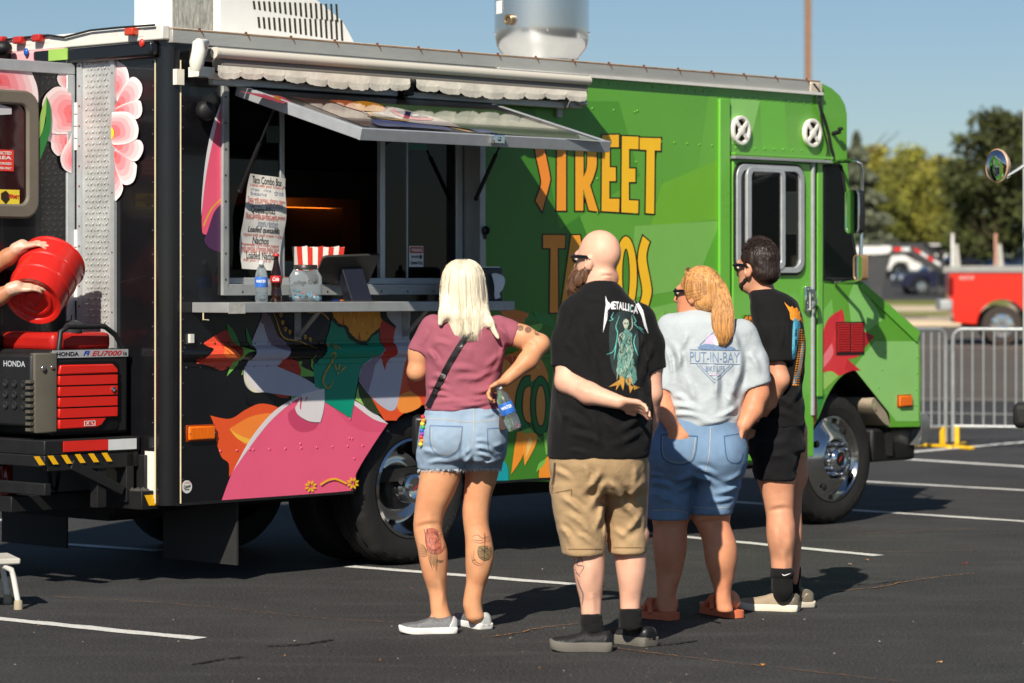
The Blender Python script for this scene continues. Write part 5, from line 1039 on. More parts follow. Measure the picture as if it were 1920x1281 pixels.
m = MB(); c = Vector((-.01,.02,.165)); xd = Vector((1,.0,.04)).normalized(); yd = Vector((-.2,.72,-.62)).normalized(); yd = (yd-xd*yd.dot(xd)).normalized(); nn = xd.cross(yd); q = lambda a,b,d: c+xd*a+yd*b+nn*d
m.prism(rrect(-.165,-.12,.165,.12,.02,4), lambda a,b,d: q(a,b,d), 0, .014); m.build('tablet', mat('tablet_grey',(62,60,58),.35,.3), tb_, 40, .004)
m = MB(); m.lathe([(.016,0),(.016,.001),(.011,.0012),(.011,0)], q(.0,.0,-.001), -nn, 4); m.build('tablet_emblem', mat('emblem_dark',(20,20,20),.3), tb_, None)
m = MB(); a0 = q(.02,.0,-.001); m.hexa([(-.005,-.05,.0),(.115,-.05,.0),(.115,.06,.0),(-.005,.06,.0)],[q(-.035,-.03,-.002),q(.085,-.03,-.002),q(.085,.05,-.002),q(-.035,.05,-.002)]); m.build('stand', mat('stand_dark',(28,30,40),.35,var=.1), tb_, None, .004)
m = MB(); m.box((-.10,-.055,0),(.12,.07,.006)); m.build('stand_base', MATS['tablet_grey'], tb_, 40, .002)
pn = truck_thing('pen', (on_shelf(632,-.17),-.17,SH), 'orange and blue pen lying on the shelf beneath the tablet', 'pen', None, R(8)); m = MB(); m.cyl((-.06,0,.006),(.02,0,.006),.005,n=8,mi=0); m.cyl((.02,0,.006),(.05,0,.006),.005,n=8,mi=1); m.build('barrel', [mat('pen_blue',(30,50,120),.3), mat('pen_orange',(230,120,30),.3)], pn, 40)
ms = truck_thing('sauce_bottle', (on_shelf(838,-.10),-.10,SH), 'yellow squeeze sauce bottle with red cap on the shelf', 'bottle', None, R(-46)); m = MB(); m.lathe([(0,0),(.032,0),(.034,.01),(.034,.13),(.028,.15)], n=24); m.build('bottle_body', mat('mustard_plastic',(226,166,24),.35), ms, 50); m = MB(); m.lathe([(.029,.148),(.029,.165),(.012,.175),(.008,.20),(0,.202)], n=20); m.build('nozzle', mat('cap_red',(190,40,34),.35), ms, 50)
m = MB(); m.ell((-.006,-.034,.085),(.016,.003,.022)); m.build('skull_badge', wrap((30,30,32)), ms)
nd = truck_thing('napkin_dispenser', (on_shelf(911,-.14),-.14,SH), 'grey napkin dispenser with a white napkin hanging out', 'dispenser', None, R(-10)); m = MB(); m.box((-.075,-.065,0),(.075,.065,.185)); m.build('case', mat('dispenser_grey',(66,68,70),.4), nd, 40, .012)
m = MB(); P = cr([(-.03,.15,1),(.0,.155),(.045,.14),(.055,.11),(.035,.06),(.02,.045),(.03,.02),(.0,.01,1),(-.012,.03),(-.02,.09)],4); m.prism(P, lambda a,b,d:(a+.01,d-.02*math.sin(b*18),b), -.075, -.072); m.build('napkin', mat('napkin_white',(226,228,228),.8,bump=.2), nd, 60)
m = MB(); m.box((-.07,-.05,.186),(.06,.05,.192)); m.build('napkin_stack', MATS['napkin_white'], nd, None)

# ---- step stool at the back of the truck
sl = empty('step_stool', gp(-50,1120), R(20), 'white folding step stool standing behind the open rear door', 'stool')
p0 = gp(17,1146); sl.location = (p0.x-.30, p0.y+.05, 0)
M_ST = mat('stool_white',(214,212,204),.45,var=.08)
m = MB(); m.box((-.30,-.10,.215),(.33,.22,.245)); m.build('tread', mat('stool_tread',(188,184,174),.6), sl, 40, .008)
for x, y, dx in ((.30,-.08,.02),(-.27,-.08,-.02),(.30,.20,.02),(-.27,.20,-.02)):
    m = MB(); m.tube([(x-.05*(1 if x>0 else -1),y,.21),(x-.012*(1 if x>0 else -1),y,.19),(x,y,.15),(x+dx,y-.01,.03)], .014, 10); lg = m.build('leg', M_ST, sl, 60); m = MB(); m.lathe([(0,0),(.022,0),(.020,.04),(.016,.045)], (x+dx,y-.01,0), n=14); m.build('rubber_foot', mat('foot_beige',(160,148,124),.8), lg, 50)

# ---- crowd barriers
def barrier(a, b, label):
    A, B = gpz(*a), gpz(*b); d = B-A; L = math.hypot(d.x,d.y); rz = math.atan2(d.y,d.x); root = empty('crowd_barrier', A, rz, label, 'barrier', 'steel crowd barriers set in a row')
    MS = mat('galvanised',(172,176,176),.4,.5,var=.15,vscale=14); z0, z1 = .20, 1.13; r = .09
    pts = [(0.02,0,.05),(.02,0,z1-r)]+[(.02+r-r*math.cos(R(t)),0,z1-r+r*math.sin(R(t))) for t in (30,60,90)]+[(L-.02-r+r*math.sin(R(t)),0,z1-r+r*math.cos(R(t))) for t in (0,30,60)]+[(L-.02,0,z1-r),(L-.02,0,.05)]
    m = MB(); m.tube(pts, .019, 10); m.cyl((.02,0,z0),(L-.02,0,z0),.016,n=8); m.build('frame', MS, root, 60)
    nb = int(L/.10); bar = None
    for k in range(1,nb):
        x = L*k/nb
        if bar is None: m = MB(); m.cyl((0,0,z0),(0,0,z1),.0095,n=8); bar = m.build('bar', MS, root); bar.location = (x,0,0)
        else: c = bar.copy(); col.objects.link(c); c.parent = root; c.location = (x,0,0)
    for x in (.06, L-.06):
        m = MB(); m.box((x-.025,-.42,.0),(x+.025,.42,.03)); m.box((x-.022,-.022,.03),(x+.022,.022,.20)); m.build('foot', mat('foot_yellow',(226,178,28),.5,var=.15,vscale=12), root, 40, .006)
D0 = gpz(1781,840)
barrier((1783,838),(2240,846),'galvanised crowd barrier with yellow feet in front of the red pickup')
barrier((1320,858),(1776,839),'galvanised crowd barrier with yellow feet running behind the green hood')
barrier((840,880),(1312,859),'galvanised crowd barrier with yellow feet seen beneath the truck body')

# ---- the vehicle that carries the round mirror (mostly out of frame)
Y0 = 19.0; xe = 0.0
vn = empty('parked_van', ((1917-CX)/F*Y0,Y0,0), R(-12), 'white step van at the edge with round mirror and black bumper', 'van')
M_VW = mat('van_white',(206,208,206),.4)
m = MB(); m.box((xe,0,.55),(xe+2.2,5.5,2.75)); m.build('body', M_VW, vn, 40, .06, 3)
m = MB(); m.box((xe+.12,-.012,1.5),(xe+2.08,.01,2.35)); m.build('windscreen', M_GLASS, vn, None, .0)
m = MB(); zb_ = at(1905,756,18.7).z; m.box((-.05,-.32,at(1905,803,18.7).z),(xe+2.25,.02,zb_)); m.build('bumper', M_RUBBER, vn, 40, .04, 3)
for dx in (.12,1.86):
    for dy in (.9,4.4):
        m = MB(); m.lathe([(.22,0),(.37,.0),(.39,.03),(.39,.19),(.37,.22),(.22,.22)], (xe+dx-.05,dy,.39), (1,0,0), 32); m.lathe([(0,.02),(.2,.02),(.225,.0)], (xe+dx-.05,dy,.39), (1,0,0), 28, 1); m.build('wheel', [M_RUBBER, M_ALU_D], vn)
VI = (Matrix.Translation(vn.location) @ Matrix.Rotation(R(-12),4,'Z')).inverted(); c = VI @ at(1870,311,18.4); nrm = Vector((-.72,-.69,.0)).normalized()
m = MB(); m.lathe([(0,-.05),(.075,-.045),(.104,-.01),(.107,.005),(.101,.01)], c, nrm, 36); mh = m.build('round_mirror', mat('mirror_housing',(206,168,140),.35,.2,var=.1), vn, 50)
m = MB(); m.lathe([(.102,.004),(.075,.018),(.042,.026),(0,.029)], c, nrm, 36); m.build('mirror_glass', mat('mirror_silver',(200,205,208),.03,1.0,var=0,rvar=0), mh, 80)
m = MB(); m.tube([c-nrm*.045, VI @ at(1886,332,18.45), VI @ at(1925,308,18.7), VI @ at(1960,330,19.0)], .013, 10); m.build('mirror_arm', M_CHROME, vn, 60)

# ---- background vehicles
def car_wheel(mb, c, r, w_, ax, rim=True):
    mb.lathe([(r*.62,0),(r*.94,0),(r,w_*.15),(r,w_*.85),(r*.94,w_),(r*.62,w_)], c, ax, 32); mb.lathe([(0,.03),(r*.2,.02),(r*.25,.04),(r*.55,.05),(r*.6,.01),(r*.64,.0)], c, ax, 24, 1)
    for k in range(6):
        a = 2*math.pi*k/6; ax_ = Vector(ax).normalized(); t = Vector((0,0,1)); x = ax_.cross(t).normalized(); d = x*math.cos(a)+t*math.sin(a)
        mb.beam(Vector(c)+ax_*.012+d*r*.15, Vector(c)+ax_*.012+d*r*.58, r*.16, .02, 1, ax_)
# red pickup: tail to the left, seen from its side
Yp = 58.5; S_ = Yp/F; gz = ground_z(Yp); X0 = (1781-CX)*S_
pk = empty('pickup_truck', (X0,Yp,gz), R(-6), 'red pickup truck with grey stake posts on its bed rail', 'pickup')
M_PR = mat('pickup_red',(206,42,26),.25,coat=.4,var=.05); kz = lambda py: CAMH-(py-HZ)*S_-gz; kx = lambda px: (px-1781)*S_
wx, wz = kx(1878), .40
body = [(0,kz(562)),(0,kz(512)),(kx(2000),kz(512)),(kx(2000)+.1,kz(505)),(kx(2010)+1.9,kz(515)),(kx(2010)+3.3,kz(525)),(kx(2010)+3.4,.45)]
arch = lambda cx_: [(cx_+.50*math.cos(R(a)), max(.42, wz+.0+.52*math.sin(R(a)))) for a in range(0,181,15)]
fx = wx+3.6
P = body+arch(fx)+arch(wx)+[(.10,.45)]
m = MB(); m.prism(P, lambda a,b,d:(a,d,b), 0, 1.95); m.build('body', M_PR, pk, 40, .03, 2)
m = MB(); cab = [(kx(2000),kz(512)),(kx(2000)+.12,kz(440)),(kx(2000)+1.7,kz(440)),(kx(2000)+2.4,kz(512))]; m.prism(cab, lambda a,b,d:(a,d,b), .1, 1.85); m.build('cab', M_PR, pk, 40, .05)
m = MB(); m.prism([(kx(2000)+.2,kz(508)),(kx(2000)+.25,kz(448)),(kx(2000)+1.6,kz(448)),(kx(2000)+2.2,kz(508))], lambda a,b,d:(a,d,b), .085, .1); m.build('side_glass', M_GLASS, pk, None)
m = MB(); m.box((-.05,-.04,kz(511)),(kx(2000),.08,kz(499))); m.box((-.05,1.87,kz(511)),(kx(2000),1.99,kz(499))); m.build('bed_rail', mat('rail_grey',(150,150,146),.5,.3), pk, 40, .01)
for px, c in ((1786,(206,206,202)),(1866,(176,130,110))):
    m = MB(); x = kx(px); m.box((x-.03,-.02,kz(500)),(x+.03,.05,kz(438))); m.prism([(x+.04,kz(500)),(x+.16,kz(500)),(x+.11,kz(458)),(x+.04,kz(458))], lambda a,b,d:(a,d,b), -.01,.03,1); m.build('stake_post', [mat('post_%d' % c[2],c,.6,var=.2), mat('post_plate',(170,168,160),.6)], pk, None, .004)
m = MB(); m.box((-.03,-.01,kz(555)),(.07,.12,kz(520))); m.build('tail_lamp', mat('tail_red2',(110,12,10),.2), pk, 40, .01)
m = MB(); m.box((-.20,-.02,kz(582)),(.06,1.97,kz(562))); m.build('rear_bumper', M_ALU_D, pk, 40, .03)
for x in (wx, fx):
    for v, ax in ((-.02,(0,1,0)),(1.97,(0,-1,0))):
        m = MB(); car_wheel(m, (x,v,wz-.0), .40, .25, ax); m.build('wheel', [mat('dusty_tyre',(58,50,44),.85), M_CHROME], pk)
m = MB(); m.box((.3,.2,.35),(fx+.3,1.75,.62)); m.build('chassis', M_DARK, pk)
text_obj('badge','4X4',.14,(kx(1811),-.012,kz(521)),(1,0,0),(0,0,1),mat('badge_grey',(190,170,165),.4),pk,.002,.2,width=.30,height=.08)
# gooseneck trailer
Yt = 74; St = Yt/F; gzt = ground_z(Yt); tr = empty('gooseneck_trailer', ((1600-CX)*St,Yt,gzt), 0, 'dark grey gooseneck flatbed trailer with red and white tape', 'trailer')
tx = lambda px: (px-1600)*St; tz = lambda py: CAMH-(py-HZ)*St-gzt
M_TG = mat('trailer_grey',(66,67,68),.45,.2,var=.12)
m = MB(); Pn = [(tx(1500),tz(478)),(tx(1500),tz(457)),(tx(1724),tz(456)),(tx(1772),tz(492)),(tx(1770),tz(508)),(tx(1760),tz(503)),(tx(1712),tz(478))]
m.prism(Pn, lambda a,b,d:(a,d,b), 0, .16); m.prism(Pn, lambda a,b,d:(a,d,b), 1.4, 1.56); m.box((tx(1500),.16,tz(470)),(tx(1720),1.4,tz(463))); m.build('gooseneck_beam', M_TG, tr, 40, .01)
m = MB(); m.prism([(tx(1630),tz(480)),(tx(1672),tz(480)),(tx(1653),tz(545)),(tx(1625),tz(545))], lambda a,b,d:(a,d,b), .05, 1.5); m.box((tx(1400),-.3,tz(560)),(tx(1652),1.9,tz(538))); m.build('riser', M_TG, tr, 40, .01)
m = MB(); m.box((tx(1766),.6,tz(551)),(tx(1776),.75,tz(470))); m.box((tx(1500),.55,tz(556)),(tx(1515),.7,0)); m.box((tx(1620),.3,.0),(tx(1628),.4,tz(545))); m.build('coupler_post', M_TG, tr)
m = MB()
for a, b, c in ((1676,1690,0),(1690,1706,1)): m.box((tx(a),-.006,tz(471)),(tx(b),-.001,tz(464)),c)
for k in range(4):
    a, b = k/4, (k+1)/4; p, q = Vector((tx(1714),tz(467))), Vector((tx(1763),tz(497))); A, B = p.lerp(q,a), p.lerp(q,b); m.add([(A.x,-.006,A.y-.035),(B.x,-.006,B.y-.035),(B.x,-.006,B.y+.045),(A.x,-.006,A.y+.045)],[(0,1,2,3)],k%2)
m.build('reflective_tape', [MATS['tape_red'], MATS['tape_white']], tr, None)
m = MB(); P = cr([(tx(1600),tz(476)),(tx(1600),tz(463)),(tx(1640),tz(462)),(tx(1667),tz(461)),(tx(1671),tz(467)),(tx(1660),tz(476))],3); m.prism(P, lambda a,b,d:(a,d,b), -.008,-.001); m.build('maker_plate', mat('plate_white',(214,214,210),.5), tr, None)
m = MB(); m.beam((tx(1735),.5,tz(455)),(tx(1775),.5,tz(480)),.1,.1); m.build('jack_arm', M_BLACKM, tr)
for x in (tx(1440),tx(1480)):
    m = MB(); car_wheel(m,(x,-.3,.38),.38,.25,(0,1,0)); m.build('wheel',[M_RUBBER,M_ALU_D],tr)
# ordinary cars far behind
def simple_car(name, px, Y, rz, rgb, kind, label, cat='car', flip=1):
    r = empty(name, ((px-CX)/F*Y,Y,ground_z(Y)), rz, label, cat); pm = mat('carpaint_%d_%d_%d' % rgb, rgb, .22, coat=.5, var=.04)
    if kind == 'suv': lo = [(0,.42),(0,.95),(.12,1.02),(1.05,1.10),(4.0,1.12),(4.5,1.05),(4.55,.42)]; hi = [(.95,1.09),(1.65,1.62),(3.9,1.66),(4.45,1.08)]; wx_ = (.85,3.55); wr_ = .37; W = 1.85
    elif kind == 'pickup': lo = [(0,.5),(0,1.05),(1.3,1.15),(5.5,1.15),(5.55,.5)]; hi = [(1.1,1.14),(1.8,1.8),(3.3,1.82),(3.5,1.14)]; wx_ = (.95,4.4); wr_ = .42; W = 1.95
    else: lo = [(0,.35),(0,.75),(.1,.85),(1.2,.98),(3.6,1.0),(4.3,.9),(4.35,.35)]; hi = [(1.0,.97),(1.7,1.42),(2.9,1.43),(3.9,.97)]; wx_ = (.8,3.45); wr_ = .33; W = 1.75
    ar = lambda c: [(c+(wr_+.07)*math.cos(R(a)), max(lo[0][1]-.05, wr_+(wr_+.07)*math.sin(R(a)))) for a in range(0,181,20)]
    P = lo+ar(wx_[1])+ar(wx_[0])
    m = MB(); m.prism(P, lambda a,b,d:(a*flip,d,b), 0, W); m.build('body', pm, r, 40, .06, 2)
    m = MB(); m.prism(hi, lambda a,b,d:(a*flip,d,b), .12, W-.12); m.build('cabin', pm, r, 40, .06, 2)
    cx_ = sum(p[0] for p in hi)/4; cz_ = (hi[0][1]+hi[1][1])/2; gi = [(cx_+(a-cx_)*.88, cz_+(b-cz_)*.72) for a,b in hi]
    m = MB(); m.prism(gi, lambda a,b,d:(a*flip,d,b), .108, W-.108); m.build('glass', M_GLASS, r, None)
    for x in wx_:
        for v, ax in ((-.01,(0,1,0)),(W+.01,(0,-1,0))): m = MB(); car_wheel(m,(x*flip,v,wr_),wr_,.2,ax); m.build('wheel',[M_RUBBER,M_CHROME],r)
    m = MB(); m.box((-.02*flip,.1,.62),(.08*flip,.45,.78)); m.box((-.02*flip,W-.45,.62),(.08*flip,W-.1,.78)); m.build('headlight', mat('head_lens',(200,205,210),.1), r, 40, .02)
    m = MB(); e_ = lo[-1][0]; m.box(((e_-.05)*flip,.05,.7),((e_+.02)*flip,.3,.95)); m.box(((e_-.05)*flip,W-.3,.7),((e_+.02)*flip,W-.05,.95)); m.build('tail_lamp', MATS['tail_red2'], r, 40, .02)
simple_car('parked_car', 1692, 117, R(8), (24,26,52), 'car', 'dark navy car parked behind the trailer coupling')
simple_car('parked_suv', 1655, 137, R(4), (226,226,222), 'suv', 'white SUV parked beyond the gooseneck trailer', 'suv')
simple_car('parked_pickup', 1745, 132, R(6), (40,66,104), 'pickup', 'blue pickup parked beyond the bed of the red pickup', 'pickup')
simple_car('parked_car', 1860, 128, R(3), (70,92,128), 'suv', 'pale blue car parked under the dark tree')

# ---- lamp column
Yl = 92; lp = empty('lamp_post', ((1515-CX)/F*Yl,Yl,ground_z(Yl)), 0, 'tall brown lamp post rising behind the truck roof', 'lamp post'); M_BR = mat('bronze_paint',(128,96,70),.5)
m = MB(); m.box((-.10,-.10,.5),(.10,.10,11.5)); m.build('pole', M_BR, lp, 40, .01); m = MB(); m.lathe([(.32,0),(.32,.45),(.28,.5),(.0,.5)], n=24); m.build('footing', M_CONC, lp); m = MB(); m.box((-.9,-.2,11.4),(-.2,.2,11.62)); m.box((.2,-.2,11.4),(.9,.2,11.62)); m.box((-.25,-.04,11.45),(.25,.04,11.55)); m.build('lamp_head', M_BR, lp, 40, .02)

# ---- trees
def tree(px, py_top, Y, wpx, rgb, kind, label, seed, n=5200, zb=None):
    rng = np.random.RandomState(seed); S = Y/F; z0 = ground_z(Y); H = CAMH-(py_top-HZ)*S-z0; Wd = wpx*S/2
    t = empty('conifer_tree' if kind == 'spruce' else 'broadleaf_tree', ((px-CX)*S, Y, z0), 0, label, 'tree', 'trees beyond the parking lot')
    m = MB(); th = H*(.95 if kind=='spruce' else .55); m.tube([(0,0,-.1),(.05,.0,th*.3),(-.05,.05,th*.7),(0,0,th)], [H*.028,H*.022,H*.014,H*.006], 9)
    r2 = random.Random(seed)
    for k in range(12 if kind != 'spruce' else 6):
        a = r2.uniform(0,6.28); h = th*r2.uniform(.35,.95); L = Wd*r2.uniform(.5,.9); m.tube([(0,0,h),(math.cos(a)*L*.5,math.sin(a)*L*.5,h+H*.07),(math.cos(a)*L,math.sin(a)*L,h+H*.2)],[H*.010,H*.006,H*.002],6)
    m.build('trunk', mat('bark',(74,60,46),.9,var=.3,bump=.4), t, 60)
    P = []
    if kind == 'spruce':
        while len(P) < n:
            h = rng.uniform(.06,1.0); rr = Wd*(1-h)**.85*(.75+.25*math.sin(h*46)); a = rng.uniform(0,6.283); r = rr*rng.uniform(.45,1)**.5; P.append((r*math.cos(a), r*math.sin(a), h*H-r*.25))
    else:
        nb = 46; cl = []
        for k in range(nb):
            h = rng.uniform(.22,.95); prof_ = math.sin(min(1,(h-.05)*1.08)*math.pi)**.6 if kind=='round' else (1-h)**.5*1.15; a = rng.uniform(0,6.283); r = Wd*prof_*rng.uniform(.25,.92)
            cl.append((r*math.cos(a), r*math.sin(a), h*H, H*rng.uniform(.05,.11)))
        for k in range(n):
            c = cl[rng.randint(nb)]; d = rng.normal(size=3); d /= np.linalg.norm(d); q = c[3]*rng.uniform(.3,1.25); P.append((c[0]+d[0]*q*1.25, c[1]+d[1]*q*1.25, c[2]+d[2]*q*.85))
    P = np.array(P); s = H*.016*rng.uniform(.6,1.5,len(P)); A = rng.normal(size=(len(P),3)); A /= np.linalg.norm(A,axis=1)[:,None]; B = np.cross(A, rng.normal(size=(len(P),3))); B /= np.linalg.norm(B,axis=1)[:,None]
    V = np.stack([P-A*s[:,None], P+B*s[:,None]*.7, P+A*s[:,None], P-B*s[:,None]*.7],1).reshape(-1,3); Fc = [(4*i,4*i+1,4*i+2,4*i+3) for i in range(len(P))]
    cols = [mat('leaf_%d_%d_%d' % c, c, .7, var=.25, vscale=3) for c in [rgb, tuple(int(v*.72) for v in rgb), tuple(min(255,int(v*1.22)) for v in rgb)]]
    mesh_obj('crown', V.tolist(), Fc, cols, t, rng.choice([0,1,2],len(P),p=[.5,.28,.22]).tolist(), None)
tree(1606,248,150,250,(98,104,82),'spruce','blue grey spruce beside the cab of the truck',1,9000)
tree(1648,268,165,120,(142,136,48),'tall','yellow green tree just right of the spruce',2)
tree(1705,272,172,130,(134,134,50),'tall','thin topped olive green tree behind the trailer',3)
tree(1762,292,168,130,(146,140,54),'round','pale olive tree above the red pickup bed',4)
tree(1870,205,128,230,(62,68,28),'round','large dark green tree behind the round mirror',5,9000)
tree(1950,230,132,180,(58,60,30),'round','dark tree half hidden at the edge of the lot',6,6000)
tree(1620,400,182,170,(140,136,46),'round','low yellow green bushy tree behind the trailer plate',7)
tree(1700,395,186,180,(150,142,48),'round','low yellow bushy tree beyond the white SUV',8)
tree(1775,400,184,170,(132,128,48),'round','low olive bushy tree beyond the blue pickup',9)
tree(1830,420,178,120,(110,112,44),'round','low dull green bush at the foot of the dark tree',10)
tree(1680,300,160,150,(118,118,46),'round','olive tree between the spruce and the pale olive tree',11,7000)
tree(1738,318,158,140,(126,124,46),'round','bushy olive tree above the coupling of the trailer',12,7000)
tree(1800,300,150,130,(104,106,42),'round','dull green tree leaning into the large dark tree',13,7000)
tree(1650,345,156,140,(112,116,44),'round','dense green tree just behind the truck mirror',14,7000)
tree(1850,330,140,150,(78,84,32),'round','dark green tree in front of the large dark one',15,7000)
# ================================================================ people: smooth implicit surfaces, one continuous mesh per body and per garment
def vnoise(X, Y, Z, seed):
    """value noise on broadcastable coordinate arrays"""
    rng = np.random.RandomState(seed); T = rng.rand(32,32,32).astype(np.float32)
    X, Y, Z = np.broadcast_arrays(X, Y, Z); i = np.floor(X).astype(int); j = np.floor(Y).astype(int); k = np.floor(Z).astype(int)
    u, v, w_ = X-i, Y-j, Z-k; u = u*u*(3-2*u); v = v*v*(3-2*v); w_ = w_*w_*(3-2*w_); i &= 31; j &= 31; k &= 31; a, b, c = (i+1)&31, (j+1)&31, (k+1)&31
    return ((T[i,j,k]*(1-u)+T[a,j,k]*u)*(1-v)+(T[i,b,k]*(1-u)+T[a,b,k]*u)*v)*(1-w_)+((T[i,j,c]*(1-u)+T[a,j,c]*u)*(1-v)+(T[i,b,c]*(1-u)+T[a,b,c]*u)*v)*w_-.5
class Sdf:
    def __init__(s, lo, hi, h):
        s.lo = np.array(lo, float); s.h = h; n = np.ceil((np.array(hi)-s.lo)/h).astype(int)+1; s.n = n; s.f = np.full(n, .25, np.float32)
    def win(s, lo, hi, m):
        a = np.clip(np.floor((np.array(lo)-m-s.lo)/s.h).astype(int), 0, s.n-1); b = np.clip(np.ceil((np.array(hi)+m-s.lo)/s.h).astype(int)+1, 1, s.n)
        if np.any(b <= a): return None
        sl = tuple(slice(p,q) for p,q in zip(a,b)); x, y, z = [s.lo[i]+np.arange(a[i],b[i])*s.h for i in range(3)]
        return sl, x[:,None,None], y[None,:,None], z[None,None,:]
    def put(s, sl, d, k, sub=False):
        f = s.f[sl]; d = d.astype(np.float32)
        if sub: hh = np.maximum(k-np.abs(f+d),0)/k; s.f[sl] = np.maximum(f,-d)+hh*hh*k*.25
        else: hh = np.maximum(k-np.abs(f-d),0)/k; s.f[sl] = np.minimum(f,d)-hh*hh*k*.25
    def cap(s, a, b, ra, rb, k=.02, sub=False):
        a, b = np.array(a,float), np.array(b,float); R_ = max(ra,rb); wn_ = s.win(np.minimum(a,b)-R_, np.maximum(a,b)+R_, k+.02)
        if wn_ is None: return s
        sl, x, y, z = wn_; ab = b-a; L2 = max(ab@ab,1e-9); t = np.clip(((x-a[0])*ab[0]+(y-a[1])*ab[1]+(z-a[2])*ab[2])/L2,0,1)
        d = np.sqrt((x-a[0]-t*ab[0])**2+(y-a[1]-t*ab[1])**2+(z-a[2]-t*ab[2])**2)-(ra+(rb-ra)*t); s.put(sl,d,k,sub); return s
    def chain(s, pts, rs, k=.02):
        for i in range(len(pts)-1): s.cap(pts[i],pts[i+1],rs[i],rs[i+1],k)
        return s
    def ell(s, c, r, k=.02, M=None, sub=False):
        c = np.array(c,float); R_ = max(r); wn_ = s.win(c-R_, c+R_, k+.02)
        if wn_ is None: return s
        sl, x, y, z = wn_; X, Y, Z = np.broadcast_arrays(x-c[0], y-c[1], z-c[2])
        if M is not None: M = np.array(M); X, Y, Z = M[0,0]*X+M[1,0]*Y+M[2,0]*Z, M[0,1]*X+M[1,1]*Y+M[2,1]*Z, M[0,2]*X+M[1,2]*Y+M[2,2]*Z
        q = np.sqrt((X/r[0])**2+(Y/r[1])**2+(Z/r[2])**2); g_ = np.sqrt((X/r[0]**2)**2+(Y/r[1]**2)**2+(Z/r[2]**2)**2)+1e-6; s.put(sl, q*(q-1)/g_, k, sub); return s
    def loft(s, sec, k=.02, pw=2.2, rnd=.015, grow=0.0, disp=None):
        """sec: rows (z, cx, cy, rx, ry)"""
        sec = sorted(sec); Z_ = [r[0] for r in sec]; n = 8; P = np.array(sec); out = []
        for i in range(len(P)-1):
            p0, p1, p2, p3 = P[max(i-1,0)], P[i], P[i+1], P[min(i+2,len(P)-1)]
            for q in range(n):
                t = q/n; r = .5*((2*p1)+(p2-p0)*t+(2*p0-5*p1+4*p2-p3)*t*t+(3*p1-p0-3*p2+p3)*t**3); r[0] = p1[0]+(p2[0]-p1[0])*t; out.append(r)
        out.append(P[-1]); Q = np.array(out); mx = Q[:,3].max()+abs(grow); my = Q[:,4].max()+abs(grow)
        lo = (Q[:,1].min()-mx, Q[:,2].min()-my, Q[0,0]-abs(grow)); hi = (Q[:,1].max()+mx, Q[:,2].max()+my, Q[-1,0]+abs(grow)); wn_ = s.win(lo,hi,k+.02)
        if wn_ is None: return s
        sl, x, y, z = wn_; zz = z[0,0,:]; cx_, cy_, rx, ry = [np.interp(zz,Q[:,0],Q[:,i])[None,None,:] for i in (1,2,3,4)]; rx = np.maximum(rx+grow,.004); ry = np.maximum(ry+grow,.004)
        a = np.abs((x-cx_)/rx); b = np.abs((y-cy_)/ry); q = (a**pw+b**pw)**(1/pw); gx = np.sqrt((a/rx)**2+(b/ry)**2)/np.maximum(np.sqrt(a*a+b*b),1e-4); d = (q-1)/np.maximum(gx,1e-3)
        dz = np.maximum(Q[0,0]-grow-z, z-Q[-1,0]-grow); hh = np.maximum(rnd-np.abs(d-dz),0)/rnd; d = np.maximum(d,dz)+hh*hh*rnd*.25
        if disp is not None: d = d+disp(x,y,z)
        s.put(sl,d,k); return s
    def noise(s, amp, fr, seed, ridge=False):
        x, y, z = [s.lo[i]+np.arange(s.n[i])*s.h for i in range(3)]; msk = np.argwhere(np.abs(s.f) < .05+amp)
        if len(msk) == 0: return s
        X, Y, Z = x[msk[:,0]], y[msk[:,1]], z[msk[:,2]]
        M = np.array(fr) if np.ndim(fr) == 2 else np.diag(fr); v = vnoise(X*M[0,0]+Y*M[0,1]+Z*M[0,2]+50, X*M[1,0]+Y*M[1,1]+Z*M[1,2]+50, X*M[2,0]+Y*M[2,1]+Z*M[2,2]+50, seed)
        if ridge: v = .5-np.abs(v)*2
        s.f[msk[:,0],msk[:,1],msk[:,2]] -= (amp*v*2).astype(np.float32); return s
    def folds(s, per, lines, back=True):
        """fabric folds: (x0,y0,x1,y1,height in mm,half width in photo px) ridges (+) and creases (-) on the side facing the lens"""
        x, y, z = [s.lo[i]+np.arange(s.n[i])*s.h for i in range(3)]; msk = np.argwhere(np.abs(s.f) < .04); X, Y, Z = x[msk[:,0]], y[msk[:,1]], z[msk[:,2]]
        px = CX+X/Y*F; py = HZ+(CAMH-Z)/Y*F; add = np.zeros(len(X)); w_ = np.clip((per.Y+.03-Y)/.05,0,1) if back else 1.0
        for (x0,y0,x1,y1,h_,hw) in lines:
            dx, dy = x1-x0, y1-y0; L2 = dx*dx+dy*dy; t = ((px-x0)*dx+(py-y0)*dy)/L2; bow = .08*math.sqrt(L2)*np.sin(np.clip(t,0,1)*math.pi); d = ((px-x0)*dy-(py-y0)*dx)/math.sqrt(L2)-bow
            e = np.clip(t*4,0,1)*np.clip((1-t)*2.2,0,1); h_ = h_*FOLD; add += h_*.001*np.exp(-(d/hw)**2)*e-h_*.0006*np.exp(-((d-hw*1.9)/hw)**2)*e
        s.f[msk[:,0],msk[:,1],msk[:,2]] -= (add*w_).astype(np.float32); return s
    def like(s): t = Sdf.__new__(Sdf); t.lo, t.h, t.n = s.lo, s.h, s.n; t.f = np.full(s.n,.25,np.float32); return t
    def merge(s, t, k=.03): hh = np.maximum(k-np.abs(s.f-t.f),0)/k; s.f = np.minimum(s.f,t.f)-hh*hh*k*.25; return s
    def sleeve(s, pts, rs, n, k=.035):
        t = s.like(); t.chain(pts,rs,.03); t.cut(pts[-1],n,.16); return s.merge(t,k)
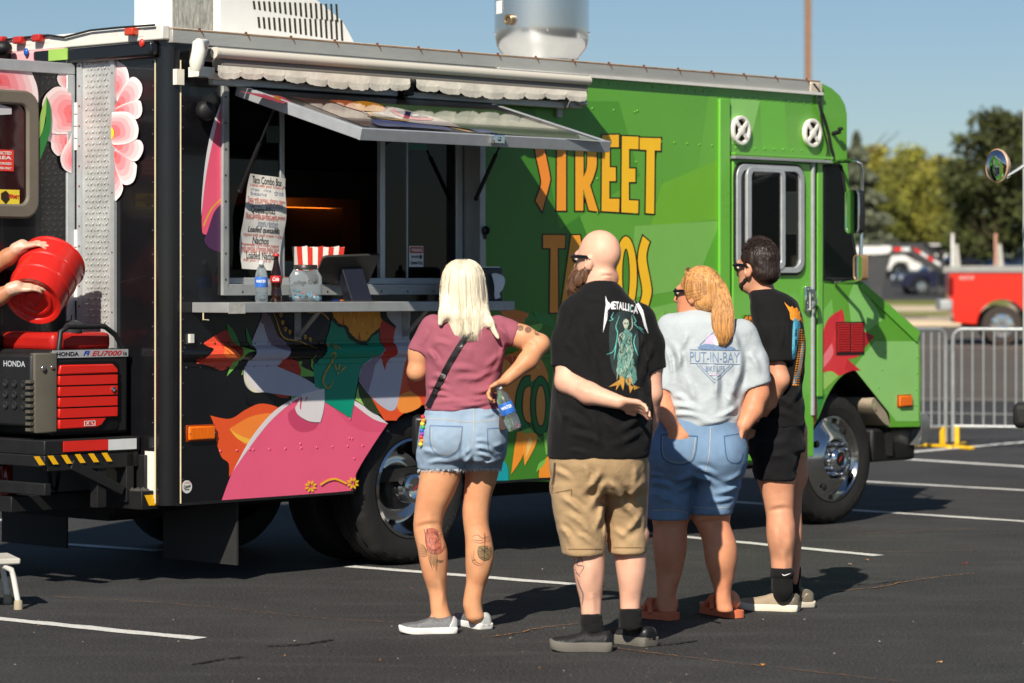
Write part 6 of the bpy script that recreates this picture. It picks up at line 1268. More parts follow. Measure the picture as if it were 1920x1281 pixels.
    def cut(s, pt, n, rad):
        """trim a sleeve or leg flat with a plane, only near pt"""
        pt = np.array(pt,float); n = np.array(n,float); n /= np.linalg.norm(n); wn_ = s.win(pt-rad,pt+rad,0)
        sl, x, y, z = wn_; r2 = (x-pt[0])**2+(y-pt[1])**2+(z-pt[2])**2; d = (x-pt[0])*n[0]+(y-pt[1])*n[1]+(z-pt[2])*n[2]; s.f[sl] = np.where(r2 < rad*rad, np.maximum(s.f[sl],d), s.f[sl]); return s
    def mesh(s):
        f = s.f; ins = f < 0; nx, ny, nz = f.shape; cnt = np.zeros((nx-1,ny-1,nz-1), np.int8)
        cs = [(i,j,k) for i in (0,1) for j in (0,1) for k in (0,1)]
        for i,j,k in cs: cnt += ins[i:nx-1+i, j:ny-1+j, k:nz-1+k]
        act = np.argwhere((cnt > 0) & (cnt < 8)); idm = -np.ones(cnt.shape, np.int32); idm[act[:,0],act[:,1],act[:,2]] = np.arange(len(act))
        cv = {c: f[act[:,0]+c[0],act[:,1]+c[1],act[:,2]+c[2]] for c in cs}; acc = np.zeros((len(act),3)); num = np.zeros(len(act))
        for c in cs:
            for ax in range(3):
                if c[ax] == 0:
                    d = list(c); d[ax] = 1; d = tuple(d); a, b = cv[c], cv[d]; m_ = (a < 0) != (b < 0); t = np.where(m_, a/np.where(m_, a-b, 1), 0)
                    p = np.array(c,float)[None,:].repeat(len(act),0); p[:,ax] += t; acc[m_] += p[m_]; num[m_] += 1
        V = s.lo+(act+acc/num[:,None])*s.h; Fs = []
        for ax in range(3):
            o1, o2 = [(1,2),(2,0),(0,1)][ax]; sh = [slice(None)]*3; sh2 = [slice(None)]*3; sh[ax] = slice(0,-1); sh2[ax] = slice(1,None); A, B = ins[tuple(sh)], ins[tuple(sh2)]; E_ = np.argwhere(A != B); E_ = E_[(E_[:,o1] > 0) & (E_[:,o2] > 0) & (E_[:,o1] < f.shape[o1]-1) & (E_[:,o2] < f.shape[o2]-1)]
            fl_ = A[E_[:,0],E_[:,1],E_[:,2]]
            def cell(d1,d2): q = E_.copy(); q[:,o1] += d1; q[:,o2] += d2; return idm[q[:,0],q[:,1],q[:,2]]
            qd = np.stack([cell(-1,-1),cell(0,-1),cell(0,0),cell(-1,0)],1); qd[~fl_] = qd[~fl_][:,::-1]; Fs.append(qd)
        return V, np.concatenate(Fs)
    def build(s, name, material, parent, origin, smooth_it=1):
        V, Fq = s.mesh()
        for _ in range(smooth_it):      # light relaxation
            acc = np.zeros_like(V); n = np.zeros(len(V))
            for a, b in ((0,1),(1,2),(2,3),(3,0)):
                np.add.at(acc, Fq[:,a], V[Fq[:,b]]); np.add.at(acc, Fq[:,b], V[Fq[:,a]]); np.add.at(n, Fq[:,a], 1); np.add.at(n, Fq[:,b], 1)
            V = V*.5+acc/np.maximum(n,1)[:,None]*.5
        me = bpy.data.meshes.new(name); W = V-np.array(origin)
        me.vertices.add(len(W)); me.vertices.foreach_set('co', W.astype(np.float32).ravel()); me.loops.add(Fq.size); me.loops.foreach_set('vertex_index', Fq.astype(np.int32).ravel())
        me.polygons.add(len(Fq)); me.polygons.foreach_set('loop_start', np.arange(0,Fq.size,4,dtype=np.int32)); me.polygons.foreach_set('loop_total', np.full(len(Fq),4,np.int32)); me.update(calc_edges=True); me.validate()
        me.polygons.foreach_set('use_smooth', [True]*len(me.polygons)); me.materials.append(material); o = bpy.data.objects.new(name, me); link(o, parent)
        o_bvh[o.name] = BVHTree.FromPolygons([tuple(v) for v in V], [tuple(q) for q in Fq.tolist()]); return o
o_bvh = {}; FOLD = 1.75
def project(name, target, polys, material, parent, origin, cell=7, lift=.0025):
    """print or stitching laid onto a garment or skin: photo pixels give the direction, the surface gives the place"""
    bvh = o_bvh[target.name]; bm = bmesh.new()
    for P in polys:
        if isinstance(P, tuple): V2, F2 = P
        else: V2 = P; F2 = [tuple(t) for t in tessellate_polygon([[Vector((a,b,0)) for a,b in P]])]
        vs = [bm.verts.new((v[0],v[1],0)) for v in V2]
        for f in F2:
            try: bm.faces.new([vs[i] for i in f])
            except ValueError: pass
    xs = [v.co.x for v in bm.verts]; ys = [v.co.y for v in bm.verts]
    for ax, lo, hi in ((0,min(xs),max(xs)),(1,min(ys),max(ys))):
        c = lo+cell
        while c < hi:
            co = [0,0,0]; no = [0,0,0]; co[ax] = c; no[ax] = 1; bmesh.ops.bisect_plane(bm, geom=bm.verts[:]+bm.edges[:]+bm.faces[:], plane_co=co, plane_no=no); c += cell
    o = Vector((0,0,CAMH)); bad = []
    for v in bm.verts:
        d = Vector(((v.co.x-CX)/F, 1, -(v.co.y-HZ)/F)).normalized(); h_ = bvh.ray_cast(o, d)
        if h_[0] is None: bad.append(v)
        else: v.co = h_[0]-d*lift-Vector(origin)
    bmesh.ops.delete(bm, geom=bad, context='VERTS'); me = bpy.data.meshes.new(name); bm.to_mesh(me); bm.free(); me.materials.append(material)
    return link(bpy.data.objects.new(name, me), parent)
def text_px(s, cx_, cy_, wd, ht, bold=.0, shear=0, slope=0.0, space=1.0):
    V, Fx = text2d(s, 1.0, bold, shear, 'CENTER', space); xs = [a for a,b in V]; ys = [b for a,b in V]; kx_, ky_ = wd/(max(xs)-min(xs)), ht/(max(ys)-min(ys)); mx, my = (max(xs)+min(xs))/2, (max(ys)+min(ys))/2
    return ([(cx_+(a-mx)*kx_, cy_-(b-my)*ky_+slope*(a-mx)*kx_) for a,b in V], Fx)

def skin(name, rgb):
    m_ = mat(name, rgb, .5, var=.12, vscale=16, bump=.12, bscale=170, sss=.15, spec=.38, detail=8); nt = m_.node_tree; p = nt.nodes['Principled BSDF']; src = p.inputs['Base Color'].links[0].from_socket
    tc = [n for n in nt.nodes if n.type == 'TEX_COORD'][0]; n = nt.nodes.new('ShaderNodeTexNoise'); n.inputs['Scale'].default_value = 5.5; n.inputs['Detail'].default_value = 6; nt.links.new(tc.outputs['Object'], n.inputs['Vector'])
    r = nt.nodes.new('ShaderNodeMapRange'); r.inputs[1].default_value = .48; r.inputs[2].default_value = .72; r.inputs[4].default_value = .6; nt.links.new(n.outputs['Fac'], r.inputs[0])
    mx = nt.nodes.new('ShaderNodeMix'); mx.data_type = 'RGBA'; nt.links.new(r.outputs[0], mx.inputs['Factor']); nt.links.new(src, mx.inputs[6]); mx.inputs[7].default_value = lin(int(rgb[0]*.97), int(rgb[1]*.84), int(rgb[2]*.82)); nt.links.new(mx.outputs[2], p.inputs['Base Color']); return m_
def cloth(name, rgb, var=.10, bump=.25, bs=35, rough=.9): return mat(name, rgb, rough, var=var, vscale=5, bump=bump, bscale=bs, sheen=.05, spec=.2)
def denim(name, rgb):
    m_ = mat(name, rgb, .85, var=.22, vscale=7, bump=.35, bscale=420, spec=.2, stretch=(1,1,.6)); return m_

class Person:
    def __init__(s, name, Yp, px, py, label):
        s.Y = Yp; o = at(px,py,Yp); s.o = Vector((o.x, Yp, 0)); s.root = empty('person', s.o, 0, label, 'person')
    def p(s, px, py, dy=0.0): return np.array(at(px,py,s.Y+dy))
    def rows(s, R_, dy=0.0, ratio=1.0, depth=None, back=0.0):
        out = []
        for r in R_:
            py, a, b = r[:3]; d_ = dy+(r[3] if len(r) > 3 else 0); Y = s.Y+d_; S_ = Y/F; rx = (b-a)/2*S_; ry = r[4] if len(r) > 4 else (depth if depth else rx*ratio)
            out.append((CAMH-(py-HZ)*S_, ((a+b)/2-CX)*S_, Y+back, rx, ry))
        return out
    def box(s, x0, y0, x1, y1, d0, d1): # pixel window and depth range -> bounds
        return (np.array([at(x0,y1,s.Y)[0]-.03, s.Y+d0, at(x0,y1,s.Y)[2]-.04]), np.array([at(x1,y0,s.Y)[0]+.03, s.Y+d1, at(x1,y0,s.Y)[2]+.04]))

def head_frame(yaw_dir, pitch=0.0, roll=0.0):
    f_ = Vector((yaw_dir[0], yaw_dir[1], pitch)).normalized(); r_ = f_.cross(Vector((0,0,1))).normalized(); u_ = r_.cross(f_); return np.array([[r_.x,f_.x,u_.x],[r_.y,f_.y,u_.y],[r_.z,f_.z,u_.z]])
def add_head(B, c, M, k=1.0, jaw=1.0):
    q = lambda x,y,z: np.array(c)+M@np.array((x,y,z))*k
    B.ell(q(0,-.012,.022),(.076*k,.097*k,.098*k),.03,M); B.ell(q(0,.030,-.035),(.062*k*jaw,.070*k,.085*k),.03,M); B.ell(q(0,.050,-.088),(.046*k*jaw,.042*k,.034*k),.03,M)
    B.cap(q(0,.094,.006),q(0,.112,-.034),.008*k,.014*k,.012); B.cap(q(.012,.100,-.038),q(-.012,.100,-.038),.009*k,.009*k,.01)
    B.cap(q(-.02,.092,-.068),q(.02,.092,-.068),.008*k,.008*k,.008); B.cap(q(-.016,.090,-.080),q(.016,.090,-.080),.008*k,.008*k,.008)
    B.cap(q(-.035,.086,.020),q(.035,.086,.020),.010*k,.010*k,.02)
    for sx in (-1,1):
        B.ell(q(sx*.033,.094,-.002),(.016*k,.010*k,.010*k),.008,M,True)
        B.ell(q(sx*.079,-.006,-.022),(.013*k,.022*k,.034*k),.006,M); B.ell(q(sx*.084,.000,-.018),(.006*k,.010*k,.018*k),.005,M,True)
    return q
def eyes(person, q, M, k):
    for sx in (-1,1):
        m = MB(); m.ell(Vector(q(sx*.033,.083,-.001))-person.o,(.0125*k,)*3,12,8,0); m.ell(Vector(q(sx*.033,.0925,-.001))-person.o,(.0055*k,)*3,8,6,1); m.build('eye',[mat('eye_white',(225,220,214),.2), mat('iris',(50,36,26),.15)],person.root)
def shades(person, q, k, rgb=(16,16,18), wide=.075):
    m = MB(); P = lambda *a: Vector(q(*a))-person.o
    for sx in (-1,1):
        L = [P(sx*(.034+.029*math.cos(t)), .104-.012*abs(math.cos(t)), .002+.019*math.sin(t)) for t in np.linspace(0,2*math.pi,14,endpoint=False)]; Lb = [v-Vector(q(0,.008,0)-q(0,0,0)) for v in L]; n = 14
        m.add(L+Lb,[tuple(range(n)),tuple(range(2*n-1,n-1,-1))]+[(i,(i+1)%n,n+(i+1)%n,n+i) for i in range(n)])
        m.tube([P(sx*.066,.092,.008),P(sx*.080,.05,.008),P(sx*.084,.0,.004),P(sx*.084,-.02,-.010)],[.006,.008,.007,.004],8)
    m.tube([P(-.012,.108,.004),P(.012,.108,.004)],.004,8); return m.build('sunglasses', mat('shades_black',rgb,.15,coat=.5), person.root, 50)
def hand(B, wrist, direction, normal, side, curl=.6, k=1.0, spread=.0, fingers=4, thumb_in=.3):
    """palm, four jointed fingers of unequal length and a thumb leaving the side of the palm; normal points out of the palm"""
    d = Vector(direction).normalized(); n = Vector(normal); n = (n-d*n.dot(d)).normalized(); sd = d.cross(n)*side; w_ = Vector(wrist); k_ = k
    for j in range(4):
        off = (j-1.5)*.0195*k_; B.cap(w_+sd*off*.75+d*.012*k_, w_+sd*off+d*.078*k_, .0125*k_, .0115*k_, .012)
    lens = (.070,.082,.077,.060)
    for j in range(4):
        b = w_+sd*((1.5-j)*.0195*k_)+d*.080*k_; L = lens[j]*k_; a = curl*.55+j*.05; dd = d.copy(); rr = (.0098,.0100,.0096,.0086)[j]*k_; pr = b
        for sgm, fr in enumerate((.46,.30,.24)):
            a_ = a*(.8 if sgm == 0 else 1.0); dd = (dd*math.cos(a_)+n*math.sin(a_)); nn_ = (n*math.cos(a_*1.0)-d*math.sin(a_)*.0); e = pr+dd.normalized()*L*fr; B.cap(pr,e,rr,rr*.92,.006); rr *= .92; pr = e; n2 = n; d_perp = dd.normalized(); n = (n-d_perp*n.dot(d_perp)); n = n.normalized() if n.length > .05 else -d
        n = Vector(normal); n = (n-d*n.dot(d)).normalized()
    t0 = w_+sd*.022*k_+d*.025*k_; t1 = t0+(sd*.028+d*.026+n*.014*thumb_in*2)*k_; t2 = t1+(sd*.010*(1-thumb_in)+d*.030+n*.012*thumb_in)*k_; B.cap(t0,t1,.0145*k_,.012*k_,.012); B.cap(t1,t2,.0115*k_,.0098*k_,.006)
def hair_strands(name, parent, origin, sec, n, r, material, seed, zj=.05, out=.002, arc=(0,6.283), wav=.004):
    rng = random.Random(seed); sec = sorted(sec, reverse=True); m = MB(); P = np.array(sec)
    for _ in range(n):
        th = rng.uniform(*arc); f_ = rng.uniform(.90,1.0) if rng.random() < .98 else rng.uniform(1.0,1.08); e = rng.uniform(.72,1.0) if rng.random() < .55 else 1.0; s0 = rng.uniform(0,.35) if rng.random() < .4 else 0.0; N = 12; pts = []; ph = rng.uniform(0,6)
        for i in range(N):
            t = s0+(e-s0)*i/(N-1); q = t*(len(P)-1); a = int(min(q,len(P)-2)); r_ = P[a]+(P[a+1]-P[a])*(q-a); th_ = th+.05*math.sin(t*4+ph)
            pts.append((r_[1]+(r_[3]*f_+out)*math.cos(th_)-origin[0], r_[2]+(r_[4]*f_+out)*math.sin(th_)-origin[1], r_[0]+wav*math.sin(t*9+ph)-origin[2]))
        m.tube(pts,[r*(1.0 if i < N-3 else .6 if i < N-1 else .25) for i in range(N)],4)
    return m.build(name, material, parent, 180)
def hairmat(name, rgb, dark=.5): return mat(name, rgb, .42, var=min(.85,dark*1.7), vscale=1.0, stretch=(110,110,7), bump=.6, bscale=1.0, spec=.5)
def shoe(person, heel, toe, hgt, wd, upper, sole, sole_t=.032, collar=None, label=None, seed=0):
    """heel, toe: photo pixels of the sole ends on the ground"""
    A, B_ = gp(*heel), gp(*toe); d = (B_-A); L = d.length; d.normalize(); q = Vector((-d.y,d.x,0)); o = person.o
    out = [(-.0,-.5),(.02,-.75),(.10,-.92),(.25,-.9),(.42,-.82),(.60,-.96),(.76,-1.0),(.90,-.80),(.98,-.4),(1.0,0),(.98,.4),(.90,.80),(.76,1.0),(.60,.96),(.42,.82),(.25,.9),(.10,.92),(.02,.75),(-.0,.5)]
    pl = cr([(a,b) for a,b in out],3); m = MB(); zz = lambda a: .012*max(0,(a-.7)/.3)**2
    n = len(pl); V = []
    for h_, sc in ((.002,.97),(.006,1.0),(sole_t-.005,1.02),(sole_t,.98)): V += [tuple(A+d*(.5*L+(a-.5)*L*(sc if h_ > .004 else .985))+q*(b*wd/2*sc)+Vector((0,0,h_+zz(a)))-o) for a,b in pl]
    m.add(V,[(i*n+k,i*n+(k+1)%n,(i+1)*n+(k+1)%n,(i+1)*n+k) for i in range(3) for k in range(n)]+[tuple(range(n-1,-1,-1)),tuple(range(3*n,4*n))]); m.build('sole', sole, person.root, 50)
    lo = np.array(np.minimum(A,B_))-.07; hi = np.array(np.maximum(A,B_))+.07; lo[2] = .0; hi[2] = hgt+.05; S_ = Sdf(lo,hi,.0042); g_ = lambda a,z,s_=0: A+d*(a*L)+q*s_+Vector((0,0,z)); hw = wd/2
    x = (S_.lo[0]+np.arange(S_.n[0])*S_.h)[:,None,None]; y = (S_.lo[1]+np.arange(S_.n[1])*S_.h)[None,:,None]; z = (S_.lo[2]+np.arange(S_.n[2])*S_.h)[None,None,:]
    a_ = ((x-A.x)*d.x+(y-A.y)*d.y)/L; s_ = (x-A.x)*q.x+(y-A.y)*q.y; uh = hgt-sole_t
    top = sole_t+uh*np.interp(a_,[0,.04,.12,.22,.32,.40,.46,.56,.70,.84,.94,1.0],[.78,1.0,1.02,.86,.80,.98,.95,.74,.54,.46,.40,.22]); wd_ = hw*np.interp(a_,[-.02,0,.05,.12,.25,.42,.60,.76,.88,.95,.99,1.02],[.2,.5,.70,.80,.78,.74,.86,.92,.82,.62,.36,.1])
    zr = np.clip((z-sole_t)/np.maximum(top-sole_t,.01),0,1.3); f1 = np.abs(s_)-wd_*np.sqrt(np.clip(1-.62*zr**2.2,.05,1)); f2 = (z-top)*.8; k_ = .022; hh = np.maximum(k_-np.abs(f1-f2),0)/k_; fs = np.maximum(f1,f2)+hh*hh*k_*.25; fs = np.maximum(fs,(sole_t-.014)-z); fs = np.maximum(fs,np.maximum(-.004-a_,a_-.995)*L); S_.f = fs.astype(np.float32)
    S_.noise(.0012,(60,60,60),abs(int(heel[0]))); u = S_.build('shoe_upper', upper, person.root, o, 2)
    heel_m = MATS.get(upper.name+'_heel') or mat(upper.name+'_heel', {'silver_glitter':(196,196,194),'black_mesh_shoe':(30,30,31),'beige_canvas':(112,104,90)}[upper.name], .35, .2)
    tk = S_.like(); tk.f = np.maximum(S_.f-.0022, (a_-(.16-.10*zr))*L).astype(np.float32); tk.build('heel_counter', heel_m, person.root, o, 1)
    b_ = S_.like(); band = np.abs(zr-.10-.35*np.clip((a_-.62)*2.5,0,1))*np.maximum(top-sole_t,.01); b_.f = np.maximum(S_.f-.0016, np.maximum(band-.0035,(.45-a_)*L)).astype(np.float32); b_.build('toe_seam', heel_m if seed else upper, person.root, o, 1)
    m = MB()
    for k_ in range(3):
        a = .42+.07*k_; zt = sole_t+(hgt-sole_t)*(.93-.13*k_); m.tube([tuple(g_(a+.02,zt-.012,-hw*.42)-o),tuple(g_(a,zt-.001,-hw*.15)-o),tuple(g_(a,zt-.001,hw*.15)-o),tuple(g_(a+.02,zt-.012,hw*.42)-o)],.0032,6)
    m.build('laces', mat('lace_%s' % upper.name,(70,68,66),.8) if seed else mat('lace_pale',(170,166,158),.8), person.root, 60); return u
def bare_foot(B, heel, toe, z0, k=1.0):
    A, T = gp(*heel), gp(*toe); d = (T-A); L = d.length; d.normalize(); q = Vector((-d.y,d.x,0)); g_ = lambda a,z,s_=0: A+d*(a*L)+q*s_+Vector((0,0,z0+z))
    B.cap(g_(.12,.034),g_(.22,.05),.034,.034,.03); B.cap(g_(.2,.045),g_(.70,.022),.038,.024,.03); B.cap(g_(.4,.03,.014),g_(.72,.018,.022),.026,.02,.02); B.cap(g_(.4,.03,-.014),g_(.70,.018,-.024),.026,.018,.02)
    for j in range(5): s_ = (-.034,-.018,-.002,.013,.032)[j]; B.cap(g_(.74,.014,s_*.9),g_(.88+.012*j,.010,s_),.009 if j < 4 else .013,.008 if j < 4 else .011,.006)
STITCH = lambda: mat('denim_stitch',(176,168,150),.9)
SEAM = lambda rgb: mat('denim_seam_%d' % rgb[0], rgb, .9, var=.2)

# ---------------------------------------------------------------- woman with long blonde hair
W = Person('w1', 13.12, 860, 1186, 'person with long blonde hair in a mauve shirt and denim shorts, hand on hip'); o = W.o
SK1 = skin('skin_tan',(208,150,110))
lL = [(860,790,868),(900,786,862),(930,781,850),(960,777,835),(985,775,829),(1005,777,831),(1030,783,838),(1050,787,839),(1075,793,838),(1100,800,837),(1120,805,838),(1140,807,841),(1165,810,848)]
lR = [(860,872,940),(900,872,932),(930,869,922),(960,867,917),(985,869,917),(1010,872,922),(1040,873,926),(1060,873,922),(1090,874,913),(1115,870,906),(1135,868,904),(1160,874,908)]
sh = [(592,848,898,-.0,.07),(599,812,930,0,.09),(610,796,946,0,.10),(640,793,948,0,.115),(680,797,944,0,.118),(710,798,940,0,.112),(735,799,936,0,.112),(755,797,941,0,.118),(769,796,944,0,.122)]
pe = [(762,800,943,0,.118),(785,792,946,0,.128),(810,787,948,0,.14),(840,784,949,0,.145),(862,783,947,0,.13)]
B = Sdf(*W.box(745,480,1045,1192,-.30,.42),.0065)
B.loft(W.rows(lL,.0,1.02),.02); B.loft(W.rows(lR,.08,1.02),.02); B.loft(W.rows(sh),.03,grow=-.022); B.loft(W.rows(pe),.05,grow=-.02)
B.ell(W.p(812,1050,-.035),(.035,.03,.09),.05); B.ell(W.p(900,1045,.045),(.035,.03,.09),.05)   # calves
B.chain([W.p(873,606),W.p(872,585)],[.055,.052],.03)
B.chain([W.p(806,618),W.p(786,660,.01),W.p(781,697,.01)],[.050,.044,.040],.03); B.chain([W.p(781,697,.01),W.p(800,682,.12),W.p(818,668,.25)],[.041,.040,.028],.02); hand(B,W.p(820,666,.26),(.2,.9,.35),(.6,0,-.6),-1,.8,.95)
B.chain([W.p(938,618),W.p(980,632,-.02),W.p(1012,645,-.03)],[.054,.049,.043],.03); B.chain([W.p(1012,645,-.03),W.p(990,676,-.07),W.p(948,714,-.11)],[.042,.042,.027],.02)
hand(B,W.p(948,714,-.11),(-.8,-.1,-.5),(.35,-.3,-.85),1,1.25,.92,thumb_in=.1)
M_ = head_frame((-.72,.69)); q = add_head(B,W.p(866,541),M_,.93,.94); B.cap(W.p(828,1165),gp(800,1185)+Vector((0,0,.04)),.028,.016,.03); B.cap(W.p(890,1160,.08),gp(884,1174)+Vector((0,0,.04)),.028,.016,.03)
B.folds(W,[(776,992,830,984,-3,4),(868,992,918,988,-3,4),(822,1085,827,1145,3,4),(888,1075,884,1140,3,4),(806,1015,815,1085,2.5,7),(896,1015,899,1085,2.5,7),(800,960,806,1000,2,5),(990,640,1012,652,2,4),(955,706,990,676,2,4)])
body = B.build('body', SK1, W.root, o); eyes(W,q,M_,.93); shades(W,q,.93)
C = Sdf(*W.box(770,585,990,775,-.22,.22),.0062); C.loft(W.rows(sh),.03,rnd=.012)
C.sleeve([W.p(812,616),W.p(786,660,.005)],[.062,.056],(-.25,0,-1)); C.sleeve([W.p(934,617),W.p(968,628,-.015)],[.060,.058],(1,0,-.30))
C.noise(.0035,(7,7,14),11).noise(.002,(26,26,30),13)
C.folds(W,[(936,722,880,735,7,5),(938,735,862,748,6,4),(930,748,840,757,7,4),(800,722,848,738,7,5),(800,738,858,752,6,4),(806,757,900,762,5,3.5),(800,655,822,690,8,5),(812,640,850,652,5,5),(944,640,925,700,7,5),(936,660,905,690,5,5),(840,690,905,704,4,6),(850,712,915,716,4,5),(925,690,870,715,5,5),(812,700,840,722,5,4),(935,612,955,640,5,4),(800,616,790,650,4,4),(860,650,890,672,3,6)])
shirt = C.build('t_shirt', cloth('mauve_jersey',(150,84,98),.08,.5,24), W.root, o)
m = MB(); m.build if False else None
D = Sdf(*W.box(775,755,960,890,-.25,.25),.006); D.loft(W.rows(pe),.02); D.loft(W.rows([(845,783,872,0,.125),(865,783,874,0,.115),(881,783,878,0,.105)]),.02); D.loft(W.rows([(845,866,947,.03,.12),(865,867,944,.04,.11),(880,867,942,.05,.10)]),.02); D.ell(W.p(832,820,-.05),(.09,.10,.085),.06); D.ell(W.p(905,820,-.05),(.09,.10,.085),.06)
D.noise(.0025,(14,10,18),21).noise(.0014,(45,30,45),22); D.folds(W,[(884,838,852,862,6,4),(886,846,862,874,6,4),(890,838,925,852,8,4.5),(892,850,932,868,7,4),(790,845,820,852,4,4),(944,830,920,838,5,4),(890,826,915,832,5,4),(800,870,845,866,4,3.5),(905,872,938,868,4,3.5),(795,774,830,778,3,3),(930,774,900,779,3,3)]); D.cap(W.p(868,800,-.17),W.p(868,875,-.13),.006,.010,.02,True)
DN1 = denim('light_denim',(140,160,180)); shorts = D.build('denim_shorts', DN1, W.root, o)
def stitch(name, tgt, lines, wd, material, per, cell=8):
    if name == 'pocket_seam' and len(lines) > 1: return [stitch(name,tgt,[l],wd,material,per,cell) for l in lines]
    return project(name,tgt,[stroke(l,wd,3) for l in lines],material,per.root,per.o,cell,.002)
stitch('pocket_seam',shorts,[[(806,798),(867,800)],[(806,798),(808,838),(832,858),(860,842),(867,800)],[(914,804),(946,802)],[(914,804),(916,842),(930,855),(944,840)]],2.0,SEAM((92,120,152)),W); stitch('stitching',shorts,[[(888,766),(888,800),(886,840)],[(802,784),(850,788),(888,792),(944,784)],[(809,801),(811,836),(832,854),(858,840),(864,803)]],1.0,STITCH(),W)
m = MB(); rg = random.Random(5)
for x0, x1, yy, dy in ((784,877,881,0),(868,941,880,.05)):     # frayed hem
    for k in range(110):
        t = rg.uniform(0,math.pi); cx_, hw_ = (x0+x1)/2, (x1-x0)/2; a = W.p(cx_+hw_*math.cos(t)*.98, yy+rg.uniform(-3,0), dy-.105*math.sin(t)); b = a+np.array([rg.uniform(-.006,.006), -.003, -rg.uniform(.004,.018)]); m.tube([tuple(Vector(a)-o),tuple(Vector((a+b)/2)-o+Vector((rg.uniform(-.003,.003),0,0))),tuple(Vector(b)-o)],[.0012,.001,.0005],4)
m.build('frayed_hem', mat('frayed_cotton',(206,214,222),.9), W.root, 180)
project('bag_strap',shirt,[stroke([(903,600),(872,634),(842,682),(818,730),(800,768)],11,5)],mat('strap_leather',(26,24,25),.4),W.root,o,6,.006)
m = MB(); a = Vector(W.p(797,772,-.06))-o; m.box(a+Vector((-.06,.05,-.20)),a+Vector((.02,.20,-.02))); m.build('shoulder_bag', mat('strap_leather',(26,24,25),.4), W.root, 40, .02)
for k in range(9):
    m = MB(); c_ = [(200,50,50),(230,140,40),(235,210,60),(60,160,80),(50,100,190),(130,60,160)][k % 6]; a = Vector(W.p(793-.9*k*.6+(k%2)*1.5,782+k*6.4,-.10))-o; m.ell(a,(.010,.008,.010),10,6); m.build('beaded_tassel', mat('bead_%d' % (k%6), c_, .5), W.root)
m = MB(); a = Vector(W.p(940,792,-.115))-o; m.box(a+Vector((-.010,-.012,-.035)),a+Vector((.022,.004,.035))); m.build('phone', mat('phone_case',(70,56,46),.4), W.root, 40, .004)
h_ = [(487,858,880,0,.02),(491,848,890,0,.05),(500,838,899,0,.08),(515,831,906,0,.098),(535,828,909,0,.105),(555,827,911,-.0,.105),(575,827,913,-.01,.10),(592,828,914,-.03,.09),(606,838,912,-.055,.06),(620,843,907,-.07,.042),(632,850,901,-.078,.026)]
Hh = Sdf(*W.box(810,480,960,660,-.25,.20),.0055); Hh.loft(W.rows(h_),.02); Hh.ell(W.p(842,552,.09),(.035,.05,.06),.015,None,True); Hh.chain([W.p(838,560,-.05),W.p(833,590,-.09),W.p(826,606,-.10)],[.03,.022,.010],.02); Hh.chain([W.p(905,580,-.05),W.p(918,606,-.09),W.p(934,634,-.11)],[.025,.016,.005],.02)
for x in (858,876,893): Hh.cap(W.p(x,590,-.09),W.p(x+(x-874)*.1,628,-.10),.014,.004,.02)
Hh.noise(.003,(50,50,3),31,True).noise(.002,(120,120,5),32,True); HB = hairmat('blonde_hair',(222,210,184),.12); hair = Hh.build('hair', HB, W.root, o)
hair_strands('hair_strand', W.root, o, W.rows(h_[:-1]+[(640,846,906,-.085,.03)]), 1700, .0010, HB, 4, arc=(2.4,7.0), out=.002, wav=.002)
GL = mat('silver_glitter',(120,122,124),.45,.4,var=.65,vscale=260,bump=.5,bscale=300); WS = mat('white_sole',(226,224,218),.6)
shoe(W,(856,1187),(748,1189),.075,.095,GL,WS,.030); shoe(W,(912,1181),(852,1168),.075,.095,GL,WS,.030)
# tattoos
TK = lambda n_,c: mat(n_,c,.5,var=.45,vscale=70,alpha=.62); W1C = lambda p: cp(720,820,3.204,p)
rg = random.Random(17); lines = []
for k in range(9):
    t0 = rg.uniform(0,6.28); r0 = 12+k*6; lines.append(W1C(stroke([(298+r0*math.cos(t0+.5*i_)*.85, 618+r0*math.sin(t0+.5*i_)*1.05) for i_ in range(5)],4,3,True)))
project('rose_tattoo',body,[W1C(cr([(252,560),(300,546),(352,590),(366,650),(340,700),(280,700),(248,640)],4))],TK('tattoo_rose',(186,104,88)),W.root,o,6,.001)
project('rose_tattoo',body,lines+[W1C(stroke(p,5,4,True)) for p in ([(238,535),(250,600),(262,690)],[(256,535),(262,580)],[(346,690),(372,650),(362,600)])],TK('tattoo_line',(110,58,54)),W.root,o,6,.0016)
project('rose_tattoo',body,[W1C(stroke([(268+8*k,680),(272+8*k,740),(286+5*k,rg.uniform(760,812))],5,3,True)) for k in range(7)]+[W1C(stroke([(214,640+14*k),(240,655+12*k),(262,690+4*k)],5,3,True)) for k in range(6)]+[W1C(stroke([(306,730+8*k),(340,742+5*k),(358,735+6*k)],4,3,True)) for k in range(3)],TK('tattoo_green',(66,84,62)),W.root,o,6,.0013)
project('anchor_tattoo',body,[W1C(stroke(p,4.5,4,True)) for p in ([(525,600),(560,586),(590,606),(625,596),(650,588)],[(526,614),(570,622),(600,616)],[(530,628),(580,636),(606,626)],[(610,612),(650,604)],[(612,626),(650,618)],[(600,572),(605,640),(600,760)],[(606,572),(612,640)],[(528,690),(532,745),(560,768),(592,772)],[(540,668),(542,735),(570,758),(596,762)],[(528,740),(556,736)],[(562,650),(640,720)],[(566,690),(648,660)],[(575,716),(640,740)],[(600,655),(650,690)],[(560,670),(570,720),(610,742),(645,720)],[(596,690),(615,684),(630,692)])],TK('tattoo_ink',(70,62,56)),W.root,o,6,.0014)
project('anchor_tattoo',body,[W1C(cr([(566,660),(600,650),(640,660),(648,700),(630,735),(595,738),(566,710)],4))],TK('tattoo_moss',(120,112,80)),W.root,o,6,.001)
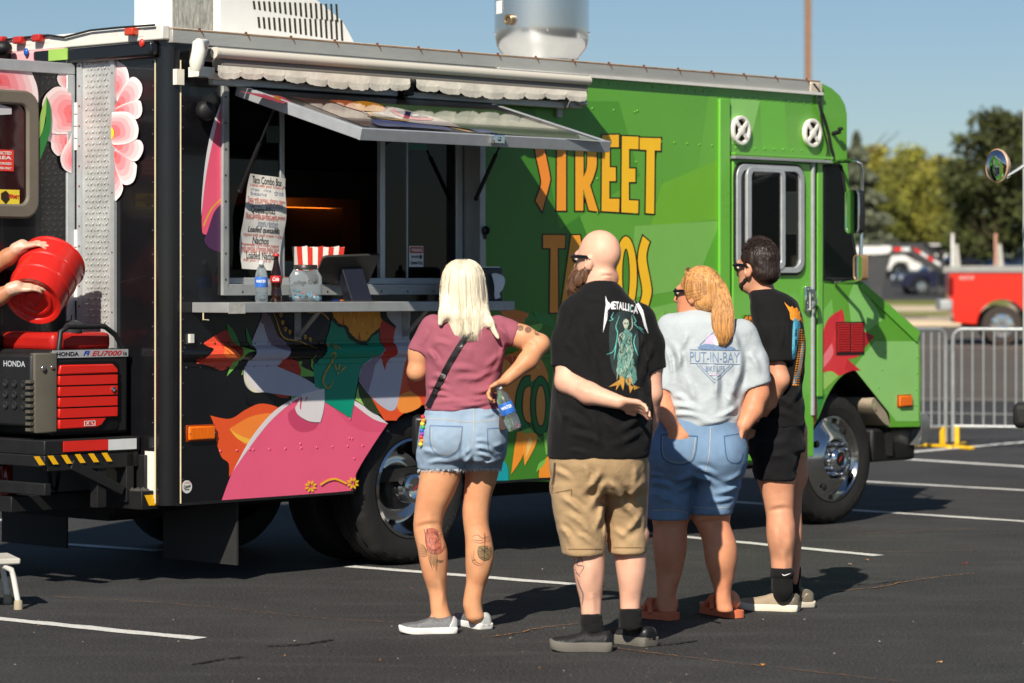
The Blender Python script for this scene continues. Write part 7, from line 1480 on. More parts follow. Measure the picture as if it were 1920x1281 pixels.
project('arm_tattoo',body,[cp(720,470,3.462,circ(x,y,22,20,12)) for x,y in ((885,503),(935,515),(998,533))],TK('tattoo_grey',(120,98,84)),W.root,o,5,.001)
# bottle held at the hip
wb = empty('water_bottle', (0,0,0), 0, 'half full water bottle with blue label held at the hip by the blonde person', 'bottle'); bt, tp_ = Vector(W.p(966,806,-.15)), Vector(W.p(934,724,-.13)); ax_ = (tp_-bt).normalized(); wb.location = bt; wb.rotation_mode = 'QUATERNION'; wb.rotation_quaternion = Vector((0,0,1)).rotation_difference(ax_); water_bottle(wb,(tp_-bt).length*1.0,.033,True,(46,104,190))

# ---------------------------------------------------------------- bald bearded man
P1 = Person('m1', 12.47, 1120, 1220, 'person with bald head and long beard in a black band shirt and khaki shorts'); o = P1.o
SK2 = skin('skin_pale',(222,172,146))
sh = [(526,1100,1153,-.02,.07),(540,1088,1166,-.01,.10),(556,1072,1180,0,.13),(580,1058,1200,0,.155),(610,1051,1212,0,.17),(650,1046,1219,0,.18),(700,1039,1222,.0,.19),(745,1033,1225,.0,.20),(790,1029,1224,0,.205),(830,1026,1220,0,.20),(858,1026,1217,0,.195)]
lL = [(1000,1072,1136),(1030,1075,1134),(1045,1075,1133),(1070,1077,1132),(1100,1082,1130),(1130,1088,1128),(1155,1090,1127),(1190,1092,1128)]; lR = [(1000,1150,1214),(1030,1152,1212),(1060,1155,1211),(1090,1160,1207),(1120,1162,1203),(1145,1163,1200),(1180,1164,1200)]
B = Sdf(*P1.box(1015,425,1255,1228,-.42,.40),.0065); B.loft(P1.rows(lL),.02); B.loft(P1.rows(lR,.10),.02); B.loft(P1.rows(sh),.03,grow=-.03); B.chain([P1.p(1085,880),P1.p(1100,1000)],[.11,.075],.04); B.chain([P1.p(1170,880,.05),P1.p(1180,1000,.1)],[.11,.075],.04); B.ell(P1.p(1105,1065,-.03),(.04,.04,.10),.05); B.ell(P1.p(1184,1065,.07),(.04,.04,.10),.05)
B.chain([P1.p(1125,552,-.01),P1.p(1124,520,-.01)],[.075,.068],.04)
B.chain([P1.p(1076,600,-.02),P1.p(1065,665,-.065),P1.p(1063,716,-.115)],[.060,.055,.049],.03); B.chain([P1.p(1063,716,-.115),P1.p(1104,738,-.20),P1.p(1160,754,-.25)],[.049,.046,.030],.02); hand(B,P1.p(1160,754,-.25),(.95,.06,-.20),(.1,-.55,-.8),1,.62,1.0,thumb_in=.1)
B.chain([P1.p(1205,612),P1.p(1220,680,.0),P1.p(1222,738,.0)],[.058,.050,.044],.03); B.chain([P1.p(1222,738,.0),P1.p(1216,790,.06),P1.p(1205,835,.12)],[.044,.040,.03],.02); hand(B,P1.p(1203,838,.125),(-.35,.3,-.85),(-.8,-.2,-.2),1,.5)
M_ = head_frame((-.80,.60),-.03); q = add_head(B,P1.p(1121,484),M_,.99,.98); B.cap(P1.p(1135,520,-.06),P1.p(1150,521,-.02),.022,.02,.03)
B.folds(P1,[(1106,1110,1108,1160,3,5),(1182,1100,1182,1150,3,5),(1100,1050,1104,1110,2.5,8),(1180,1050,1182,1105,2.5,8),(1125,518,1152,521,-4,3),(1128,526,1152,528,-3,2.5),(1075,724,1110,744,2,5)])
body = B.build('body', SK2, P1.root, o); eyes(P1,q,M_,.99); shades(P1,q,.99)
# beard
Be = Sdf(*P1.box(1040,495,1115,590,-.15,.25),.0055); be_c = q(0,.075,-.11); Be.chain([q(0,.085,-.075),q(0,.095,-.13),q(0,.085,-.20)],[.050,.052,.018],.03); Be.chain([q(-.058,.01,-.055),q(-.05,.05,-.095),q(0,.09,-.14)],[.022,.03,.04],.03); Be.chain([q(.058,.01,-.055),q(.05,.05,-.095),q(0,.09,-.14)],[.022,.03,.04],.03); Be.noise(.006,(70,70,18),41,True); BM = hairmat('brown_beard',(92,64,44),.55); Be.build('beard', BM, P1.root, o)
m = MB(); rg = random.Random(9)
for k in range(420):
    a = rg.uniform(-2.6,2.6); hz = rg.uniform(-.16,-.05); st_ = q(.052*math.sin(a)*(1+hz*1.5), .08+.05*math.cos(a), hz); en = st_+(M_@np.array((.012*math.sin(a)+rg.uniform(-.01,.01), .012+rg.uniform(-.008,.012), -rg.uniform(.03,.09)))); md = (st_+en)/2+np.array([rg.uniform(-.005,.005) for _ in range(3)]); m.tube([tuple(Vector(v)-o) for v in (st_,md,en)],[.0014,.0011,.0004],3)
m.build('beard_strand', BM, P1.root, 180)
C = Sdf(*P1.box(1015,515,1260,875,-.32,.32),.0068); C.loft(P1.rows(sh),.03,rnd=.014); C.sleeve([P1.p(1080,592,-.02),P1.p(1066,640,-.05),P1.p(1064,686,-.075)],[.078,.068,.068],(0,0,-1)); C.sleeve([P1.p(1198,600),P1.p(1216,645),P1.p(1224,694)],[.072,.064,.058],(.2,0,-1))
C.noise(.004,(5,5,10),51).noise(.002,(24,24,26),53)
C.folds(P1,[(1060,700,1095,770,9,7),(1085,610,1100,690,8,6),(1096,640,1118,740,6,7),(1200,620,1180,700,8,6),(1208,650,1190,740,6,6),(1045,770,1110,820,8,7),(1060,812,1140,840,8,6),(1215,760,1150,815,9,7),(1205,800,1140,838,7,6),(1180,700,1195,830,6,7),(1040,730,1052,830,6,6),(1130,780,1165,850,7,6),(1105,770,1120,850,6,6),(1070,570,1050,640,5,5),(1090,560,1150,572,4,5),(1058,640,1080,668,6,5),(1222,640,1215,680,6,4),(1060,845,1110,856,5,4)])
BK = cloth('black_jersey',(20,20,21),.2,.5,24); shirt = C.build('t_shirt', BK, P1.root, o)
D = Sdf(*P1.box(1020,830,1225,1046,-.30,.36),.0068); D.loft(P1.rows([(835,1030,1215,0,.19),(870,1030,1213,0,.185),(905,1032,1212,.01,.17),(925,1032,1212,.02,.14)]),.03); D.loft(P1.rows([(905,1031,1130,0,.14),(950,1036,1133,0,.125),(990,1044,1134,0,.115),(1015,1051,1133,0,.11),(1040,1054,1133,0,.108)]),.02); D.loft(P1.rows([(905,1120,1213,.05,.13),(950,1134,1213,.08,.12),(990,1138,1212,.1,.11),(1037,1140,1213,.1,.108)]),.02)
D.noise(.005,(6,6,11),61).noise(.002,(26,26,26),63)
D.folds(P1,[(1128,880,1085,930,9,6),(1132,900,1100,960,8,6),(1130,940,1112,1000,8,5),(1050,930,1105,985,9,6),(1060,960,1120,1020,7,6),(1048,985,1075,1030,6,5),(1140,900,1175,960,9,6),(1150,935,1200,985,8,6),(1205,900,1165,940,8,6),(1205,960,1155,1010,8,6),(1145,990,1185,1025,6,5),(1035,880,1075,905,5,5),(1095,870,1100,910,5,5),(1190,870,1185,920,5,5),(1080,1000,1120,1032,6,4),(1128,965,1133,1035,6,4)])
D.cap(P1.p(1134,905,-.2),P1.p(1137,1040,-.12),.004,.012,.02,True); D.cut(P1.p(1094,1037,-.0),(0,0,-1),.16) if False else None
KH = cloth('khaki_cotton',(170,142,106),.08,.5,22); shorts = D.build('khaki_shorts', KH, P1.root, o)
stitch('pocket_seam',shorts,[[(1036,925),(1072,918)],[(1072,918),(1071,930)],[(1060,1030),(1128,1030)],[(1144,1027),(1210,1027)],[(1040,900),(1034,925)]],1.6,mat('khaki_seam',(120,92,60),.9),P1)
# print on the back: lettering and a plain ghostly figure
WP = mat('print_white',(226,226,228),.7,var=.05); S2 = lambda p: cp(1000,420,2.91,p)
LT = [('M',420,446,20,40),('E',441,444,13,42),('T',458,445,13,42),('A',476,447,15,42),('L',494,450,11,42),('L',508,453,11,42),('I',520,456,5,42),('C',536,461,15,42),('A',559,468,19,42)]
pol = []
for ch, x, y, w_, hh_ in LT: V2, F2 = text_px(ch,0,0,w_*1.25,hh_,.03); pol.append(([(1000+(x+a)/2.91,420+(y+b)/2.91) for a,b in V2],F2))
pol += [S2([(393,392),(412,440),(398,500),(392,540),(408,470),(402,520),(380,592),(388,500),(396,440)]), S2([(540,405),(575,432),(598,470),(612,530),(628,600),(606,560),(590,500),(575,470)])]
project('shirt_lettering',shirt,pol,WP,shirt,o,5,.003)
GH = [mat('print_teal',(86,132,122),.8,var=.5,vscale=50), mat('print_bone',(176,182,160),.8,var=.4,vscale=60), mat('print_dark_teal',(28,44,44),.8,var=.4,vscale=40), mat('print_gold',(176,130,52),.8,var=.3,vscale=40)]
project('shirt_print',shirt,[S2(cr([(415,560),(450,490),(500,475),(545,500),(570,580),(575,700),(560,820),(520,850),(450,830),(420,740)],4))],GH[2],shirt,o,6,.0028)
project('shirt_print',shirt,[S2([(492,590),(500,572),(512,570),(522,585),(540,600),(536,640),(548,690),(542,730),(560,790),(566,850),(552,872),(530,862),(514,884),(500,858),(478,862),(470,826),(452,800),(462,760),(458,720),(470,680),(466,640),(480,612)])],GH[0],shirt,o,6,.0034)
rg = random.Random(3); fold = []; dk = []
for k in range(70): x, y = rg.uniform(464,548), rg.uniform(590,850); (fold if k % 3 else dk).append(S2(stroke([(x,y),(x+rg.uniform(-12,12),y+14),(x+rg.uniform(-16,16),y+rg.uniform(22,44))],rg.uniform(2,5),3,True)))
project('shirt_print',shirt,fold+[S2([(488,540),(494,524),(506,518),(518,526),(521,546),(514,566),(505,574),(496,566)]),S2(stroke([(490,590),(470,610),(462,650)],5,3,True)),S2(stroke([(520,585),(540,560),(536,500)],5,3,True))],GH[1],shirt,o,6,.0040); project('shirt_print',shirt,dk+[S2(circ(500,542,4,5,8)),S2(circ(512,543,4,5,8))],GH[2],shirt,o,6,.0046)
project('shirt_print',shirt,[S2(stroke(p,4.5,3,True)) for p in ([(440,480),(425,510),(435,520),(412,530)],[(470,500),(450,560),(460,600),(440,690),(400,712)],[(540,490),(560,530),(552,545),(608,600)],[(560,600),(548,650),(572,720)],[(455,640),(440,740)],[(530,480),(532,440)],[(575,560),(600,580)])],mat('print_bolt',(98,190,178),.8,var=.2),shirt,o,6,.0046)
project('shirt_print',shirt,[S2(p) for p in ([(410,890),(470,850),(500,845),(470,880),(450,910),(455,880)],[(470,840),(480,825),(500,850),(490,910),(478,880)],[(500,850),(535,840),(530,880),(545,890),(528,925),(520,880)],[(545,880),(585,893),(550,905),(552,918)])],GH[3],shirt,o,6,.0044)
SOCK = cloth('black_sock',(24,24,25),.15,.4,200)
for rws, dy in (([(1150,1088,1129),(1165,1088,1130),(1185,1089,1132)],0),([(1140,1160,1202),(1155,1160,1203),(1178,1160,1204)],.10)): Sx = Sdf(*P1.box(1070,1130,1225,1200,-.12,.30),.005); Sx.loft(P1.rows(rws,dy,1.08),.01,rnd=.008); Sx.noise(.002,(20,20,60),71,True); Sx.build('sock', SOCK, P1.root, o)
BS = mat('black_mesh_shoe',(26,26,27),.6,var=.35,vscale=70,bump=.5,bscale=160); GS = mat('grey_foam_sole',(104,100,92),.8,var=.15,stretch=(1,1,12),vscale=8,bump=.3)
shoe(P1,(1147,1221),(1031,1221),.085,.115,BS,GS,.042,seed=1); shoe(P1,(1222,1213),(1146,1203),.085,.115,BS,GS,.042,seed=1)
project('leg_tattoo',body,[cp(980,820,3.05,stroke(p,9,4,True)) for p in ([(300,670),(325,690),(310,730),(350,740),(320,790)],[(310,800),(325,850),(345,900),(340,960)],[(295,690),(300,760),(330,800)],[(330,680),(345,720)])],TK('tattoo_slate',(120,112,116)),P1.root,o,6,.001)
stitch('key_chain',shorts,[[(1040,868),(1039,890),(1036,905),(1032,922)]],4,mat('chain_steel',(120,100,80),.4,.6,var=.5,vscale=300),P1)

# ---------------------------------------------------------------- woman with ponytail
P2 = Person('w2', 13.60, 1300, 1162, 'person with strawberry blonde ponytail in a pale blue tee, hands in pockets'); o = P2.o
SK3 = skin('skin_peach',(212,146,110))
sh = [(582,1284,1337,-.0,.07),(591,1264,1358,0,.10),(604,1247,1383,0,.125),(625,1240,1398,0,.14),(660,1240,1402,0,.15),(700,1244,1400,0,.155),(740,1248,1397,0,.16),(775,1250,1391,0,.165),(799,1256,1386,0,.165)]
pe = [(786,1236,1388,0,.155),(805,1224,1392,0,.165),(830,1214,1397,0,.18),(860,1211,1397,0,.18),(890,1211,1394,0,.16)]
lL = [(940,1224,1292),(960,1224,1290),(985,1225,1288),(1020,1224,1288),(1050,1227,1284),(1080,1230,1277),(1110,1232,1268),(1130,1233,1265),(1150,1236,1266)]; lR = [(940,1300,1370),(960,1300,1367),(975,1301,1366),(990,1308,1370),(1020,1318,1380),(1050,1322,1382),(1080,1330,1377),(1105,1338,1372),(1130,1342,1372),(1148,1344,1376)]
B = Sdf(*P2.box(1185,490,1455,1168,-.36,.36),.0065); B.loft(P2.rows(lL,.02),.02); B.loft(P2.rows(lR),.02); B.loft(P2.rows(sh),.03,grow=-.025); B.loft(P2.rows(pe),.04,grow=-.03); B.chain([P2.p(1258,890),P2.p(1258,960,.02)],[.09,.08],.04); B.chain([P2.p(1345,890),P2.p(1334,960)],[.09,.08],.04)
B.ell(P2.p(1256,1020,-.02),(.05,.05,.10),.05); B.ell(P2.p(1351,1030,-.04),(.05,.05,.10),.05)
B.chain([P2.p(1306,604,.0),P2.p(1306,578,.0)],[.062,.056],.04)
B.chain([P2.p(1252,625),P2.p(1242,690,-.02),P2.p(1238,742,-.05)],[.060,.056,.048],.03); B.chain([P2.p(1238,742,-.05),P2.p(1246,770,-.10),P2.p(1260,797,-.165)],[.048,.044,.032],.02); hand(B,P2.p(1260,797,-.168),(.55,-.05,-.8),(.1,.95,-.1),-1,.12,.95)
B.chain([P2.p(1396,635),P2.p(1416,690,-.01),P2.p(1420,738,-.02)],[.064,.060,.054],.03); B.chain([P2.p(1420,738,-.02),P2.p(1410,770,-.05),P2.p(1395,797,-.08)],[.052,.048,.034],.02); hand(B,P2.p(1395,797,-.085),(-.15,.05,-.9),(-.9,.3,0),1,.5,.9)
M_ = head_frame((-.88,.48),.0); q = add_head(B,P2.p(1308,549),M_,.98,1.02); bare_foot(B,(1264,1161),(1201,1155),.03); bare_foot(B,(1381,1157),(1322,1146),.03)
B.folds(P2,[(1226,990,1288,986,-3,4),(1302,985,1368,980,-5,4),(1250,1090,1250,1145,3,5),(1357,1085,1357,1135,3,5),(1335,976,1333,990,-3,4)])
body = B.build('body', SK3, P2.root, o); eyes(P2,q,M_,.98); shades(P2,q,.98,(30,16,12))
C = Sdf(*P2.box(1205,575,1465,812,-.28,.28),.0064); C.loft(P2.rows(sh),.03,rnd=.012); C.sleeve([P2.p(1260,618),P2.p(1246,670,-.01),P2.p(1243,730,-.04)],[.075,.068,.064],(-.1,0,-1)); C.sleeve([P2.p(1388,628),P2.p(1411,680,-.005),P2.p(1419,724,-.02)],[.078,.070,.068],(.3,0,-1))
C.noise(.004,(6,6,12),81).noise(.002,(26,26,28),83)
C.folds(P2,[(1258,760,1320,778,9,6),(1256,778,1330,790,8,4.5),(1385,760,1330,785,8,5),(1380,778,1310,792,7,4),(1330,670,1340,780,7,6),(1345,690,1330,760,5,6),(1262,640,1275,720,7,6),(1276,660,1262,700,5,5),(1388,650,1372,740,7,6),(1376,700,1360,770,6,6),(1285,700,1300,780,5,6),(1290,620,1270,660,5,5),(1370,620,1385,665,5,5),(1248,650,1256,720,6,4),(1402,660,1424,700,6,5),(1262,740,1300,765,6,5),(1360,740,1380,775,6,5)])
TE = cloth('pale_blue_jersey',(172,180,184),.07,.5,24); shirt = C.build('t_shirt', TE, P2.root, o)
D = Sdf(*P2.box(1200,780,1410,982,-.32,.32),.0062); D.loft(P2.rows(pe),.03); D.loft(P2.rows([(870,1211,1304,0,.15),(910,1212,1303,0,.135),(940,1213,1298,0,.125),(972,1216,1292,.01,.12)]),.02); D.loft(P2.rows([(870,1296,1396,0,.15),(910,1298,1389,0,.135),(940,1296,1380,0,.125),(962,1296,1372,0,.12)]),.02); D.ell(P2.p(1258,850,-.07),(.11,.12,.11),.07); D.ell(P2.p(1350,850,-.07),(.11,.12,.11),.07)
D.cap(P2.p(1303,815,-.24),P2.p(1301,900,-.18),.006,.014,.025,True); D.noise(.003,(9,8,16),91).noise(.0014,(40,30,40),92)
D.folds(P2,[(1300,885,1255,905,8,5),(1302,895,1262,925,8,5),(1214,905,1270,918,8,5),(1213,925,1265,938,7,5),(1216,890,1250,900,6,4),(1302,880,1345,895,8,5),(1300,895,1350,915,8,5),(1392,885,1350,905,7,5),(1386,910,1335,925,8,5),(1378,930,1320,940,6,4),(1230,935,1280,950,5,4),(1240,808,1265,812,4,3)])
for ya, yb, x0, x1 in ((957,973,1215,1292),(950,963,1295,1373)): D.loft(P2.rows([(ya,x0-1,x1+1,.005,.124),(yb,x0-1,x1+1,.005,.124)]),.004,rnd=.006)
DN2 = denim('mid_denim',(110,136,164)); shorts = D.build('denim_shorts', DN2, P2.root, o)
stitch('pocket_seam',shorts,[[(1240,815),(1308,818)],[(1240,815),(1242,858),(1272,872),(1300,862),(1308,818)],[(1358,818),(1396,812)],[(1358,818),(1364,862),(1386,868),(1394,850)]],2.2,SEAM((66,96,132)),P2); stitch('stitching',shorts,[[(1332,802),(1330,850),(1322,885)],[(1243,818),(1245,856),(1272,868),(1297,859),(1304,821)],[(1216,958),(1260,956),(1290,962)],[(1297,950),(1330,953),(1371,951)]],1.1,STITCH(),P2)
IB, IP, IW = mat('print_slate_blue',(112,136,168),.8,var=.2,vscale=60), mat('print_lilac',(204,182,206),.8,var=.1), mat('print_pale',(222,228,232),.8,var=.05); S3 = lambda p: cp(1190,420,2.911,p)
project('shirt_lettering',shirt,[text_px('PUT-IN-BAY',1190+437/2.911,420+727/2.911,270/2.911,56/2.911,-.004,0,.02),text_px('BIKE LIFE',1190+440/2.911,420+790/2.911,104/2.911,28/2.911,0,0,.0)],IB,shirt,o,6,.003)
project('shirt_print',shirt,[S3([(400,600),(470,620),(510,665),(380,655)])],IP,shirt,o,6,.0026); project('shirt_print',shirt,[S3(circ(450,640,20,24,14))],IW,shirt,o,6,.0034)
project('shirt_print',shirt,[S3(cr([(355,665),(400,655),(470,668),(530,670),(540,688),(360,682)],3))]+[S3(stroke(l,3,2)) for l in ([(300,686),(575,690)],[(300,760),(575,766)],[(335,764),(435,868)],[(435,868),(540,768)],[(355,770),(435,850)],[(435,850),(520,772)],[(355,660),(430,590)])],IB,shirt,o,6,.003); project('shirt_print',shirt,[S3(stroke([(405,822),(462,824)],7,2))],IP,shirt,o,6,.003)
# hair and ponytail
HS = hairmat('strawberry_hair',(190,138,82),.42); Hh = Sdf(*P2.box(1262,490,1395,665,-.28,.22),.0055)
Hh.ell(q(0,-.022,.026),(.083,.100,.100),.02,M_); Hh.ell(q(0,-.05,-.045),(.072,.075,.055),.03,M_); Hh.ell(q(0,.115,-.045),(.10,.085,.105),.015,M_,True)
py_ = [(530,1336,1356,-.04,.03),(545,1338,1362,-.07,.03),(565,1340,1370,-.09,.034),(590,1336,1374,-.11,.036),(612,1336,1373,-.125,.032),(630,1342,1372,-.13,.026),(648,1348,1360,-.135,.010)]
Hh.loft(P2.rows(py_),.02); Hh.chain([P2.p(1330,535,-.05),P2.p(1345,536,-.06)],[.045,.03],.02); Hh.noise(.0022,(80,80,5),101,True).noise(.0015,(140,140,8),102,True); Hh.build('hair', HS, P2.root, o)
hair_strands('hair_strand', P2.root, o, P2.rows(py_), 1300, .0012, HS, 6, out=.005, wav=.006)
m = MB(); rg = random.Random(12)
for k in range(700):    # combed strands over the crown running to the tie
    th = rg.uniform(-2.2,2.2); a0_ = q(.084*math.sin(th), .055-.02*abs(th), .02+.105*math.cos(th)*.95); tie = P2.p(1343,536,-.06); pts = []
    for i in range(8):
        t = i/7; v = a0_*(1-t)+tie*t; c0 = q(0,-.022,.02); dv = v-c0; L_ = np.linalg.norm(dv); tgt = .103*(1-t*.12); v = c0+dv/L_*max(L_,tgt) if t < .9 else v; pts.append(tuple(Vector(v)-o))
    m.tube(pts,[.0014]*7+[.001],3)
m.build('hair_strand', HS, P2.root, 180)
m = MB(); m.tube([tuple(Vector(P2.p(1345,536,-.06))-o+Vector((.008*math.sin(a)*.6,.026*math.cos(a),.026*math.sin(a)))) for a in np.linspace(0,2*math.pi,14,endpoint=False)],.006,8,closed=True); m.build('hair_tie', M_RUBBER, P2.root, 60)
FO = mat('coral_foam',(206,112,74),.7,var=.06)
for he, to in (((1266,1164),(1198,1157)),((1384,1160),(1318,1148))):
    A_, T_ = gp(*he), gp(*to); d_ = (T_-A_); L_ = d_.length; d_.normalize(); qv = Vector((-d_.y,d_.x,0)); out = cr([(0,-.6),(.1,-.9),(.3,-.85),(.6,-.95),(.8,-1),(.95,-.6),(1,0),(.95,.6),(.8,1),(.6,.95),(.3,.85),(.1,.9),(0,.6)],3); m = MB(); m.prism(out, lambda a,b,dd: tuple(A_+d_*a*L_+qv*b*.048+Vector((0,0,dd))-o), .002, .036); m.build('flip_flop_sole', FO, P2.root, 50, .006)
    m = MB()
    for s_ in (-1,1): m.tube([tuple(A_+d_*L_*.50+qv*s_*.045+Vector((0,0,.03))-o),tuple(A_+d_*L_*.58+qv*s_*.034+Vector((0,0,.085))-o),tuple(A_+d_*L_*.68+qv*s_*-.012+Vector((0,0,.085))-o),tuple(A_+d_*L_*.76+qv*s_*-.036+Vector((0,0,.04))-o)],[.012,.014,.014,.010],8)
    m.build('flip_flop_strap', FO, P2.root, 60)

# ---------------------------------------------------------------- dark haired man
P3 = Person('m2', 13.90, 1455, 1146, 'person with short dark hair in a black tee and black shorts, beige shoes'); o = P3.o
SK4 = skin('skin_light_tan',(206,148,116))
sh = [(543,1408,1455,-.0,.065),(552,1404,1476,0,.09),(566,1408,1494,0,.115),(590,1412,1504,0,.14),(630,1414,1509,0,.148),(680,1420,1510,.0,.142),(730,1428,1507,.0,.135),(775,1424,1508,0,.138),(801,1416,1509,0,.14)]
lL = [(880,1420,1492),(915,1425,1490),(940,1430,1489),(965,1436,1488),(985,1438,1490),(1010,1440,1491),(1040,1444,1488),(1065,1446,1486),(1090,1449,1483),(1108,1452,1480),(1125,1460,1474)]; lR = [(880,1468,1506),(950,1474,1503),(1000,1476,1504),(1050,1479,1501),(1090,1481,1499),(1120,1486,1496)]
B = Sdf(*P3.box(1370,440,1525,1152,-.36,.42),.0065); B.loft(P3.rows(lL),.02); B.loft(P3.rows(lR,.16,1.6),.02); B.loft(P3.rows(sh),.03,grow=-.025); B.chain([P3.p(1445,810),P3.p(1455,890)],[.11,.08],.04); B.chain([P3.p(1475,810,.1),P3.p(1485,890,.15)],[.10,.075],.04); B.ell(P3.p(1464,1000,-.03),(.05,.05,.09),.05)
B.chain([P3.p(1432,562,.0),P3.p(1427,530,.0)],[.060,.056],.04)
B.chain([P3.p(1440,590,-.06),P3.p(1450,655,-.115),P3.p(1462,712,-.14)],[.050,.048,.045],.012); B.chain([P3.p(1462,712,-.14),P3.p(1440,755,-.10),P3.p(1414,794,-.06)],[.045,.043,.030],.02); hand(B,P3.p(1413,796,-.06),(-.2,.1,-.9),(.4,.5,0),-1,.9,1.0)
B.chain([P3.p(1450,590,.12),P3.p(1440,660,.16),P3.p(1425,700,.2)],[.055,.05,.045],.03); B.chain([P3.p(1425,700,.2),P3.p(1410,760,.24),P3.p(1402,800,.26)],[.044,.04,.03],.02); hand(B,P3.p(1402,802,.26),(-.1,.2,-.9),(-.3,-.5,0),1,.7)
M_ = head_frame((-.72,.69),-.02); q = add_head(B,P3.p(1420,500),M_,1.0,.97); B.folds(P3,[(1440,960,1486,955,-3,4),(1465,1030,1467,1090,3,5),(1450,985,1455,1040,3,6),(1476,985,1478,1040,2.5,6)])
body = B.build('body', SK4, P3.root, o); eyes(P3,q,M_,1.0); shades(P3,q,1.0,(22,18,18))
Hh = Sdf(*P3.box(1368,436,1475,560,-.2,.2),.0055); Hh.ell(q(0,-.018,.030),(.081,.100,.098),.02,M_); Hh.ell(q(0,-.055,-.035),(.068,.064,.055),.03,M_); Hh.ell(q(0,.125,-.050),(.12,.100,.115),.012,M_,True)
for sx in (-1,1): Hh.ell(q(sx*.09,.012,-.03),(.03,.030,.045),.01,M_,True)
Hh.noise(.0025,(60,60,60),111).noise(.0015,(120,120,120),112); HD = hairmat('dark_brown_hair',(44,32,26),.5); Hh.build('hair', HD, P3.root, o)
m = MB(); rg = random.Random(21)
for k in range(2600):
    th, ph = rg.uniform(0,6.283), math.acos(rg.uniform(-.35,1)); x, y, z = math.sin(ph)*math.cos(th), math.sin(ph)*math.sin(th), math.cos(ph)
    if y > .45 and z < .45: continue
    a = q(x*.080, -.018+y*.099, .030+z*.098); L_ = .009+.020*max(0,z); b = a+M_@np.array((x*.4, y*.4+.25*z, z*.6+.15))*L_; m.tube([tuple(Vector(a)-o),tuple(Vector(b)-o)],[.0014,.0004],3)
m.build('hair_strand', HD, P3.root, 180)
Bx = Sdf(*P3.box(1375,510,1420,570,-.1,.2),.005); Bx.chain([q(-.055,.02,-.06),q(-.04,.06,-.09),q(0,.085,-.10)],[.012,.014,.014],.01); Bx.chain([q(.055,.02,-.06),q(.04,.06,-.09),q(0,.085,-.10)],[.012,.014,.014],.01); Bx.noise(.003,(90,90,90),113); Bx.build('beard', HD, P3.root, o)
C = Sdf(*P3.box(1395,535,1525,815,-.28,.30),.0064); C.loft(P3.rows(sh),.03,rnd=.012); C.sleeve([P3.p(1440,582,-.05),P3.p(1449,630,-.10),P3.p(1455,676,-.128)],[.078,.074,.072],(.05,0,-1)); C.chain([P3.p(1455,582,.09),P3.p(1448,640,.14)],[.07,.066],.04)
C.noise(.004,(6,6,12),121).noise(.002,(26,26,28),123)
C.folds(P3,[(1490,600,1478,690,7,5),(1480,690,1495,760,7,5),(1500,720,1470,770,7,5),(1440,740,1490,765,7,5),(1435,770,1495,788,7,5),(1425,600,1440,650,6,5),(1470,590,1460,660,6,5)])
shirt = C.build('t_shirt', BK, P3.root, o)
D = Sdf(*P3.box(1390,770,1520,908,-.26,.36),.0065); D.loft(P3.rows([(782,1408,1508,0,.14),(815,1403,1508,.02,.15),(845,1401,1508,.03,.16)]),.03); D.loft(P3.rows([(825,1402,1494,-.02,.13),(870,1411,1492,-.01,.115),(899,1414,1492,0,.105)]),.02); D.loft(P3.rows([(825,1440,1508,.12,.12),(870,1452,1506,.15,.11),(892,1458,1503,.16,.10)]),.02); D.noise(.006,(8,8,14),131,True).noise(.003,(24,24,30),132); D.build('black_shorts', cloth('black_twill',(24,24,26),.2,.2,70), P3.root, o)
S3b = lambda p: cp(1190,420,2.911,p); OR_ = mat('print_orange',(226,140,36),.8,var=.15,vscale=60); TL = mat('print_cyan',(70,146,170),.8,var=.3,vscale=50)
project('shirt_print',shirt,[S3b(p) for p in ([(815,425),(835,445),(850,455),(860,448),(870,462),(885,455),(895,470),(915,478),(917,540),(905,525),(890,532),(880,515),(862,528),(850,518),(845,480)],)],OR_,shirt,o,5,.003)
project('shirt_print',shirt,[S3b(cr(p,3)) for p in ([(868,520),(890,518),(905,560),(890,640),(880,720),(862,738),(860,640)],[(905,690),(922,640),(915,760),(890,850),(865,880),(870,840),(895,780)])],TL,shirt,o,5,.003)
ro = []
for k in range(24):
    y = 575+k*13; x0 = 893-max(0,(k-8))*2.1
    for c_ in range(3): ro.append(S3b([(x0+c_*13,y),(x0+c_*13+10,y+1),(x0+c_*13+9,y+8),(x0+c_*13,y+7)]))
project('shirt_lettering',shirt,ro,OR_,shirt,o,5,.0036)
for rws, dy in (([(1064,1444,1488),(1078,1443,1489),(1083,1446,1486),(1108,1447,1487),(1118,1452,1484),(1128,1458,1478)],0),([(1062,1478,1502),(1105,1479,1502),(1122,1484,1498)],.16)): Sx = Sdf(*P3.box(1430,1055,1515,1145,-.12,.36),.005); Sx.loft(P3.rows(rws,dy,1.12),.01,rnd=.008); sk_ = Sx.build('sock', SOCK, P3.root, o); 
project('sock_mark',[c for c in P3.root.children if c.name.startswith('sock')][0],[cp(1300,820,2.779,stroke([(462,712),(475,720),(508,708)],5,3,True))],WP,P3.root,o,4,.002)
BE = cloth('beige_canvas',(158,142,120),.10,.3,120); CRS = mat('cream_sole',(216,208,188),.6)
shoe(P3,(1498,1147),(1384,1143),.085,.105,BE,CRS,.034); shoe(P3,(1515,1141),(1470,1118),.085,.10,BE,CRS,.034)
for k, c_ in enumerate(((22,22,24),(30,26,26),(20,20,22))):
    cc = Vector(P3.p(1416-3*k,789+5*k,-.063))-o; m = MB(); ax_ = Vector((.35,-.1,.75)).normalized(); m.lathe([(.033,-.007),(.037,-.004),(.037,.004),(.033,.007)], cc, ax_, 24); m.build('wristband', mat('band_%d' % k, c_, .5), P3.root, 50)
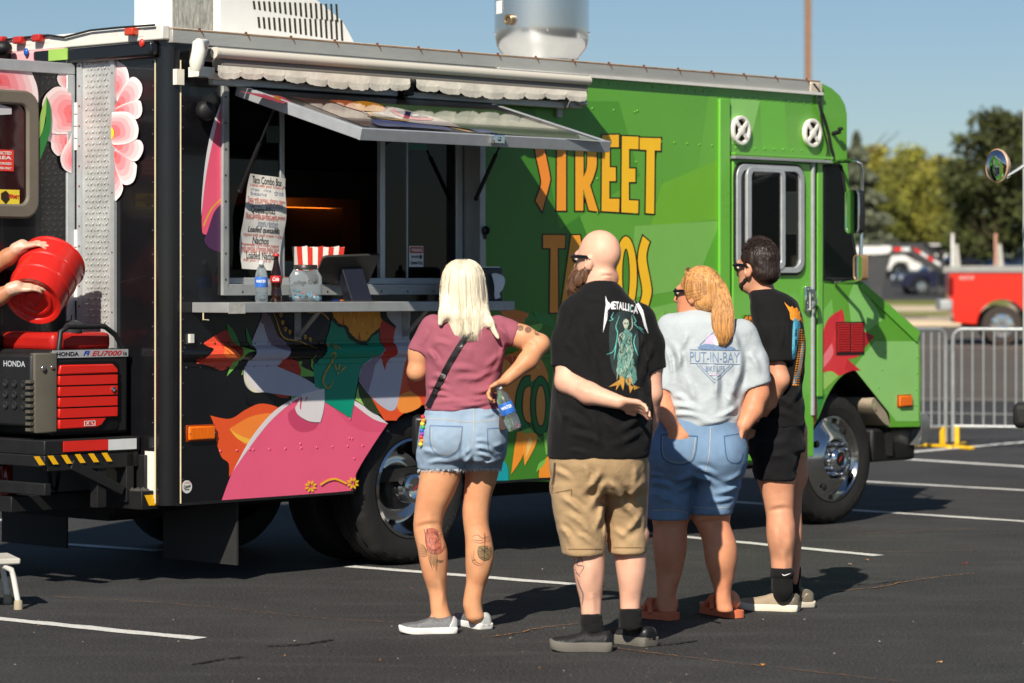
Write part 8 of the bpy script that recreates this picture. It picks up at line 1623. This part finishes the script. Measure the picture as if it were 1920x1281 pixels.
m = MB(); m.tube([tuple(Vector(P3.p(1432,556))-o+Vector((.066*math.cos(a),.062*math.sin(a),.012*math.sin(a+2.2)+.006))) for a in np.linspace(0,2*math.pi,24,endpoint=False)],.003,6,closed=True); m.build('neck_chain', mat('chain_gold',(150,110,50),.3,.8), P3.root, 60)

# ---------------------------------------------------------------- person with the red bucket (mostly out of frame)
P4 = Person('p4', 14.95, -150, 1105, 'person in dark shirt with clear gloves tipping a red bucket by the generator'); o = P4.o
B = Sdf(*P4.box(-260,420,110,1112,-.45,.45),.009)
sh = [(545,-175,-125,0,.07),(560,-205,-95,0,.10),(585,-220,-80,0,.12),(650,-215,-85,0,.13),(720,-210,-90,0,.13),(790,-212,-88,0,.14)]
B.loft(P4.rows(sh),.03,grow=-.02); B.loft(P4.rows([(800,-212,-152),(950,-200,-155),(1030,-198,-160),(1085,-192,-168)]),.03); B.loft(P4.rows([(800,-148,-88),(950,-145,-100),(1030,-142,-104),(1085,-138,-110)],.05),.03); B.chain([P4.p(-150,560),P4.p(-150,530)],[.06,.055],.03); M_ = head_frame((.9,.3),-.2); q = add_head(B,P4.p(-148,495),M_)
B.chain([P4.p(-92,590),P4.p(-60,620,-.06),P4.p(-30,578,-.12)],[.06,.05,.045],.03); B.chain([P4.p(-34,578,-.12),P4.p(0,556,-.14),P4.p(26,540,-.15)],[.046,.042,.031],.02); B.chain([P4.p(-100,585,.1),P4.p(-60,540,.08),P4.p(-20,505,.05)],[.06,.05,.045],.03); B.chain([P4.p(-20,505,.05),P4.p(15,482,.04),P4.p(36,466,.03)],[.045,.042,.031],.02)
bare_foot(B,(-170,1101),(-110,1098),.0); bare_foot(B,(-125,1106),(-60,1102),.0); B.build('body', skin('skin_brown',(176,122,88)), P4.root, o)
GV = mat('clear_glove',(204,164,140),.35,var=.15,vscale=40,bump=.3,bscale=50)
G1 = Sdf(*P4.box(10,500,100,580,-.32,.05),.005); hand(G1,P4.p(28,540,-.15),(.95,.05,.12),(.1,.6,-.75),1,.35,1.0); G1.cap(P4.p(20,543,-.15),P4.p(32,539,-.15),.036,.036,.01); G1.build('glove', GV, P4.root, o)
G2 = Sdf(*P4.box(10,425,150,510,-.2,.2),.005); hand(G2,P4.p(38,464,.03),(.95,-.1,.22),(.2,.2,-.95),1,.45,1.05); G2.cap(P4.p(30,468,.03),P4.p(42,462,.03),.036,.036,.01); G2.build('glove', GV, P4.root, o)
C = Sdf(*P4.box(-250,535,-40,815,-.25,.30),.009); C.loft(P4.rows(sh),.03); C.chain([P4.p(-95,590),P4.p(-68,618,-.05)],[.075,.066],.03); C.chain([P4.p(-100,585,.1),P4.p(-72,555,.09)],[.075,.066],.03); C.noise(.007,(6,6,12),141,True); C.build('t_shirt', BK, P4.root, o)
D = Sdf(*P4.box(-250,780,-60,1090,-.25,.30),.009); D.loft(P4.rows([(780,-214,-86,0,.14),(850,-214,-86,0,.14)]),.03); D.loft(P4.rows([(840,-214,-150),(980,-204,-155),(1072,-202,-160)],0,1.1),.02); D.loft(P4.rows([(840,-150,-86),(980,-146,-98),(1072,-144,-102)],.05,1.1),.02); D.noise(.006,(8,8,14),142,True); D.build('trousers', cloth('dark_trousers',(30,32,38),.2,.2,70), P4.root, o)
Hh = Sdf(*P4.box(-210,440,-90,540,-.2,.2),.007); Hh.ell(q(0,-.02,.03),(.084,.103,.102),.02,M_); Hh.ell(q(0,.125,-.05),(.12,.10,.115),.012,M_,True); Hh.noise(.005,(50,50,50),143,True); Hh.build('hair', HD, P4.root, o)
for he, to in (((-175,1104),(-105,1100)),((-130,1109),(-52,1104))): shoe(P4,he,to,.08,.105,BS,GS,.035,seed=1)
# the bucket: base towards the lower left, mouth to the upper right
bc = at(62,565,14.86); ax_ = Vector((.15,.58,.46)).normalized(); bk2 = empty('bucket', bc, 0, 'red metal bucket tilted with its ringed base showing, held in gloved hands', 'bucket'); bk2.rotation_mode = 'QUATERNION'; bk2.rotation_quaternion = Vector((0,0,1)).rotation_difference(ax_)
RB = mat('bucket_red',(196,30,22),.4,var=.08,vscale=8,coat=.3,bump=.05,bscale=14)
m = MB(); m.lathe([(0,.012),(.03,.012),(.034,.006),(.045,.006),(.05,.014),(.075,.014),(.08,.007),(.092,.007),(.098,.016),(.12,.016),(.125,.008),(.136,.002),(.146,.0),(.148,.012),(.152,.10),(.157,.106),(.157,.114),(.153,.12),(.158,.20),(.163,.206),(.163,.214),(.159,.22),(.165,.31),(.171,.316),(.171,.324),(.164,.326),(.160,.31),(.15,.10),(.14,.02)], n=64); m.build('pail', RB, bk2, 22)
m = MB(); m.tube([(.17*math.cos(a),.17*math.sin(a),.28+.10*math.sin(a)) for a in np.linspace(0,math.pi,16)],.004,8); m.build('bail_handle', M_CHROME, bk2, 60)
m = MB(); m.box((-.03,.160,.25),(.03,.185,.30)); m.build('handle_lug', RB, bk2, 40, .005)
